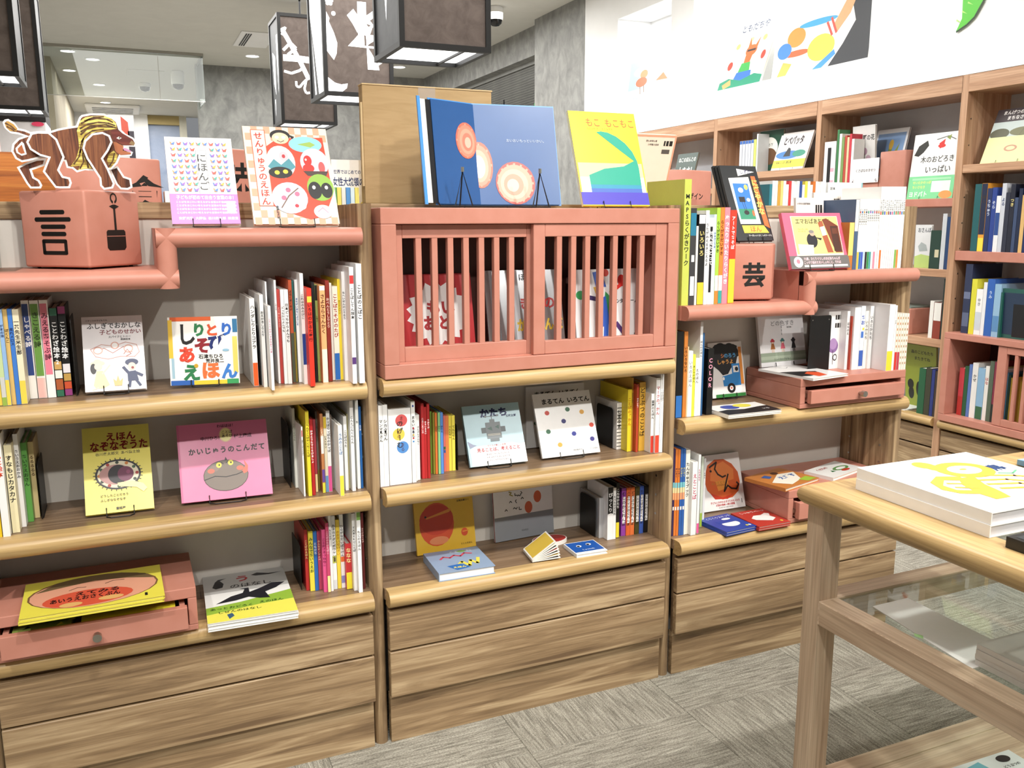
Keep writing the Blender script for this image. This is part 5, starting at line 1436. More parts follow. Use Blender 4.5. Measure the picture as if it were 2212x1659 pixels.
face_book((1.3545, 0.1546, 0.9255, 0.0322, 0.195, 0.194, 0.19), .01, 'e6e5e6', [
    ('t', '6a6a6c', 'どの色すき', 26, 20, 10, {'b': 0, 'sx': 1.1}), ('t', '5a5a5c', '林木林', 62, 31, 3.6), ('l', K_, 1, [50, 30, 50, 34]), ('l', K_, 1, [50, 36, 50, 40]), ('l', K_, 1, [50, 42, 50, 46])] +
    person(28, 60, .85, '6a3a28', 'f0d0b8', 'a86a3a', 'b83a48') + person(50, 60, .85, '3a5a5a', 'f0d0b8', 'd8687a', '4a7a78') + person(74, 60, .85, '26242a', '3a3438', '2a2a2e', '26242a', '5a5a5c') +
    [('r', '93a08c', 0, 76, 100, 92), ('r', 'a8b4a0', 0, 82, 100, 88), ('t', '4a5448', '三人の女の子がゆく', 28, 86, 4.4)],
    'white book with three small hatted figures, on the terracotta drawer box')
face_book((1.1534, 0.1653, 0.4492, -0.0169, 0.295, 0.1682, 0.186), .01, 'eeecea', [
    ('p', 'c85a28', [22, 18, 40, 9, 62, 10, 80, 20, 92, 36, 94, 54, 88, 70, 72, 80, 48, 82, 28, 76, 14, 62, 10, 42]), ('p', 'd8793a', [30, 22, 60, 14, 82, 30, 80, 48, 50, 52, 24, 46]), ('p', 'd88a38', [36, 48, 66, 46, 66, 62, 40, 66]), ('p', 'c03a24', [20, 68, 48, 78, 76, 74, 60, 82, 30, 80]),
    ('l', '241410', 3.4, [26, 22, 44, 14, 38, 26, 44, 36, 54, 42, 62, 40]), ('l', '241410', 3.4, [68, 38, 60, 54, 54, 68, 64, 58, 72, 64, 84, 66, 90, 58, 86, 54]), ('e', '241410', 28, 29, 2.6, 2.2), ('t', 'a87a2a', 'ムシとヒト', 26, 48, 6), ('t', '5a3a1a', '小さなものから', 38, 54, 3.6),
    ('t', 'b8242a', '子どもとかかわるすべての大人たち', 18, 84, 4.3, {'b': .02, 'sx': .92}), ('t', 'b8242a', '必読の絵本―命の授業', 30, 89, 4.3, {'b': .02, 'sx': .95}), ('t', '555555', 'たいせつなことをつたえる', 36, 94.5, 2.6), ('r', K_, 92, 84, 93.4, 92)],
    'white book with a large orange brush circle, on the end bay lowest shelf', stand=False)

# inside the slatted cabinet
face_book((0.1328, 0.1464, 1.0525, 0.038, 0.225, 0.2104, 0.212), .012, 'b52f33', [
    ('p', 'e9e6e4', [v for k in range(36) for v in (50 + (44 if k % 2 else 37) * cos(k * pi / 18), 52 + (43 if k % 2 else 36) * sin(k * pi / 18))]), ('t', 'a8242a', 'もい', 34, 34, 20, {'b': .05}), ('t', 'a8242a', 'おと', 28, 54, 20, {'b': .05}), ('t', W_, 'しかけえほん', 30, 92, 4, {'b': .03})],
    'red book with a white starburst behind the slats', stand=False)
SILV = metal('silver_foil', 'c9ccd0', .22, .95)
p = (0.4391, 0.09, 1.0525, 0.0, 0.215, 0.1555, 0.22)
for k in range(3):
    t = face_book((p[0] - .035 * k, p[1] + .011 * k, p[2], p[3], p[4], p[5], p[6]), .009, 'd8d9da', [('r', 'b9bcc0', 4, 0, 14, 100), ('t', K_, 'ほし', 16, 4, 10), ('t', 'a82a2a', 'きんの', 14, 34, 17, {'b': .04}), ('t', 'c8a83a', 'かくれんぼ', 6, 62, 17, {'b': .05})] if k == 0 else [],
        ('shiny silver book with gold letters behind the slats', 'second shiny silver book tucked behind the silver one', 'third shiny silver book tucked behind the silver pair')[k], stand=False)
    for c in t.children:
        if c.name.startswith('cover') and 'lettering' not in c.name and 'art' not in c.name:
            for i in range(len(c.data.materials)):
                c.data.materials[i] = SILV
face_book((0.6268, 0.08, 1.0525, 0.0, 0.17, 0.2163, 0.216), .012, 'ecebeb', [
    ('p', '3a62b8', [30, 4, 44, 2, 50, 24, 34, 24]), ('p', 'e0b03a', [30, 24, 46, 22, 44, 36, 34, 36]), ('e', 'd8402e', 50, 5, 5, 5), ('p', '3a9a5a', [48, 30, 62, 44, 62, 74, 52, 76, 44, 50]), ('p', '2f5ab8', [32, 44, 48, 36, 52, 74, 40, 78]), ('e', '3a9a5a', 10, 34, 7, 6), ('l', '3a2a5a', 6, [16, 36, 34, 40]), ('e', 'd8302a', 74, 16, 6, 8), ('l', 'd8302a', 5, [56, 32, 72, 22]), ('l', '4a2a6a', 6, [62, 74, 74, 90]), ('l', '2f5ab8', 7, [46, 76, 44, 94]),
    ('t', K_, 'サンタクローノ', 58, 40, 7, {'b': .02, 'sx': .8}), ('t', K_, '偕成社', 88, 88, 3)],
    'white book with a colourful patchwork jumping figure behind the slats', stand=False)
face_book((.802, .13, 1.0516, 0, .02, .036, .21), .012, '2a6a6a', [('e', 'e8c050', 70, 20, 12, 12), ('r', 'e8e4dc', 0, 30, 100, 60)],
    'dark teal book half hidden at the end behind the slats', stand=False)

# ------------------------------------------------------------------ books lying flat
flat_book((-0.4329, -0.0715, 0.4462, -0.0377, 0.21, 0.2981)[:2] + (.4462,) + (-0.4329, -0.0715, 0.4462, -0.0377, 0.21, 0.2981)[3:], .007, 'f1f1ee', [
    ('r', 'b4b3b0', 0, 0, 100, 42), ('p', '93b83e', [0, 70, 40, 66, 100, 54, 100, 74, 60, 76, 0, 84]), ('p', 'e9e25c', [0, 84, 60, 76, 100, 74, 100, 100, 0, 100]),
    ('p', '26262a', [14, 16, 18, 11, 28, 10, 20, 14, 24, 22, 22, 30, 14, 32, 10, 28]), ('p', '26262a', [58, 10, 66, 6, 80, 11, 97, 11, 80, 14, 64, 13]), ('p', '1b1b24', [12, 64, 30, 52, 44, 48, 47, 40, 40, 38, 52, 38, 52, 48, 66, 42, 80, 34, 96, 36, 84, 46, 70, 52, 74, 66, 62, 64, 50, 58, 34, 62]),
    ('t', 'a8242a', 'う', 37, 8, 14, {'b': .03}), ('t', '3a3a3c', 'のはなし', 30, 26, 9, {'b': .02}), ('t', '2a4a1a', 'あっとおどろく', 4, 72, 5, {'b': .02}), ('t', '2a4a1a', 'しぜんのはなし', 12, 80, 5, {'b': .02}), ('t', '2a4a1a', 'えのほん', 60, 70, 5, {'b': .02}), ('p', '3a5a78', [22, 88, 28, 86, 30, 92, 24, 97])],
    'white bird book lying atop its flat stack, lion bay lowest shelf', copies=3, copy_label='white book %s under the bird book, lying flat on the lowest shelf', edge='f2f0ea', group='flat stack of bird books')
flat_book((-0.8154, -0.109, 0.5541, 0.0205, 0.2919, 0.2002)[:2] + (.5541,) + (-0.8154, -0.109, 0.5541, 0.0205, 0.2919, 0.2002)[3:], .008, 'e6db52', [
    ('e', '7a5a38', 50, 50, 47, 46), ('e', 'dfa184', 50, 51, 45.5, 44.5), ('p', '6e5a3c', [8, 36, 24, 12, 46, 6, 70, 8, 88, 22, 94, 40, 74, 28, 50, 22, 30, 28]), ('e', 'd2563c', 46, 70, 32, 23), ('e', 'dcae6a', 34, 84, 8, 6), ('e', 'dcae6a', 62, 80, 9, 6), ('l', K_, .8, [32, 42, 38, 36, 44, 38]), ('l', K_, .8, [58, 36, 64, 30, 72, 32]),
    ('t', '2a1614', 'えてみる', 36, 50, 12, {'b': .03}), ('t', '2a1614', 'あいうえおさくぶん', 19, 62, 13, {'b': .03, 'sx': .62}), ('r', K_, 86, 84, 88, 92)],
    'wide yellow book with a round sleepy face, lying on the drawer box', copies=2, copy_label='yellow book %s below the wide face book on the drawer box', edge='efe58c', group='yellow face books on the drawer box')
flat_book((0.1638, -0.0137, 0.4462, -0.0409, 0.1618, 0.1572)[:2] + (.4462,) + (0.1638, -0.0137, 0.4462, -0.0409, 0.1618, 0.1572)[3:], .024, '93a8c4', [
    ('t', 'e0e4ec', 'くねくね', 42, 8, 11, {'b': .02}), ('l', 'd84a5e', 4, [20, 40, 28, 30, 38, 38, 48, 28, 58, 36, 68, 24, 80, 30]), ('l', 'f0dc5a', 6, [40, 78, 52, 62, 60, 84, 68, 60, 76, 78, 84, 54]), ('e', '8ab86a', 66, 14, 8, 5), ('p', '2f6fb8', [22, 74, 48, 70, 60, 90, 34, 96]), ('t', 'f0dc5a', 'えほん', 30, 80, 8, {'b': .04})],
    'thick blue-grey boxed book with squiggles lying on the lowest middle shelf', edge='eef0f2')
flat_book((0.5834, -0.0123, 0.4462, -0.0318, 0.0994, 0.091)[:2] + (.4462,) + (0.5834, -0.0123, 0.4462, -0.0318, 0.0994, 0.091)[3:], .011, 'eef0f2', [
    ('r', '2056a8', 3, 4, 97, 86), ('e', W_, 34, 38, 8, 9), ('e', '141414', 32, 39, 5, 6), ('e', W_, 68, 32, 8, 9), ('e', '141414', 66, 33, 5, 6), ('t', 'd8e4f0', 'くっついた', 30, 66, 10, {'b': .04, 'sx': .9})],
    'small blue board book with two round eyes, lying flat', edge='f4f4f2')
flat_book((1.0597, -0.0628, 0.8235, -0.0106, 0.1954, 0.1298)[:2] + (.8235,) + (1.0597, -0.0628, 0.8235, -0.0106, 0.1954, 0.1298)[3:], .006, 'e9e8e4', [
    ('e', '3a4a9a', 36, 30, 16, 20), ('e', 'd8cf4a', 62, 24, 16, 18), ('p', '18191b', [0, 60, 20, 52, 50, 60, 80, 48, 100, 44, 100, 100, 0, 100]), ('t', W_, 'いろ', 78, 66, 10)],
    'flat white and black book with a blue and a yellow circle', copies=2, copy_label='black-edged book %s under the two-circle book', group='flat two-circle books')
flat_book((1.3612, -0.0788, 0.9181, 0.1493, 0.1659, 0.2204)[:2] + (.9181,) + (1.3612, -0.0788, 0.9181, 0.1493, 0.1659, 0.2204)[3:], .008, 'ecebea', [
    ('p', '1c1a1c', [0, 40, 20, 44, 44, 52, 70, 60, 60, 76, 20, 84, 0, 80]), ('p', 'd8552e', [30, 66, 50, 58, 66, 68, 56, 90, 30, 92]), ('l', '5a5a5c', 1, [40, 12, 50, 20, 62, 14])],
    'flat white book with a black and orange shape, lying on the drawer box')
flat_book((1.0852, -0.0433, 0.4462, 0.0857, 0.1228, 0.1359)[:2] + (.4462,) + (1.0852, -0.0433, 0.4462, 0.0857, 0.1228, 0.1359)[3:], .007, '27459c', [
    ('t', 'c8d0ea', 'くりくりスケッチ', 14, 8, 11, {'b': .02, 'sx': .85}), ('e', 'e6e8ea', 54, 60, 26, 17), ('r', '27459c', 24, 36, 84, 52), ('e', 'e6e8ea', 66, 30, 14, 6), ('e', 'd8c84a', 82, 86, 4, 4), ('e', 'e0e0ea', 91, 86, 4, 4)],
    'glossy blue book with a white whale shape, lying by the orange circle book', copies=2, copy_label='blue book %s under the white whale book', group='blue whale books')
flat_book((1.2081, -0.0448, 0.4462, 0.0047, 0.1256, 0.1421)[:2] + (.4462,) + (1.2081, -0.0448, 0.4462, 0.0047, 0.1256, 0.1421)[3:], .007, 'b53a30', [
    ('t', 'f0d8d0', 'しっかりページ', 16, 8, 10, {'b': .02}), ('p', 'e9e6e2', [22, 50, 40, 36, 62, 38, 80, 30, 90, 36, 80, 50, 84, 66, 64, 78, 44, 70, 26, 62]), ('e', 'd8c84a', 84, 86, 4, 4)],
    'glossy red book with a white cloud-like animal, lying beside the blue one', copies=2, copy_label='red book %s under the cloud-like animal book', group='red animal books')
flat_book((1.3191, -0.0305, 0.5551, 0.2636, 0.1892, 0.1575), .012, 'c07838', [
    ('p', 'e8e2d4', [10, 60, 60, 30, 96, 40, 70, 80, 30, 92]), ('p', '3a5a9a', [20, 24, 36, 18, 40, 34, 26, 40]), ('t', '2a5aa0', 'えびす', 40, 42, 18, {'b': .04}), ('p', '9ab83a', [62, 80, 90, 74, 96, 96, 70, 98]), ('e', '4a2a1a', 60, 22, 8, 8)],
    'flat brown and cream picture book, on the lower drawer box behind the table')
flat_book((1.5423, -0.0016, 0.5551, 0.291, 0.1949, 0.1074), .012, 'e6e5e1', [
    ('t', 'a83a3a', 'くだもの', 16, 18, 15, {'b': .03}), ('e', '5a8a4a', 66, 56, 22, 16), ('e', 'e6e5e1', 66, 56, 14, 9), ('p', '2f6a3a', [30, 66, 36, 52, 42, 66]), ('e', 'b83a2a', 64, 76, 12, 8)],
    'flat white book with a green wreath shape, on the lower drawer box')

# fan of thick board pages standing half open
t = thing('board_book', 'half open fan of thick board pages, lying on the lowest middle shelf', 'book', (0.4495, 0.0038, 0.4462))
pv = Vector(t.location)
for k in range(7):
    a = radians(4 + k * 8.5)
    m = MB()
    xf = Matrix.Rotation(-.12, 4, 'Z') @ Matrix.Translation((0, 0, .003 + k * .0012)) @ Matrix.Rotation(-a * .62, 4, 'Y')
    m.box((0, 0, 0), (.085, .085, .0022), ink('f1efe9', .4), xf)
    m.box((.004, .004, .0022), (.081, .081, .0025), ink(('16161a', 'd8b03a', '16161a', 'b83a30', '16161a', 'e8e0c0', 'd8b84a')[k], .3), xf)
    m.build('board_page', t, local=True)
t = thing('board_book', 'oval red board book behind the half open fan', 'book', (0.5664, 0.1326, 0.4462))
MB().prism(arc(0, 0, .056, .034, 0, 345, 24), 2, 0, .012, ink('f1efe9', .4)).build('page_block', t, local=True)
MB().prism(arc(0, 0, .053, .031, 0, 345, 24), 2, .012, .0125, ink('a8302c', .3)).build('cover', t, local=True)

# the open blue picture book on its big wire easel
t = thing('picture_book', 'open blue picture book showing three shells on its spread, on a wire easel', 'book', (0.3314, 0.075, 1.4435))
g = Vector(t.location)
tl_, tr_ = radians(17), radians(10)
HB = .267
def spread(sign, ang, dx, depth=0.0):
    """put(u, v): u from the gutter outwards, v up, page leaning back and turned by ang"""
    def put(u, v, e=0):
        x = sign * u * cos(ang)
        y = -u * sin(ang) + depth
        return (x + sign * sin(ang) * e * 0, y + v * sin(.2) - e, v * cos(.2) + .004)
    return put
wl, wr = .152, .228
pl, pr = spread(-1, radians(24), 0), spread(1, radians(5), 0)
BL1 = ink('2a5690', .3)
BLC = ink('4f95dd', .35)
for nm, put, w in (('left', pl, wl), ('right', pr, wr)):
    m = MB()
    pts = [put(0, 0), put(w, 0), put(w, HB), put(0, HB)]
    bk = [(a[0], a[1] + .009, a[2]) for a in pts]
    m.add(pts + bk, [(0, 1, 2, 3), (4, 7, 6, 5), (0, 4, 5, 1), (1, 5, 6, 2), (2, 6, 7, 3), (3, 7, 4, 0)], BL1)
    m.build('page_leaf', t, local=True)
    m = MB()
    pts = [(a[0], a[1] + .0095, a[2]) for a in (put(-.002, -.003), put(w + .006, -.003), put(w + .006, HB + .004), put(-.002, HB + .004))]
    bk = [(a[0], a[1] + .003, a[2]) for a in pts]
    m.add(pts + bk, [(0, 1, 2, 3), (4, 7, 6, 5), (0, 4, 5, 1), (1, 5, 6, 2), (2, 6, 7, 3), (3, 7, 4, 0)], BLC)
    m.build('cover', t, local=True)
# the loose earlier leaves standing away on the outer side
for k, (c, u0, u1, dy) in enumerate((('15161a', .001, .018, -.002), ('efece4', .018, .036, -.001), ('f4f2ec', .036, .04, 0))):
    m = MB()
    a = [pl(wl + u0, .002), pl(wl + u1, .002), pl(wl + u1, HB - .002), pl(wl + u0, HB - .002)]
    a = [(p[0], p[1] + .004 + dy, p[2]) for p in a]
    b = [(p[0], p[1] + .004, p[2]) for p in a]
    m.add(a + b, [(0, 1, 2, 3), (4, 7, 6, 5), (0, 4, 5, 1), (1, 5, 6, 2), (2, 6, 7, 3), (3, 7, 4, 0)], ink(c))
    m.build('page_leaf', t, local=True)
m = MB()
a = [pl(wl + .036, -.002), pl(wl + .046, -.002), pl(wl + .046, HB + .004), pl(wl + .036, HB + .004)]
m.add(a + [(p[0], p[1] + .006, p[2]) for p in a], [(0, 1, 2, 3), (4, 7, 6, 5), (0, 4, 5, 1), (1, 5, 6, 2), (2, 6, 7, 3), (3, 7, 4, 0)], BLC)
m.build('cover_edge', t, local=True)
def shell(cu, cv, ru, rv, put, cols, spots=8, side=None):
    m = MB()
    e = .001
    for k, (c, s) in enumerate(zip(cols, (1, .88, .7, .5, .3))):
        pts = arc(cu - (1 - s) * ru * .2, cv - (1 - s) * rv * .15, ru * s, rv * s, 0, 345, 22)
        m.plate(pts, (lambda e: lambda u, v: put(u, v, e))(e + k * .0001), ink(c))
    for k in range(spots):
        q = 2 * pi * k / spots
        pts = [(cu + ru * .25 * cos(q + .1), cv + rv * .25 * sin(q + .1)), (cu + ru * .93 * cos(q - .06), cv + rv * .93 * sin(q - .06)), (cu + ru * .93 * cos(q + .06), cv + rv * .93 * sin(q + .06))]
        m.plate(pts, lambda u, v: put(u, v, e + .00005), ink('e8a48e'))
    m.build('shell_picture', t, local=True)
plm = lambda u, v, e: pl(u, v, e)
shell(.036, .168, .038, .048, plm, ('d8705c', 'e58a74', 'ee9f88', 'e5806c', 'f0b8a4'))
shell(.006, .105, .036, .062, lambda u, v, e: pr(u, v, e), ('c8705c', 'e2957e', 'ecae98', 'f2d2c2', 'fbf4ec'))
shell(.102, .058, .056, .058, lambda u, v, e: pr(u, v, e), ('b85a54', 'e8a892', 'efbda8', 'e69c86', 'f2c8b6'), 16)
m = MB()
m.text('おいおいもっといいかい。', lambda u, v: pr(u, v, .001), .085, .178, .0095, ink('c9d6e8'), bold=0)
m.build('page_lettering', t, local=True)
t2 = thing('book_stand', 'large black wire easel under the open blue book', 'book stand', (g.x, -.005, 1.4375))
m = MB()
P0 = lambda x, y, z: (x, y, z)
r = .0019
for x in (-.085, .13):
    m.tube([(x - .022, -.014, .002), (x, -.010, .09), (x + .026, -.014, .002)], r, BLACK())
    m.tube([(x, -.010, .09), (x, .012, .002), (x, .205, .002)], r, BLACK())
m.tube([(-.15, -.012, .012), (-.145, -.014, .002), (-.09, -.014, .003), (.16, -.014, .002)], r, BLACK())
m.tube([(0.0, .205, .002), (.06, .16, .27), (.1, .155, .292), (.13, .205, .002)], r, BLACK())
m.build('wire_frame', t2, local=True)
for x in (-.085, .13):
    MB().cyl((x, -.0105, .088), 2, .004, .012, STEEL(), 10).build('rubber_tip', t2, local=True)

# ------------------------------------------------------------------ terracotta sign boxes
def sign_box(name, label, plan, z0, z1, feet=True):
    cx, cy = sum(p[0] for p in plan) / len(plan), sum(p[1] for p in plan) / len(plan)
    t = thing(name, label, 'sign box', (cx, cy, z0), group='terracotta sign boxes')
    MB().prism(plan, 2, z0 + .004, z1, PINK()).build('body', t, bev=.006, segs=3, smooth=True)
    f = MB()
    for x, y in plan:
        f.cyl((x + (cx - x) * .22, y + (cy - y) * .22, z0), 2, .004, .005, BLACK(), 8)
    f.build('rubber_feet', t)
    return t
def face_put(a, b, z0):
    """flat surface through plan points a -> b, u along it, v up, e outwards"""
    d = Vector((b[0] - a[0], b[1] - a[1], 0))
    L = d.length
    d /= L
    n = Vector((d.y, -d.x, 0))
    return L, lambda u, v, e=.0006: (a[0] + d.x * u + n.x * e, a[1] + d.y * u + n.y * e, z0 + v)

A_, F_, R_ = (-.757, .158), (-.619, .030), (-.508, .160)
t = sign_box('sign_box', 'terracotta sign box with a black kanji and a shovel emblem, under the lion', [A_, F_, R_, (-.54, .215), (-.72, .215)], 1.3005, 1.474)
INKB = ink('14120f', .5)
L, put = face_put(A_, F_, 1.3005)
m = MB()
def bar(m, put, x0, x1, y, th, mat):
    r = th / 2
    m.plate([(x0 + r + r * cos(radians(a)), y + r * sin(radians(a))) for a in range(90, 271, 30)] + [(x1 - r + r * cos(radians(a)), y + r * sin(radians(a))) for a in range(-90, 91, 30)], put, mat)
c = L * .50
for y, hw in ((.126, .036), (.110, .052), (.094, .036), (.078, .036)):
    bar(m, put, c - hw, c + hw, y, .0095, INKB)
for a, b in (((c - .036, .062), (c + .036, .062)), ((c - .036, .036), (c + .036, .036))):
    bar(m, put, a[0], b[0], a[1], .0085, INKB)
m.plate([(c - .036, .034), (c - .027, .034), (c - .027, .064), (c - .036, .064)], put, INKB)
m.plate([(c + .027, .034), (c + .036, .034), (c + .036, .064), (c + .027, .064)], put, INKB)
m.build('kanji_mark', t)
L, put = face_put(F_, R_, 1.3005)
m = MB()
c = L * .52
m.plate([(c - .03, .046), (c - .03, .082), (c - .026, .086), (c + .026, .086), (c + .03, .082), (c + .03, .046), (c + .024, .04), (c - .024, .04)], put, INKB)
m.plate([(c - .029, .0715), (c + .029, .0715), (c + .029, .0728), (c - .029, .0728)], lambda u, v: put(u, v, .0008), ink('c98472'))
m.plate([(c - .0035, .086), (c + .0035, .086), (c + .003, .142), (c - .003, .142)], put, INKB)
m.plate([(c - .016, .139), (c, .132), (c + .016, .139), (c + .004, .143), (c - .004, .143)], put, INKB)
ro = arc(c, .157, .011, .012, -75, 255, 16)
ri = arc(c, .158, .007, .0075, 255, -75, 16)
m.plate(ro + ri, put, INKB)
m.build('shovel_emblem', t)

A_, F_, R_ = (1.136, .055), (1.262, .016), (1.303, .055)
t = sign_box('sign_box', 'terracotta sign box with a black art kanji, beside the candy-coloured book row', [A_, F_, R_, (1.303, .21), (1.136, .21)], 1.1605, 1.334)
L, put = face_put(A_, F_, 1.1605)
MB().text('芸', put, L * .28, .118, .075, INKB, bold=.03).build('kanji_mark', t)

A_, F_, R_ = (-.70, .44), (-.548, .40), (-.443, .44)
t = sign_box('sign_box', 'terracotta sign box with a black food kanji behind the lion head', [A_, F_, R_, (-.443, .52), (-.70, .52)], 1.2355, 1.569)
L, put = face_put(F_, R_, 1.2355)
MB().text('食', put, L * .16, .29, .098, INKB, bold=.035).build('kanji_mark', t)
L, put = face_put(A_, F_, 1.2355)
MB().text('たべる・くう', put, L * .28, .245, .021, ink('f4ece4'), bold=.015).build('side_lettering', t)

A_, F_, R_ = (1.115, .425), (1.19, .39), (1.325, .425)
t = sign_box('sign_box', 'plain terracotta sign box behind the lime book, over the rail', [A_, F_, R_, (1.325, .52), (1.115, .52)], 1.2355, 1.572)
L, put = face_put(F_, R_, 1.2355)
MB().text('デザイン', put, .0, .262, .024, INKB, bold=.02).build('side_lettering', t)
A_, F_, R_ = (-.345, .44), (-.29, .40), (-.20, .44)
t = sign_box('sign_box', 'terracotta sign box peeking out between the flower book and checkered book', [A_, F_, R_, (-.20, .52), (-.345, .52)], 1.2355, 1.60)
L, put = face_put(F_, R_, 1.2355)
MB().text('味', put, .01, .33, .08, INKB, bold=.03).build('kanji_mark', t)

# wall sign box with a paper notice
t = thing('sign_box', 'stepped terracotta sign box with a white paper notice, on the wall bookcase', 'sign box', (3.2, 1.42, 1.5085), group='terracotta sign boxes')
MB().box((3.118, 1.432, 1.509), (3.19, 1.612, 1.612), P_).build('low_front', t, bev=.004)
MB().box((3.118, 1.262, 1.509), (3.19, 1.431, 1.756), P_).build('tall_body', t, bev=.006, segs=3, smooth=True)
m = MB().box((3.108, 1.425, 1.602), (3.1095, 1.612, 1.728), ink('f3f1f1', .5))
m.build('paper_notice', t)
m = MB()
m.text('くさばなのきせつ', lambda u, v: (3.1074, 1.585 - u, v), 0, 1.675, .0175, ink('4a4448'), bold=.01)
m.build('notice_lettering', t)
m = MB()
for q in range(6):
    m.plate([(1.608 - .002 * q, 1.606 + .003 * q), (1.600 - .003 * q, 1.604 + .001 * q), (1.603, 1.612 + .002 * q)], lambda u, v: (3.1074, u, v), ink('8a7f84'))
    m.plate([(1.432 + .002 * q, 1.606 + .003 * q), (1.438 + .003 * q, 1.604 + .001 * q), (1.436, 1.612 + .002 * q)], lambda u, v: (3.1074, u, v), ink('8a7f84'))
m.build('notice_ornament', t)

# ------------------------------------------------------------------ the wooden-look lion
def inset(poly, d):
    n = len(poly)
    ar = sum(poly[i][0] * poly[(i + 1) % n][1] - poly[(i + 1) % n][0] * poly[i][1] for i in range(n))
    s = 1 if ar > 0 else -1
    out = []
    for i in range(n):
        p, q, r = Vector(poly[i - 1]), Vector(poly[i]), Vector(poly[(i + 1) % n])
        a, b = (q - p).normalized(), (r - q).normalized()
        k = Vector((-a.y - b.y, a.x + b.x)) * s
        k = k.normalized() * d / max(.45, k.length / 2) if k.length > .05 else Vector((-a.y, a.x)) * s * d
        out.append((q.x + k.x, q.y + k.y))
    return out
LBODY = [(-0.7656, 1.615),
 (-0.7615, 1.6206),
 (-0.7543, 1.6224),
 (-0.7436, 1.6151),
 (-0.7368, 1.6035),
 (-0.7247, 1.6013),
 (-0.7136, 1.5965),
 (-0.6974, 1.5994),
 (-0.6769, 1.5994),
 (-0.6601, 1.6056),
 (-0.6404, 1.6103),
 (-0.6237, 1.6134),
 (-0.6162, 1.6314),
 (-0.6113, 1.6364),
 (-0.5928, 1.6412),
 (-0.5653, 1.6416),
 (-0.5475, 1.6342),
 (-0.5388, 1.6264),
 (-0.5346, 1.6102),
 (-0.5238, 1.5991),
 (-0.5087, 1.5914),
 (-0.5023, 1.5817),
 (-0.507, 1.5716),
 (-0.5212, 1.572),
 (-0.5307, 1.5701),
 (-0.5218, 1.5637),
 (-0.5119, 1.5598),
 (-0.5156, 1.5514),
 (-0.5385, 1.55),
 (-0.546, 1.5341),
 (-0.5595, 1.5206),
 (-0.5969, 1.5162),
 (-0.6135, 1.5179),
 (-0.6307, 1.5126),
 (-0.6391, 1.5206),
 (-0.6502, 1.522),
 (-0.6528, 1.5358),
 (-0.676, 1.5425),
 (-0.6996, 1.5419),
 (-0.7236, 1.5349),
 (-0.7369, 1.5322),
 (-0.7485, 1.5391),
 (-0.7549, 1.5548),
 (-0.7513, 1.5707),
 (-0.7394, 1.583),
 (-0.726, 1.5874),
 (-0.7386, 1.5909),
 (-0.7528, 1.5927),
 (-0.7631, 1.6033)]
LHIND = [(-0.7129, 1.5931),
 (-0.6996, 1.5967),
 (-0.6778, 1.5967),
 (-0.6629, 1.5821),
 (-0.6514, 1.5439),
 (-0.6642, 1.5162),
 (-0.6579, 1.5034),
 (-0.6447, 1.5004),
 (-0.6419, 1.489),
 (-0.6466, 1.4775),
 (-0.6661, 1.477),
 (-0.6757, 1.478),
 (-0.697, 1.5124),
 (-0.6841, 1.5415),
 (-0.6998, 1.5459),
 (-0.7175, 1.5582),
 (-0.7233, 1.5738)]
LFORE = [(-0.5931, 1.5965),
 (-0.5715, 1.6005),
 (-0.5567, 1.5937),
 (-0.5525, 1.5791),
 (-0.5625, 1.5592),
 (-0.5746, 1.5426),
 (-0.5655, 1.5214),
 (-0.5549, 1.4886),
 (-0.5596, 1.4782),
 (-0.5785, 1.4747),
 (-0.5855, 1.4832),
 (-0.5857, 1.4997),
 (-0.6081, 1.5418),
 (-0.6146, 1.5643),
 (-0.6095, 1.5806)]
LHIN2 = [(-0.7307, 1.5323),
 (-0.7094, 1.5409),
 (-0.6886, 1.543),
 (-0.6945, 1.5267),
 (-0.7204, 1.5164),
 (-0.7173, 1.5019),
 (-0.7076, 1.4956),
 (-0.7027, 1.4843),
 (-0.7063, 1.4774),
 (-0.7269, 1.4771),
 (-0.7333, 1.4871),
 (-0.749, 1.5223)]
LFOR2 = [(-0.5657, 1.5228),
 (-0.5464, 1.5298),
 (-0.534, 1.5066),
 (-0.5201, 1.5018),
 (-0.5184, 1.4816),
 (-0.5284, 1.4764),
 (-0.5442, 1.4772),
 (-0.5528, 1.4879)]
t = thing('lion_figure', 'slotted cardboard lion with yellow mane and white borders, standing on the sign box', 'figure', (-.62, .09, 1.4755))
zmin = min(p[1] for p in LBODY + LHIND + LFORE)
dz = 1.4755 - min(p[1] for p in LFORE + LHIND)
def panel(name, poly, y, cols, d=.0042, arts=()):
    poly = [(p[0], p[1] + dz) for p in poly]
    MB().prism(poly, 1, y, y + .0035, ink('f6f5f2', .5)).build(name, t)
    m = MB()
    m.plate(inset(poly, d), lambda u, v: (u, y - .0004, v), wood('lion_brown', 2, *cols, s=2.6, contrast=1.6))
    for i, (c, pts) in enumerate(arts):
        m.plate([(p[0], p[1] + dz) for p in pts], (lambda e: lambda u, v: (u, y - e, v))(.0006 + i * .00004), c if not isinstance(c, str) else ink(c, .5))
    m.build(name + '_print', t)
BR = ('3a1f14', '6a3a24', '8a5636')
LT = ('5a3418', '9a6234', 'b8854a')
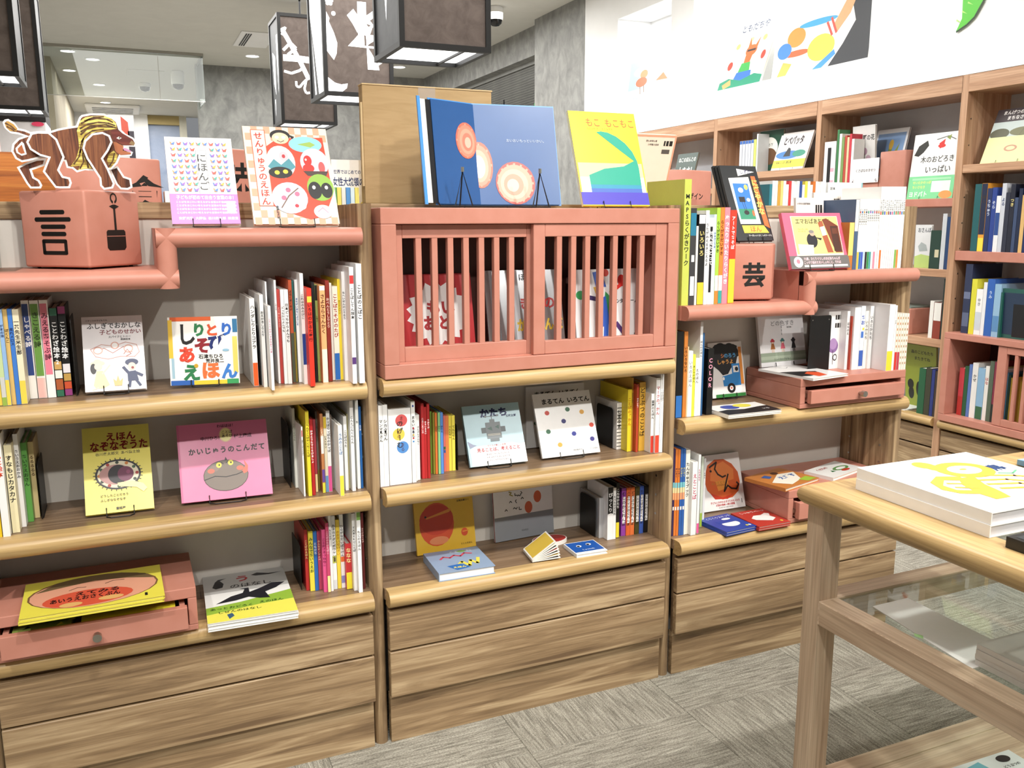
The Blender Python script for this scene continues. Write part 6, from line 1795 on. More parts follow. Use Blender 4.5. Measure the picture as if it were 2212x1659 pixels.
MANE = [(-0.6154, 1.6233),
 (-0.6041, 1.6318),
 (-0.5903, 1.6348),
 (-0.5657, 1.6367),
 (-0.5508, 1.6316),
 (-0.5423, 1.6214),
 (-0.5416, 1.61),
 (-0.562, 1.6059),
 (-0.5838, 1.6019),
 (-0.5996, 1.5948),
 (-0.6114, 1.5799),
 (-0.6175, 1.5618),
 (-0.6087, 1.5392),
 (-0.5995, 1.5214),
 (-0.6133, 1.5211),
 (-0.6272, 1.5176),
 (-0.6234, 1.5275),
 (-0.6433, 1.5238),
 (-0.6297, 1.542),
 (-0.6217, 1.5649),
 (-0.6216, 1.5844),
 (-0.6231, 1.6021)]
MANE2 = [(-0.5631, 1.5535),
 (-0.5516, 1.562),
 (-0.5446, 1.5523),
 (-0.5489, 1.5373),
 (-0.5625, 1.5221),
 (-0.5672, 1.5402)]
HEADP = [(-0.5544, 1.6046),
 (-0.5433, 1.6082),
 (-0.5285, 1.5989),
 (-0.5105, 1.588),
 (-0.5064, 1.5799),
 (-0.5115, 1.5747),
 (-0.5304, 1.5742),
 (-0.5454, 1.5819),
 (-0.5525, 1.5899)]
JAW = [(-0.5516, 1.5817),
 (-0.5455, 1.5803),
 (-0.5305, 1.5725),
 (-0.5329, 1.5625),
 (-0.5159, 1.558),
 (-0.517, 1.5547),
 (-0.5383, 1.5525),
 (-0.5486, 1.5604)]
TUFT = [(-0.7621, 1.6143),
 (-0.7547, 1.6177),
 (-0.7452, 1.6118),
 (-0.7389, 1.6026),
 (-0.7409, 1.5971),
 (-0.7537, 1.5974),
 (-0.7601, 1.605)]
EYE = [(-0.544, 1.5894),
 (-0.5391, 1.5928),
 (-0.5331, 1.5897),
 (-0.5388, 1.5867)]
PUP = [(-0.5392, 1.5912),
 (-0.5365, 1.5917),
 (-0.5361, 1.5888),
 (-0.539, 1.5884)]
TONG = [(-0.5324, 1.5683),
 (-0.5262, 1.5677),
 (-0.5156, 1.5622),
 (-0.5166, 1.5597),
 (-0.5297, 1.5626)]
NOSE = [(-0.5131, 1.5854),
 (-0.5061, 1.5799),
 (-0.5092, 1.574),
 (-0.5184, 1.5778)]
TAILH = [(-0.7463, 1.5613),
 (-0.7328, 1.576),
 (-0.7289, 1.5714),
 (-0.7258, 1.5492),
 (-0.7356, 1.5458),
 (-0.7451, 1.5519)]
TAILI = [(-0.7421, 1.5607),
 (-0.7334, 1.5696),
 (-0.7319, 1.5618),
 (-0.7292, 1.5515),
 (-0.7366, 1.5497),
 (-0.742, 1.5543)]
dark = wood('mane_brown', 2, '3a2415', '5a3a20', '7a5630', s=3)
panel('body_panel', LBODY, .09, BR, arts=[(wood('mane_yellow', 0, '8a6a2a', 'd8c45a', 'ece08a', s=3, contrast=1.6), MANE), (wood('mane_yellow', 0, '', '', ''), MANE2), ('b88a3a', TUFT), (wood('lion_red', 0, '3a1412', '6a2a22', '7a3a2c', s=3), HEADP), ('a8623a', JAW), ('f0ece4', EYE), ('1a2a20', PUP), ('c88ab0', TONG), ('8a7048', NOSE), ('f6f5f2', TAILH), ('a85a2a', TAILI)])
panel('hind_leg_panel', LHIND, .074, LT)
panel('fore_leg_panel', LFORE, .074, LT)
panel('hind_leg_panel', LHIN2, .106, BR)
panel('fore_leg_panel', LFOR2, .106, BR)
m = MB()
MS = [[(-0.6135, 1.6185),
 (-0.5969, 1.6273),
 (-0.5784, 1.6312),
 (-0.5602, 1.6296),
 (-0.5483, 1.6235)], [(-0.6167, 1.6071),
 (-0.6008, 1.6174),
 (-0.5791, 1.6223),
 (-0.5593, 1.6215),
 (-0.5442, 1.6164)], [(-0.6163, 1.5942),
 (-0.6016, 1.6077),
 (-0.5798, 1.6134),
 (-0.5492, 1.6129)], [(-0.6161, 1.5781),
 (-0.6073, 1.5929),
 (-0.5928, 1.6032),
 (-0.568, 1.6081)], [(-0.621, 1.5552),
 (-0.6174, 1.5715),
 (-0.6109, 1.5863)], [(-0.6352, 1.5304),
 (-0.6232, 1.547),
 (-0.6181, 1.5634)], [(-0.6239, 1.5209),
 (-0.6151, 1.5358),
 (-0.6157, 1.5553)], [(-0.607, 1.5229),
 (-0.6075, 1.536),
 (-0.6125, 1.5489)], [(-0.5636, 1.5271),
 (-0.5548, 1.5405),
 (-0.5504, 1.5571)], [(-0.7607, 1.6135),
 (-0.7512, 1.6084),
 (-0.7421, 1.5993)], [(-0.7585, 1.6066),
 (-0.7504, 1.6022),
 (-0.745, 1.5984)], [(-0.6063, 1.6237),
 (-0.5874, 1.6325),
 (-0.5659, 1.635)], [(-0.6157, 1.6007),
 (-0.595, 1.6136),
 (-0.5641, 1.618),
 (-0.5423, 1.6115)]]
for q in MS:
    for (ax, az), (bx, bz) in zip(q, q[1:]):
        d = hypot(bx - ax, bz - az)
        nx, nz = -(bz - az) / d * .0017, (bx - ax) / d * .0017
        m.plate([(ax + nx, az + nz + dz), (ax - nx, az - nz + dz), (bx - nx * .6, bz - nz * .6 + dz), (bx + nx * .6, bz + nz * .6 + dz)], lambda u, v: (u, .0886, v), dark)
m.build('mane_streaks', t)

# brown picture board standing behind the lion legs, and the books at the outer end of the low step
t = thing('picture_board', 'orange-brown board standing upright behind the lion hind legs', 'board', (-.80, .32, 1.2355))
MB().box((-.86, .32, 1.2355), (-.69, .326, 1.57), wood('orange_bark', 0, '8a4a1c', 'b56a2c', 'c8823c', s=1.5)).build('board_panel', t)
t = thing('picture_board', 'pink sheet with loose face drawings behind the lion tail', 'board', (-.9, .34, 1.2355))
MB().box((-.99, .335, 1.2355), (-.80, .342, 1.63), ink('f0d9d3')).build('sheet', t)
m = MB()
for k in range(34):
    x, z = -.985 + random.random() * .17, 1.38 + random.random() * .22
    m.plate([(x, z), (x + .004, z), (x + .006, z + .02), (x + .003, z + .022)], lambda u, v: (u, .3345, v), ink(('2a2022', '9a6a60', '5a3a3a')[k % 3]))
m.plate([(-.862, 1.43), (-.838, 1.43), (-.838, 1.50), (-.862, 1.50)], lambda u, v: (u, .3344, v), ink('a84a38'))
m.build('sheet_drawing', t)
t = thing('acrylic_bookend', 'clear acrylic bookend between the outer white book and the sign box', 'bookend', (-.80, .06, 1.3005))
MB().box((-.812, .03, 1.3005), (-.809, .2, 1.41), GL).box((-.809, .03, 1.3005), (-.765, .2, 1.3025), GL).build('acrylic_plate', t)
shelf_row([(-.875, .012, .042, .245, .19, 'f0eee8', '222222', 'えほん五味太郎', 'thick white pale-drawn', ()), (-.830, .02, .008, .25, .18, '1a1a1c', 'f4f4f4', '', 'thin black-spined', ())], 1.3005, 'at the outer end of the low terracotta step', 'outer books on the low terracotta step')

# ------------------------------------------------------------------ cardboard box on the rear bookcase
t = thing('cardboard_box', 'plain brown cardboard box with clear tape, behind the open blue book', 'box', (.265, .31, 1.453))
KR = plaster('kraft_board', 'ab8f66', 'b79b72', 9, .85, (1, 1, 6), .03)
KE = plaster('kraft_edge', 'c6ac80', 'd0b78d', 14, .85)
x0, x1, z1 = .074, .452, 1.772      # a shallow carton standing on edge
MB().box((x0, .29, 1.4535), (x1, .33, z1 - .004), KR).build('carton_body', t, bev=.002)
MB().box((x0 - .001, .288, z1 - .004), (x1 + .002, .309, z1), KE).build('flap', t, bev=.001)
MB().box((x0 - .001, .311, z1 - .004), (x1 + .002, .332, z1), KE).build('flap', t, bev=.001)
MB().box((x0 - .006, .289, 1.50), (x0 - .001, .30, z1 - .05), KE).build('side_flap', t)
MB().box((.232, .2885, z1 - .11), (.282, .2895, z1 + .0005), glassy('packing_tape', (.93, .9, .84, 1), .16, .3)).build('tape', t)
MB().plate(arc(.355, 1.705, .036, .016, 0, 345, 24), lambda u, v: (u, .2885, v), ink('f2efe8')).build('hand_hole', t)

# ------------------------------------------------------------------ things peeking over the rail
face_book((.002, .38, 1.2355, 0, 0, .095, .34), .01, 'f3f2ee', [('t', '2a3a6a', '世界ではじめての', 6, 8, 3.6, {'sx': .8}), ('t', '2a3a6a', '女性大統領の', 2, 14, 7.5, {'b': .02, 'sx': .8}), ('p', 'ecd94a', [0, 50, 30, 42, 60, 40, 100, 32, 100, 50, 0, 54])],
          'white book with blue title and yellow hill, beside the cardboard box', stand=False)
shelf_row([(-.02 + .0125 * k, .33, .011, .262, .1, c, 'ffffff', '', d, ()) for k, (c, d) in enumerate((('c9a27a', 'tan'), ('6fae6a', 'green'), ('f0e070', 'yellow'), ('e8e8e0', 'white'), ('5a9ad8', 'sky blue'), ('d8ecf4', 'ice'), ('f0e478', 'pale yellow')))], 1.2355, 'of the low row between checkered book and cardboard box', 'books between checkered book and carton')
face_book((0.889, 0.275, 1.4535, 0.0, -0.335, 0.1408, 0.218), .012, 'f0e0ce', [('r', 'e8a486', 0, 0, 100, 3), ('r', 'e8a486', 96, 0, 100, 100), ('r', '26221f', 70, 8, 92, 15), ('r', 'f0e0ce', 74, 8, 76, 15), ('r', 'f0e0ce', 82, 8, 84, 15), ('r', '5a5450', 68, 20, 88, 26), ('t', '5a5450', '定価本体価格', 24, 7, 3), ('t', '5a5450', '小学館の絵本', 30, 12, 3)],
          'peach back cover with barcodes behind the tall yellow book', stand=False, spine='e8a486')
face_book((.70, .14, 1.4385, .05, .12, .062, .155), .01, 'd8c8a0', [('e', 'c83a3a', 50, 50, 40, 24), ('e', 'e8b08a', 40, 70, 24, 16), ('p', '8aa05a', [10, 10, 90, 20, 60, 34, 20, 30]), ('e', '5a3a2a', 60, 84, 30, 10)],
          'small colourful painted book between the blue book and tall yellow book', stand=False)
for k, (x, w, h, c) in enumerate(((-.437, .02, .25, 'f2f0ec'), (-.415, .012, .255, '9ad0c8'), (-.40, .02, .24, 'e8e6e0'), (-.19, .05, .29, 'f0efe8'), (-.135, .03, .27, '8accc4'))):
    shelf_row([(x, .41, w, h, .1, c, '333333', '', ('white', 'aqua', 'cream', 'broad pale', 'turquoise')[k], ())], 1.2355, ('beside the food sign box', 'second beside the food sign box', 'third beside the food sign box', 'behind the checkered book', 'under the checkered book corner')[k] + ' over the rail', 'books behind the rail over the lion bay')
_cols = ['2a7a8a', 'f4f4f2', 'e8e6e0', 'c89a40', 'e8c878', 'f4f4f2', 'f0efec', 'c83a3a', 'f4f4f2', 'eef0f2', 'f4f4f2', '2a4a8a', 'e8e8ea', 'e8d050', 'f4f4f2', 'f0ece4', 'c8702e', 'f4f4f2', 'f4f4f2', 'f2f2f0', 'f4f4f2']
_nm = ['teal', 'white', 'off-white', 'ochre', 'straw', 'white', 'ivory', 'red', 'white', 'frost-white', 'white', 'navy', 'silver-white', 'yellow', 'white', 'cream', 'rust', 'white', 'white', 'pearl', 'white']
X_ = 1.4885
shelf_row([(X_ + k * .0118, .32, .0108, .29 + (.012 if k % 3 else 0), .15, c, '444444', '', n, ()) for k, (c, n) in enumerate(zip(_cols, _nm))], 1.2355, 'of the thin row over the rail behind the end bay', 'thin books over the rail behind the end bay')
face_book((X_ + .255, .31, 1.2355, 0, .03, .16, .30), .012, 'f0f2f2', [('t', '6a6a6a', '絵本', 6, 5, 4), ('r', '3a6ab0', 8, 24, 30, 30), ('r', 'c87a3a', 34, 24, 60, 30), ('r', 'e8c84a', 64, 25, 90, 30), ('r', '8ac0c8', 96, 0, 100, 100)],
          'pale back cover with small coloured pictures, over the rail', stand=False)
face_book((1.575, .20, 1.2497, 0, 0, .118, .245), .01, 'f1e9e2', [('e', 'd8452e', 12, 26, 5, 4), ('r', '2a2624', 74, 8, 94, 16), ('r', 'f1e9e2', 80, 8, 82, 16), ('r', 'f1e9e2', 87, 8, 88, 16), ('t', '6a6460', 'おべんとうのほん', 44, 10, 3), ('r', 'c86a5a', 70, 24, 94, 27)],
          'cream back cover with a red berry and barcode beside the taller white row', stand=False)
face_book((1.445, .12, 1.2510, 0, .08, .115, .225), .01, 'ece6de', [('t', '6a6460', '小学校全国図書館', 4, 7, 3), ('r', '2a2624', 70, 10, 94, 22), ('r', 'ece6de', 76, 10, 78, 22), ('r', 'ece6de', 84, 10, 86, 22), ('r', '8a8480', 72, 30, 94, 38)],
          'cream back cover with a barcode behind the pink book', stand=False)

# ------------------------------------------------------------------ bookends
bookend(-0.2708 + .004, .035, 1.0122, .12, .145, 'black bookend holding the row against the post, lion bay upper shelf')
bookend(-.672, .07, 1.0122, .13, .18, 'black bookend beside the magenta-topped book')
bookend(-.770, .10, .7212, .12, .135, 'black bookend beside the straw-coloured book, lion bay middle shelf')
bookend(-.196, .11, .7212, .11, .17, 'black bookend holding the row against the post, lion bay middle shelf')
bookend(-.185, .085, .4462, .12, .125, 'black bookend holding the lowest lion bay row')
bookend(.766, .11, .7232, .10, .125, 'black bookend against the zebra-striped book')
bookend(.714, .115, .4462, .10, .12, 'black bookend against the grey boxed book')
bookend(.256, .08, .7232, .12, .13, 'black bookend after the outermost yellow book under the slatted cabinet')
t = thing('bookend', 'tall black metal bookend on the terracotta drawer box', 'bookend', (1.53, .03, .9182), group='black metal bookends')
XB0, XB1 = 1.468, 1.556
K = metal('black_sheet', '0c0c0d', .45, .1)
bp = [(XB0, .9183), (XB1, .9183)] + [(XB1 - .006 + .006 * cos(radians(a)), 1.093 + .006 * sin(radians(a))) for a in (0, 45, 90)] + [(XB0 + .006 + .006 * cos(radians(a)), 1.093 + .006 * sin(radians(a))) for a in (90, 135, 180)]
MB().prism(bp, 1, .065, .0665, K).build('upright_plate', t)
MB().box((XB0 + .01, .0665, .9183), (XB1, .16, .9193), K).build('base_tongue', t)
m = MB()
for x in (XB0 + .01, XB1 - .01):
    m.cyl((x, .0652, 1.085), 1, .002, -.0004, STEEL(), 8)
m.build('rivets', t)
face_book((XB1 - .005, .072, .9184, 0, 0, .062, .19), .008, 'efefef', [('e', '8a6aa0', 40, 60, 34, 12), ('e', 'a888b8', 40, 56, 26, 10), ('l', '2a2a2c', 3, [40, 68, 42, 92]), ('e', '2a2a2c', 56, 80, 14, 6), ('e', 'efefef', 56, 80, 10, 4), ('r', '2a2624', 46, 6, 90, 14), ('r', '2a2624', 46, 20, 90, 28), ('r', 'efefef', 56, 6, 59, 28), ('r', 'efefef', 74, 6, 77, 28)],
          'white back cover with a purple tulip beside the tall black bookend', stand=False)

# ------------------------------------------------------------------ books on the side wall
QW = -pi / 2
def wall_row(items, z, where, group):
    shelf_row(items, z, where, group, rot=QW)
wall_row([(3.115, 0.8389, 0.0343, 0.3089, 0.2, '1d5a5e', 'd0d8d0', '', 'deep teal', ()),
 (3.115, 0.8028, 0.0302, 0.3113, 0.2, 'e09a38', '3a2a10', 'ほし', 'orange yellow-footed', ((0, 0.2, 'ecd84a'),
 (0.25, 1, '1a2440'))),
 (3.115, 0.7708, 0.0228, 0.2874, 0.2, '20305e', 'd0d8e8', 'うちゅう', 'midnight blue', ()),
 (3.115, 0.7462, 0.0226, 0.2903, 0.2, '27408a', 'd0d8e8', 'そら', 'ink blue', ()),
 (3.115, 0.7219, 0.0224, 0.2522, 0.2, 'e8e8ea', '2a3a6a', '', 'white blue-smudged', ((0.3, 0.7, '2a4a8a'),)),
 (3.115, 0.6979, 0.0204, 0.307, 0.2, 'c8ccd4', '2a3a6a', 'よる', 'pale grey', ()),
 (3.115, 0.6757, 0.0202, 0.2656, 0.2, '2a2e3e', 'd8d8d8', '', 'slate', ()),
 (3.115, 0.6538, 0.0217, 0.3015, 0.2, '1a1e2e', 'e8d88a', 'つき', 'black moon', ()),
 (3.115, 0.6305, 0.0165, 0.2423, 0.2, '3a4a6a', 'e8e8e8', '', 'steel blue', ()),
 (3.115, 0.6123, 0.0164, 0.2818, 0.2, '16233f', 'c8d0e0', '', 'very dark blue', ()),
 (3.115, 0.5943, 0.0179, 0.2522, 0.2, 'd8b070', '3a2a1a', '', 'sand', ()),
 (3.115, 0.5748, 0.0209, 0.302, 0.2, '1a2a5a', 'e8e8e8', 'ほしぞら', 'navy star', ()),
 (3.115, 0.5523, 0.0207, 0.2832, 0.2, '22335f', 'e8e8e8', '', 'last navy', ())], 1.2592, 'of the dark blue row above the wall cabinet', 'dark blue books on the wall bookcase')
wall_row([(3.115, 0.8503, 0.0372, 0.3288, 0.2, '2a3350', '8a94b0', '', 'lace-edged indigo', ((0.1, 0.3, '5a6480'),
 (0.5, 0.6, '6a7490'))),
 (3.115, 0.8094, 0.0275, 0.2599, 0.2, 'd9d33e', '5a5a10', '', 'bright yellow', ()),
 (3.115, 0.7801, 0.0325, 0.2146, 0.2, 'f0efee', '8a8a8a', 'ゆき', 'white snowy', ((0.1, 0.5, 'c8d0d8'),)),
 (3.115, 0.7458, 0.0179, 0.248, 0.2, 'e4e6e8', '4a4a6a', '', 'thin white', ()),
 (3.115, 0.7262, 0.037, 0.2646, 0.2, '2f60b0', 'c8d8f0', 'うみ', 'ocean blue', ()),
 (3.115, 0.6874, 0.033, 0.2438, 0.2, '8fb4d0', '2a4a6a', '', 'hazy blue', ((0.1, 0.4, '5a8ab8'),)),
 (3.115, 0.6527, 0.0086, 0.2078, 0.2, '1f5a50', 'e8e8e0', '', 'green', ())], .8702, 'of the row on top of the wall cabinet', 'books on top of the wall cabinet')
face_book((3.13, 0.6569, 0.8702, -1.5708, -0.03, 0.1567, 0.226), .012, '2a5a52', [('r', '23364e', 8, 8, 92, 92), ('e', 'd8b04a', 84, 40, 10, 9), ('r', '111318', 40, 30, 92, 96)], 'green framed book beside the blue row on top of the wall cabinet', stand=False)
wall_row([(3.125, 0.8419, 0.0267, 0.2316, 0.2, 'c8404a', 'f0e0e0', '', 'red-backed', ((0.0, 0.4, 'b8322e'),)),
 (3.125, 0.8134, 0.0207, 0.2441, 0.2, '2a5a3a', 'e0e8e0', '', 'bottle green', ()),
 (3.125, 0.7908, 0.0168, 0.2556, 0.2, '5a78b8', 'e0e8f0', '', 'periwinkle', ()),
 (3.125, 0.7721, 0.0296, 0.2664, 0.2, 'ecebe8', '4a4a4a', 'かぜ', 'white', ()),
 (3.125, 0.7407, 0.0364, 0.2468, 0.2, '8fb8d8', '2a4a3a', '', 'sky and meadow', ((0, 0.25, '3a6a4a'),)),
 (3.125, 0.7025, 0.0198, 0.2605, 0.2, 'eceae4', 'c05a5a', 'はな', 'petal white', ()),
 (3.125, 0.6809, 0.0214, 0.2874, 0.2, '5a6a58', 'e8e8e0', '', 'sage', ()),
 (3.125, 0.6578, 0.0159, 0.2868, 0.2, '8a3048', 'e8d0d8', '', 'wine', ((0, 0.3, '1f2f2a'),)),
 (3.125, 0.6401, 0.0175, 0.2618, 0.2, 'cdd6a0', '3a4a2a', '', 'pistachio', ()),
 (3.125, 0.6209, 0.0208, 0.2569, 0.2, 'e6e6e6', '3a4a8a', 'とり', 'paper white', ()),
 (3.125, 0.5983, 0.0138, 0.2447, 0.2, '4a7a98', 'e0e8f0', '', 'blue-grey', ()),
 (3.125, 0.5829, 0.012, 0.2354, 0.2, '2a5048', 'd8e0d8', '', 'pine', ()),
 (3.125, 0.5692, 0.0085, 0.2259, 0.2, 'e0c050', '4a3a10', '', 'thin yellow', ())], .4682, 'inside the wall slatted cabinet', 'books inside the wall cabinet')
wall_row([(3.115, 1.8354, 0.0876, 0.3297, 0.075, 'efebeb', '222222', '', 'white blossom-branch', ((0.1, 0.9, '18181a', 0.3, 0.6),
 (0.0, 0.06, 'e8d040', 0.6, 1),
 (0.3, 0.36, 'e8a8b8', 0.6, 0.9),
 (0.5, 0.56, 'e8a8b8', 0.6, 0.9))),
 (3.115, 1.7426, 0.0154, 0.3893, 0.075, '3a7a4a', 'e0e8e0', '', 'tall green', ()),
 (3.115, 1.7247, 0.0178, 0.3654, 0.075, 'e8e4dc', 'b83a4a', '', 'white red-lettered', ()),
 (3.115, 1.7044, 0.0177, 0.3458, 0.075, '7a9a5a', 'f4f4e8', '', 'meadow green', ()),
 (3.115, 1.6842, 0.015, 0.3529, 0.075, 'b84a3a', 'f4e8e0', '', 'red berry', ()),
 (3.115, 1.6666, 0.015, 0.3425, 0.075, 'e8c8a0', '5a3a2a', '', 'beige', ()),
 (3.115, 1.6492, 0.0149, 0.3586, 0.075, 'c83a48', 'f4e8e8', '', 'cherry red', ()),
 (3.115, 1.6319, 0.0172, 0.3307, 0.075, 'f0efea', '4a6a4a', '', 'daisy white', ())], 1.5082, 'of the row beside the wall sign box', 'plant books on the wall bookcase')
face_book((3.215, 1.7054, 1.5082, -1.5708, -0.07, 0.1601, 0.404), .012, 'dcdad6', [('t', '3a3a3a', '野の花', 46, 12, 8, {'b': .02}), ('e', 'b89aa8', 30, 40, 14, 6), ('e', 'a88898', 54, 34, 12, 5), ('e', 'b89aa8', 70, 44, 12, 5), ('l', '6a7a5a', 1.4, [34, 44, 40, 78]), ('l', '6a7a5a', 1.4, [56, 38, 48, 78]), ('l', '6a7a5a', 1.4, [70, 48, 56, 78])], 'grey-white book with pale mauve flowers behind the sign box', stand=False)
face_book((3.235, 1.6565, 1.5083, -1.5708, 0.23, 0.217, 0.394), .012, 'e9ebed', [('r', '7f9fc8', 6, 6, 94, 66), ('p', '8a9a4a', [44, 60, 50, 16, 58, 18, 60, 40, 80, 20, 70, 60]), ('e', 'd8b04a', 54, 22, 7, 7), ('e', 'b85a4a', 30, 60, 12, 6), ('e', '5a4a6a', 70, 60, 14, 6), ('p', '4a6a3a', [10, 64, 24, 44, 30, 64]), ('p', '5a7a4a', [60, 64, 84, 40, 88, 64])], 'white framed book with a blue flower painting above the notice', stand=False)
face_book((3.125, 1.2456, 1.5084, -1.5708, 0.1, 0.2739, 0.318), .012, 'f1f1ee', [('p', '2a2a26', [4, 32, 12, 18, 30, 10, 34, 18, 24, 28, 14, 34]), ('e', 'd8302a', 62, 20, 8, 3), ('p', 'd8302a', [56, 16, 68, 10, 66, 22, 58, 24]), ('l', '3a3a30', 1.2, [50, 10, 74, 6, 90, 12]), ('p', '8a9a4a', [70, 8, 80, 4, 78, 12]), ('t', '2a2a2a', '木のおどろき', 20, 34, 11, {'b': .01, 'sx': .95}), ('t', '2a2a2a', 'いっぱい', 32, 49, 12, {'b': .01, 'sx': 1}),
    ('r', '82d69a', 0, 65, 100, 100), ('r', 'a8e2b4', 8, 68, 92, 71), ('t', 'eef27a', 'せいたかのっぽ', 10, 72, 5), ('t', 'eef27a', 'ちいさなき', 10, 79, 5), ('r', 'eaf4ea', 52, 73, 92, 90), ('t', 'eef8ee', 'ヨドバト', 4, 88, 9, {'b': .03}), ('e', 'f0a05a', 84, 94, 14, 6)], 'white and green tree book slanting on the terracotta wall shelf')
face_book((3.13, 0.8399, 1.6595, -1.5708, 0.37, 0.2723, 0.262), .012, 'cfd6a8', [('r', '2e1f22', 0, 0, 100, 24), ('t', 'f0ece6', 'まんげつのよるまで', 12, 3, 8, {'b': .02}), ('t', 'f0ece6', 'まちなさい', 22, 13, 8, {'b': .02}), ('r', 'b8c4c0', 0, 24, 100, 52), ('e', '4a4a2e', 18, 46, 18, 10), ('e', '6a6a44', 60, 44, 24, 8), ('r', 'dadf9c', 0, 52, 100, 100), ('l', '5a5038', 1, [56, 50, 64, 30, 72, 26]), ('l', '5a5038', 1, [66, 50, 70, 32, 84, 28]), ('e', 'b8876a', 48, 74, 12, 6), ('e', 'dadf9c', 48, 74, 8, 3.5)], 'pastel field book with a maroon title band, on the upper wooden wall shelf')
wall_row([(3.115, 2.5952, 0.0238, 0.1995, 0.2, 'd8dce4', '2a4a8a', '', 'slim blue-topped', ((0.9, 1, '3a6ab8'),
 (0, 0.06, 'e8d040'))),
 (3.115, 2.5664, 0.0252, 0.1992, 0.2, 'd4d8e0', '2a4a8a', '', 'slim blue-topped', ((0.9, 1, '3a6ab8'),
 (0, 0.06, 'e8d040'))),
 (3.115, 2.5362, 0.0233, 0.1988, 0.2, 'd8dce4', '2a4a8a', '', 'slim blue-topped', ((0.9, 1, '3a6ab8'),
 (0, 0.06, 'e8d040'))),
 (3.115, 2.5095, 0.0231, 0.1986, 0.2, 'd4d8e0', '2a4a8a', '', 'slim blue-topped', ((0.9, 1, '3a6ab8'),
 (0, 0.06, 'e8d040'))),
 (3.115, 2.4815, 0.0229, 0.1994, 0.2, 'd8dce4', '2a4a8a', '', 'slim blue-topped', ((0.9, 1, '3a6ab8'),
 (0, 0.06, 'e8d040'))),
 (3.115, 2.4553, 0.0227, 0.2002, 0.2, 'c8d070', '3a4a2a', '', 'lime-edged', ()),
 (3.115, 2.4294, 0.0129, 0.2313, 0.2, 'e8ecee', '3a4a2a', '', 'tall pale', ())], 1.7052, 'on the wall shelf beside the flying grasshopper book', 'slim wall books beside the grasshopper book')
face_book((3.2, 2.5018, 1.7052, -1.5708, -0.005, 0.2171, 0.252), .012, '1f4a38', [('e', 'e8e6de', 44, 40, 34, 24), ('t', '1f2a20', '地面の下', 16, 30, 9), ('e', '6a4a30', 44, 62, 30, 20)], 'dark green book with a round picture behind the grasshopper book', stand=False)
face_book((3.125, 2.2988, 1.7054, -1.5708, 0.335, 0.2779, 0.236), .012, 'f0efed', [('t', '2a1416', 'とべバッタ', 14, 10, 24, {'b': .04, 'sx': .62}), ('e', '3a78b8', 40, 60, 38, 11), ('e', '2f8a72', 74, 58, 20, 9), ('p', '1a1a1c', [26, 64, 36, 40, 44, 44, 48, 64]), ('r', 'ece23a', 0, 73, 100, 94), ('t', '5a5a10', '絵本にっぽん賞受賞！', 10, 76, 8, {'b': .03, 'sx': .8})], 'white book with a blue-winged insect and yellow band, on the wall shelf')
face_book((3.125, 3.3842, 1.6202, -1.5708, 0.22, 0.2469, 0.266) , .012, '17382c', [('t', 'e6eae6', 'ねこのほんとの', 10, 10, 14, {'b': .02, 'sx': .8}), ('t', 'e6eae6', '大きさ！', 14, 36, 26, {'b': .04, 'sx': .8}), ('e', 'c8d0b0', 50, 90, 24, 10)], 'dark green slanted book with white title, on the wall shelf above the sign box')
# lower compartments glimpsed past the end post
face_book((3.14, 1.1779, 1.1672, -1.5708, -0.04, 0.0986, 0.214), .012, 'dedfe0', [('t', '4a4a52', 'おさんぽ', 16, 6, 12), ('p', 'a8b0b0', [20, 50, 40, 40, 70, 46, 80, 60, 30, 62]), ('p', 'b8d07a', [0, 74, 40, 68, 100, 72, 100, 100, 0, 100])], 'pale misty landscape book glimpsed past the end post', stand=False)
wall_row([(3.115, 1.067, 0.0597, 0.1872, 0.2, '1f3a30', 'e8e8e0', '', 'dark forest-green', ((0.3, 0.5, 'c8c0a0', 0.5, 0.9),)),
 (3.115, 1.0043, 0.0244, 0.2677, 0.2, 'c8ccd0', '3a4a5a', '', 'tall silver-grey', ()),
 (3.115, 0.978, 0.0213, 0.2516, 0.2, '24406a', 'd8e0f0', '', 'deep blue', ())], 1.1672, 'glimpsed past the end post, upper wall shelf', 'books past the end post, upper')
wall_row([(3.115, 1.037, 0.0223, 0.1853, 0.2, 'e6e4de', '3a3a3a', '', 'white', ()),
 (3.115, 1.0127, 0.0439, 0.1789, 0.2, '8a3a2a', 'f0e0d8', '', 'rust half-white', ((0.5, 1, 'e8e6e0'),)),
 (3.115, 0.9669, 0.0236, 0.2971, 0.2, '1f2f2a', 'd8e0d8', '', 'blackish green', ())], .8242, 'glimpsed past the end post, middle wall shelf', 'books past the end post, middle')
t = thing('storage_box', 'small terracotta box glimpsed past the end post on the wall bookcase', 'box', (3.25, 1.25, .8245))
MB().box((3.13, 1.17, .8245), (3.37, 1.42, .955), P_).build('body', t, bev=.004)
MB().box((3.16, 1.20, .955), (3.35, 1.40, .961), ink('8a9a90')).build('lid_sheet', t)
wall_row([(3.11, 1.0644, 0.0397, 0.2344, 0.08, '1f5a3a', 'e0e8e0', '', 'bright green', ()),
 (3.11, 1.0227, 0.0329, 0.2407, 0.08, '3a3a2a', 'c8a060', '', 'brown-black', ()),
 (3.11, 0.9877, 0.0183, 0.2374, 0.08, '27357a', 'e8e8f0', '', 'royal blue', ()),
 (3.11, 0.9674, 0.0282, 0.232, 0.08, '3a2f2a', 'c8b8a8', '', 'dark brown', ())], .4332, 'of the bottom wall row past the end post', 'books past the end post, bottom')
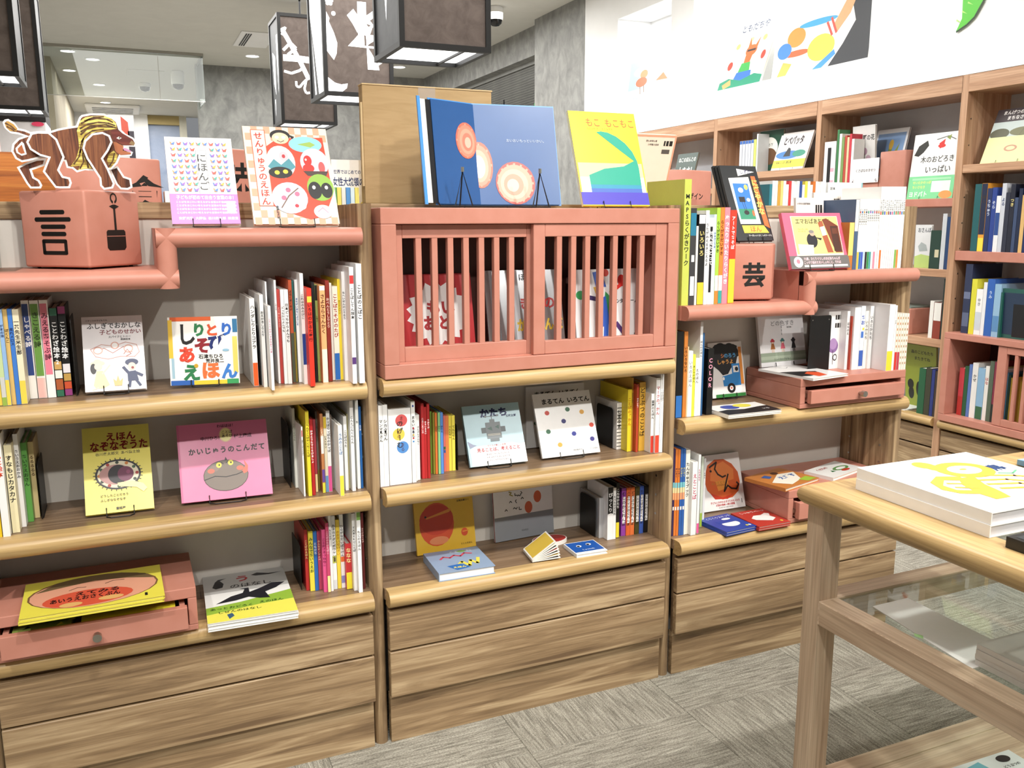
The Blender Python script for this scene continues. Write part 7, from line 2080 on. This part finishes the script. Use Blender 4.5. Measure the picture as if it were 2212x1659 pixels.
face_book((3.23, 1.2433, 0.4342, -1.5708, -0.11, 0.1967, 0.334), .012, '8f9a35', [('t', '2a2a1a', '森のこどもたち', 20, 8, 6), ('t', '2a2a1a', 'またきてね', 30, 18, 6), ('e', '1a1a14', 18, 64, 10, 8), ('e', '1a1a14', 20, 78, 9, 10), ('e', '1a1a14', 44, 70, 8, 12)], 'olive green book with black animals past the end post', stand=False)
t = thing('paper_sheet', 'white paper sheets lying on the bottom wall shelf past the end post', 'paper', (3.15, 1.2, .4333))
MB().box((3.10, 1.13, .4333), (3.28, 1.38, .439), ink('e8eae8')).build('sheets', t)

# leaning picture books and posters in the lit niches
face_book((3.14, 2.8931, 2.2455, -1.5708, 0.335, 0.4271, 0.49), .014, 'f7f5ea', [('t', '23304e', 'ともだちや', 16, 10, 12, {'b': .02, 'sx': .95}), ('t', '8a8a8a', '内田りん', 58, 26, 3), ('e', 'f0d86a', 20, 40, 5, 4), ('e', 'f0d86a', 80, 36, 5, 4), ('e', 'f0e08a', 50, 34, 4, 3), ('e', 'd8622e', 56, 50, 13, 8), ('p', 'd8622e', [46, 46, 46, 30, 54, 44]), ('p', 'd8622e', [62, 44, 70, 32, 68, 48]), ('r', '2a2420', 46, 48, 66, 51), ('p', 'd8622e', [46, 54, 62, 56, 60, 68, 46, 68]), ('p', '3aa04a', [42, 66, 62, 66, 66, 80, 38, 80]), ('p', '2f6ac0', [36, 78, 70, 78, 74, 92, 30, 92]), ('e', 'd8402e', 14, 66, 6, 6), ('e', 'd8402e', 88, 60, 5, 6), ('p', '1f8a6a', [0, 88, 20, 84, 50, 90, 80, 84, 100, 88, 100, 100, 0, 100]), ('p', 'e8a060', [8, 92, 26, 86, 30, 94, 14, 98])], 'white book with an orange fox-like figure leaning in the lit niche', stand=False)
face_book((3.16, 2.3772, 2.2455, -1.5708, 0.095, 0.7707, 0.462), .01, 'f9f6ef', [('p', '1d2026', [70, 0, 100, 0, 100, 100, 60, 100, 74, 74, 84, 50, 78, 24]), ('p', 'e0a070', [66, 60, 78, 40, 84, 16, 78, 10, 70, 30, 62, 50]), ('e', 'e8923a', 24, 52, 10, 12), ('e', 'd8602e', 26, 72, 14, 4), ('e', '3aa0d0', 46, 40, 20, 4), ('e', '3a80d8', 12, 66, 8, 10), ('e', 'e8c84a', 52, 72, 14, 16), ('l', 'd84a3a', 2, [56, 44, 62, 60]), ('l', 'd84a3a', 2, [60, 40, 66, 58]), ('p', '3a8ae0', [44, 98, 66, 78, 68, 84, 52, 100]), ('p', 'e8b050', [6, 98, 12, 80, 22, 84, 16, 98]), ('t', 'eef0f2', 'あたらしい', 86, 6, 5), ('t', 'eef0f2', '物語が', 86, 13, 5), ('t', 'eef0f2', '生まれる', 86, 20, 5)], 'large white and black picture panel leaning in the lit niche', stand=False, paper=True)
face_book((3.18, 4.1962, 2.2455, -1.5708, 0.12, 0.6811, 0.402), .01, 'f6f7f5', [('r', 'a8d4ea', 4, 4, 97, 58), ('e', 'f0e8d8', 30, 26, 12, 8), ('e', 'd88a5a', 40, 32, 8, 8), ('e', 'c8643a', 36, 46, 12, 9), ('e', 'e8e0c8', 78, 30, 12, 10), ('p', 'b87a4a', [66, 50, 80, 38, 90, 52]), ('l', '7a5a3a', 1.4, [34, 54, 36, 68]), ('l', '7a5a3a', 1.4, [42, 54, 44, 66]), ('t', '5a7ab0', 'こぎつね', 20, 72, 5)], 'pale blue winter picture leaning in the farther lit niche', stand=False, paper=True)
t = thing('paper_leaf', 'bright green paper leaf with dark edge on the white upper wall', 'decoration', (3.09, .94, 2.35))
LF = [(0.9997, 2.2707),
 (0.9724, 2.3224),
 (0.9759, 2.4039),
 (0.9671, 2.4622),
 (0.8636, 2.4385),
 (0.8669, 2.3804),
 (0.9081, 2.3176),
 (0.9446, 2.2927)]
MB().prism(LF, 0, 3.092, 3.0995, ink('5cc83c')).build('leaf_body', t)
m = MB()
for k in range(4):
    (a, b), (c, d) = LF[0], LF[3]
    q = k * .2 + .2
    x, z = a + (LF[4][0] - a) * q, b + (LF[4][1] - b) * q
    m.plate([(x, z), (x + .03, z + .012), (x + .028, z + .02)], lambda u, v: (3.0915, u, v), ink('b8e87a'))
for p, q in zip(LF[4:], LF[5:] + LF[:1]):
    dx, dy = q[0] - p[0], q[1] - p[1]
    l = hypot(dx, dy)
    m.plate([p, q, (q[0] + dy / l * .008, q[1] - dx / l * .008), (p[0] + dy / l * .008, p[1] - dx / l * .008)], lambda u, v: (3.0914, u, v), ink('20361a'))
m.build('leaf_veins', t)

# ------------------------------------------------------------------ shop beyond, on the outer side
t = thing('poster_stand', 'white display poster with a red picture in the room beyond the lion mane', 'poster', (-.95, 12.0, 0))
PX0, PX1 = -0.6273, -0.2863
MB().box((PX0, 12, .2), (PX1, 12.02, 2.9296), ink('eef0f4')).box((PX0, 12.02, 0), (PX1, 12.3, .2), ink('c8ccd4')).build('poster_board', t)
m = MB()
ZT = 2.929
m.plate([(PX0 + .17, ZT - .02), (PX0 + .26, ZT - .1), (PX0 + .27, ZT - .36), (PX0 + .17, ZT - .28)], lambda u, v: (u, 11.999, v), ink('e0604c'))
m.plate([(PX1 - .09, ZT - .22), (PX1 - .01, ZT - .22), (PX1 - .01, ZT - .6), (PX1 - .09, ZT - .6)], lambda u, v: (u, 11.999, v), ink('4a4450'))
m.build('poster_picture', t)
t = thing('display_cabinet', 'white display cabinet with a black top strip behind the lion tail', 'cabinet', (-1.3, 6.2, 0))
CX1, CZ = -1.0431, 2.202
MB().box((CX1 - 1.2, 6.0, 0), (CX1, 6.5, CZ), ink('f2eeee')).build('cabinet_body', t, bev=.01)
MB().box((CX1 - 1.2, 5.99, CZ + .001), (CX1, 6.5, CZ + .075), ink('2a2626')).build('top_strip', t)
MB().plate(arc(CX1 - .06, CZ - .02, .045, .018, 0, 345, 16), lambda u, v: (u, 5.989, v), ink('e8486a')).build('red_badge', t)

# ------------------------------------------------------------------ the display table
t = thing('display_table', 'pale wood display table with rounded rim, glass tops and two lower shelves', 'table', (1.45, -1.7, 0))
TX0, TX1, TY1, TY0, TZ = .734, 2.15, -.728, -2.7, .85
AX, AY, AZ = ash(0), ash(1), ash(2)
def rim(x0, y0, x1, y1, z1, h=.045, w=.094):
    r = h / 2
    prof = lambda: [(w, z1 - h), (w, z1)] + [(r + r * cos(radians(a)), z1 - r + r * sin(radians(a))) for a in range(90, 271, 15)]
    m = MB()
    # corner-mitred rounded rim, one ring of profiles
    P = prof()
    n = len(P)
    C = [((x0, y0), (1, 1)), ((x1, y0), (-1, 1)), ((x1, y1), (-1, -1)), ((x0, y1), (1, -1))]
    v = [(cx + sx * o, cy + sy * o, z) for (cx, cy), (sx, sy) in C for o, z in P]
    f = [(j * n + i, ((j + 1) % 4) * n + i, ((j + 1) % 4) * n + (i + 1) % n, j * n + (i + 1) % n) for j in range(4) for i in range(n)]
    m.add(v, f, oak(1))
    return m
rim(TX0, TY0, TX1, TY1, TZ).build('top_rim', t, smooth=True)
TG = glassy('table_glass', (.9, .94, .925, 1), .07, .01)
MB().box((TX0 + .093, TY0 + .093, TZ - .012), (TX1 - .093, TY1 - .093, TZ - .002), TG).build('glass_top', t)
MB().box((TX0 + .07, TY1 - .1, TZ - .05), (TX1 - .07, TY1 - .075, TZ - .0455), AX).box((TX0 + .07, TY0 + .075, TZ - .05), (TX1 - .07, TY0 + .1, TZ - .0455), AX).build('glass_ledge', t)
for x in (TX0 + .024, TX1 - .074):
    for y in (TY1 - .058, TY0 + .01):
        MB().box((x, y, 0), (x + .052, y + .048, TZ - .0455), AZ).build('leg', t, bev=.002)
for z, hh in ((.60, .053), (.158, .05)):
    a, b, c, d = TX0 + .0245, TX1 - .0245, TY0 + .0105, TY1 - .0105
    m = MB().box((a, d - .05, z - hh), (b, d, z), AX).box((a, c, z - hh), (b, c + .05, z), AX).box((a, c + .05, z - hh), (a + .052, d - .05, z), AY).box((b - .052, c + .05, z - hh), (b, d - .05, z), AY)
    m.build('shelf_frame', t, bev=.0015, segs=1)
    if z > .5:
        MB().box((a + .052, c + .05, z - .012), (b - .052, d - .05, z - .004), TG).build('glass_shelf', t)
    else:
        MB().box((a + .052, c + .05, z - .02), (b - .052, d - .05, z - .004), AX).build('bottom_board', t)

WB_ = [('e', 'f2b84a', 44, 14, 7, 8), ('p', 'f2b84a', [40, 10, 50, 14, 56, 30, 46, 34, 40, 24]), ('e', 'f2b84a', 60, 32, 20, 17), ('e', 'f8f8f6', 60, 32, 12, 9), ('e', 'f2b84a', 60, 31, 3, 1.6), ('p', 'f2b84a', [52, 46, 44, 60, 40, 74, 36, 84, 24, 84, 24, 72, 30, 56, 40, 44]), ('p', 'f2b84a', [44, 42, 30, 36, 16, 44, 10, 58, 14, 68, 26, 74, 30, 68, 18, 62, 18, 52, 28, 44, 40, 50])]
WB_ += [('l', 'f2b84a', 3, [46, 52 + 9 * k, 66, 58 + 9 * k, 84 - 4 * k, 74 + 7 * k]) for k in range(3)] + [('l', 'f2b84a', 3, [60, 46, 78, 54, 92, 66]), ('l', 'f2b84a', 2.4, [36, 56, 24, 50]), ('l', 'f2b84a', 2.4, [34, 64, 22, 58])]
q = [('t', '2a4a80', '鳥', 77, 30, 13, {'b': .02}), ('l', '6ac88a', 1.4, [74, 46, 82, 50, 90, 46])]
flat_book((.8105, -1.127, .8506, -.01, .313, .316), .023, 'f8f8f6', WB_ + q, 'large white book with a yellow bird-like glyph, topmost on the display table', copies=2, copy_label='large white book %s under the yellow bird book on the display table', edge='d5d2d2', group='stack of large white bird books')
flat_book((.800, -1.34, .8506, .02, .26, .17), .020, '1a1b1e', [('r', '33383c', 4, 6, 96, 94)], 'black covered book at the table rim in front of the white stack', edge='eef0f4')
flat_book((1.30, -1.02, .8506, .05, .24, .2), .012, '7fa8c4', [('e', '5a88b0', 40, 50, 30, 30), ('p', 'dfeaf0', [0, 0, 40, 10, 60, 0, 100, 20, 100, 4, 60, 30, 20, 24])], 'blue picture book in crinkled clear film on the table glass')
t2 = thing('picture_book', 'green topped book with a maroon edge at the far table side', 'book', (1.38, -.95, .8612))
MB().box((1.375, -.96, .8613), (1.6, -.78, .872), ink('6a2a28')).build('page_edge', t2)
MB().prism([(1.375, .872), (1.60, .872), (1.60, .935), (1.40, .935)], 1, -.93, -.80, ink('5fc08a')).build('cover', t2)
# middle shelf
t2 = thing('paper_sheet', 'large white poster paper lying on the middle glass shelf of the table', 'paper', (.88, -.96, .5965))
MB().prism([(.848, -.848), (.949, -.847), (.942, -1.12), (.81, -1.12)], 2, .5965, .5985, ink('fbfbf8', .6)).build('sheet', t2)
MB().prism([(.818, -.985), (.826, -.975), (.834, -.99), (.824, -1.0)], 2, .5985, .599, ink('a8d890')).build('green_print', t2)
flat_book((.828, -1.36, .5990, -.0, .30, .25), .010, 'e4e2dc', [('r', 'c9c4bb', 0, 0, 100, 40), ('t', '2a2824', '人', 40, 20, 20, {'b': .02}), ('t', '2a2824', '氏', 40, 50, 20, {'b': .02}), ('r', '8ab0b4', 80, 40, 96, 90)], 'grey-beige filmed book topmost of the stack on the middle table shelf', copies=4, copy_label='grey-beige filmed book %s from the stack top on the middle table shelf', edge='e6e4e0', group='stack of filmed books on the middle table shelf')
# bottom shelf
flat_book((.985, -1.09, .1545, -.02, .27, .20), .03, 'd8dad8', [('r', 'cf7040', 0, 30, 36, 100), ('p', '6aa8b4', [30, 10, 60, 4, 64, 34, 48, 44, 36, 30]), ('e', '1a1a1a', 84, 10, 7, 6), ('t', '1a1a1a', '漢字', 66, 36, 18, {'b': .03}), ('t', '1a1a1a', 'なりたち', 56, 60, 9, {'v': 1}), ('t', '4a4a4a', 'どうぶつの', 74, 20, 5), ('t', 'e8a888', 'えほん', 10, 44, 7)], 'orange, teal and grey kanji book on the bottom table shelf', edge='eef0ee')

bpy.data.objects.remove(_fo)
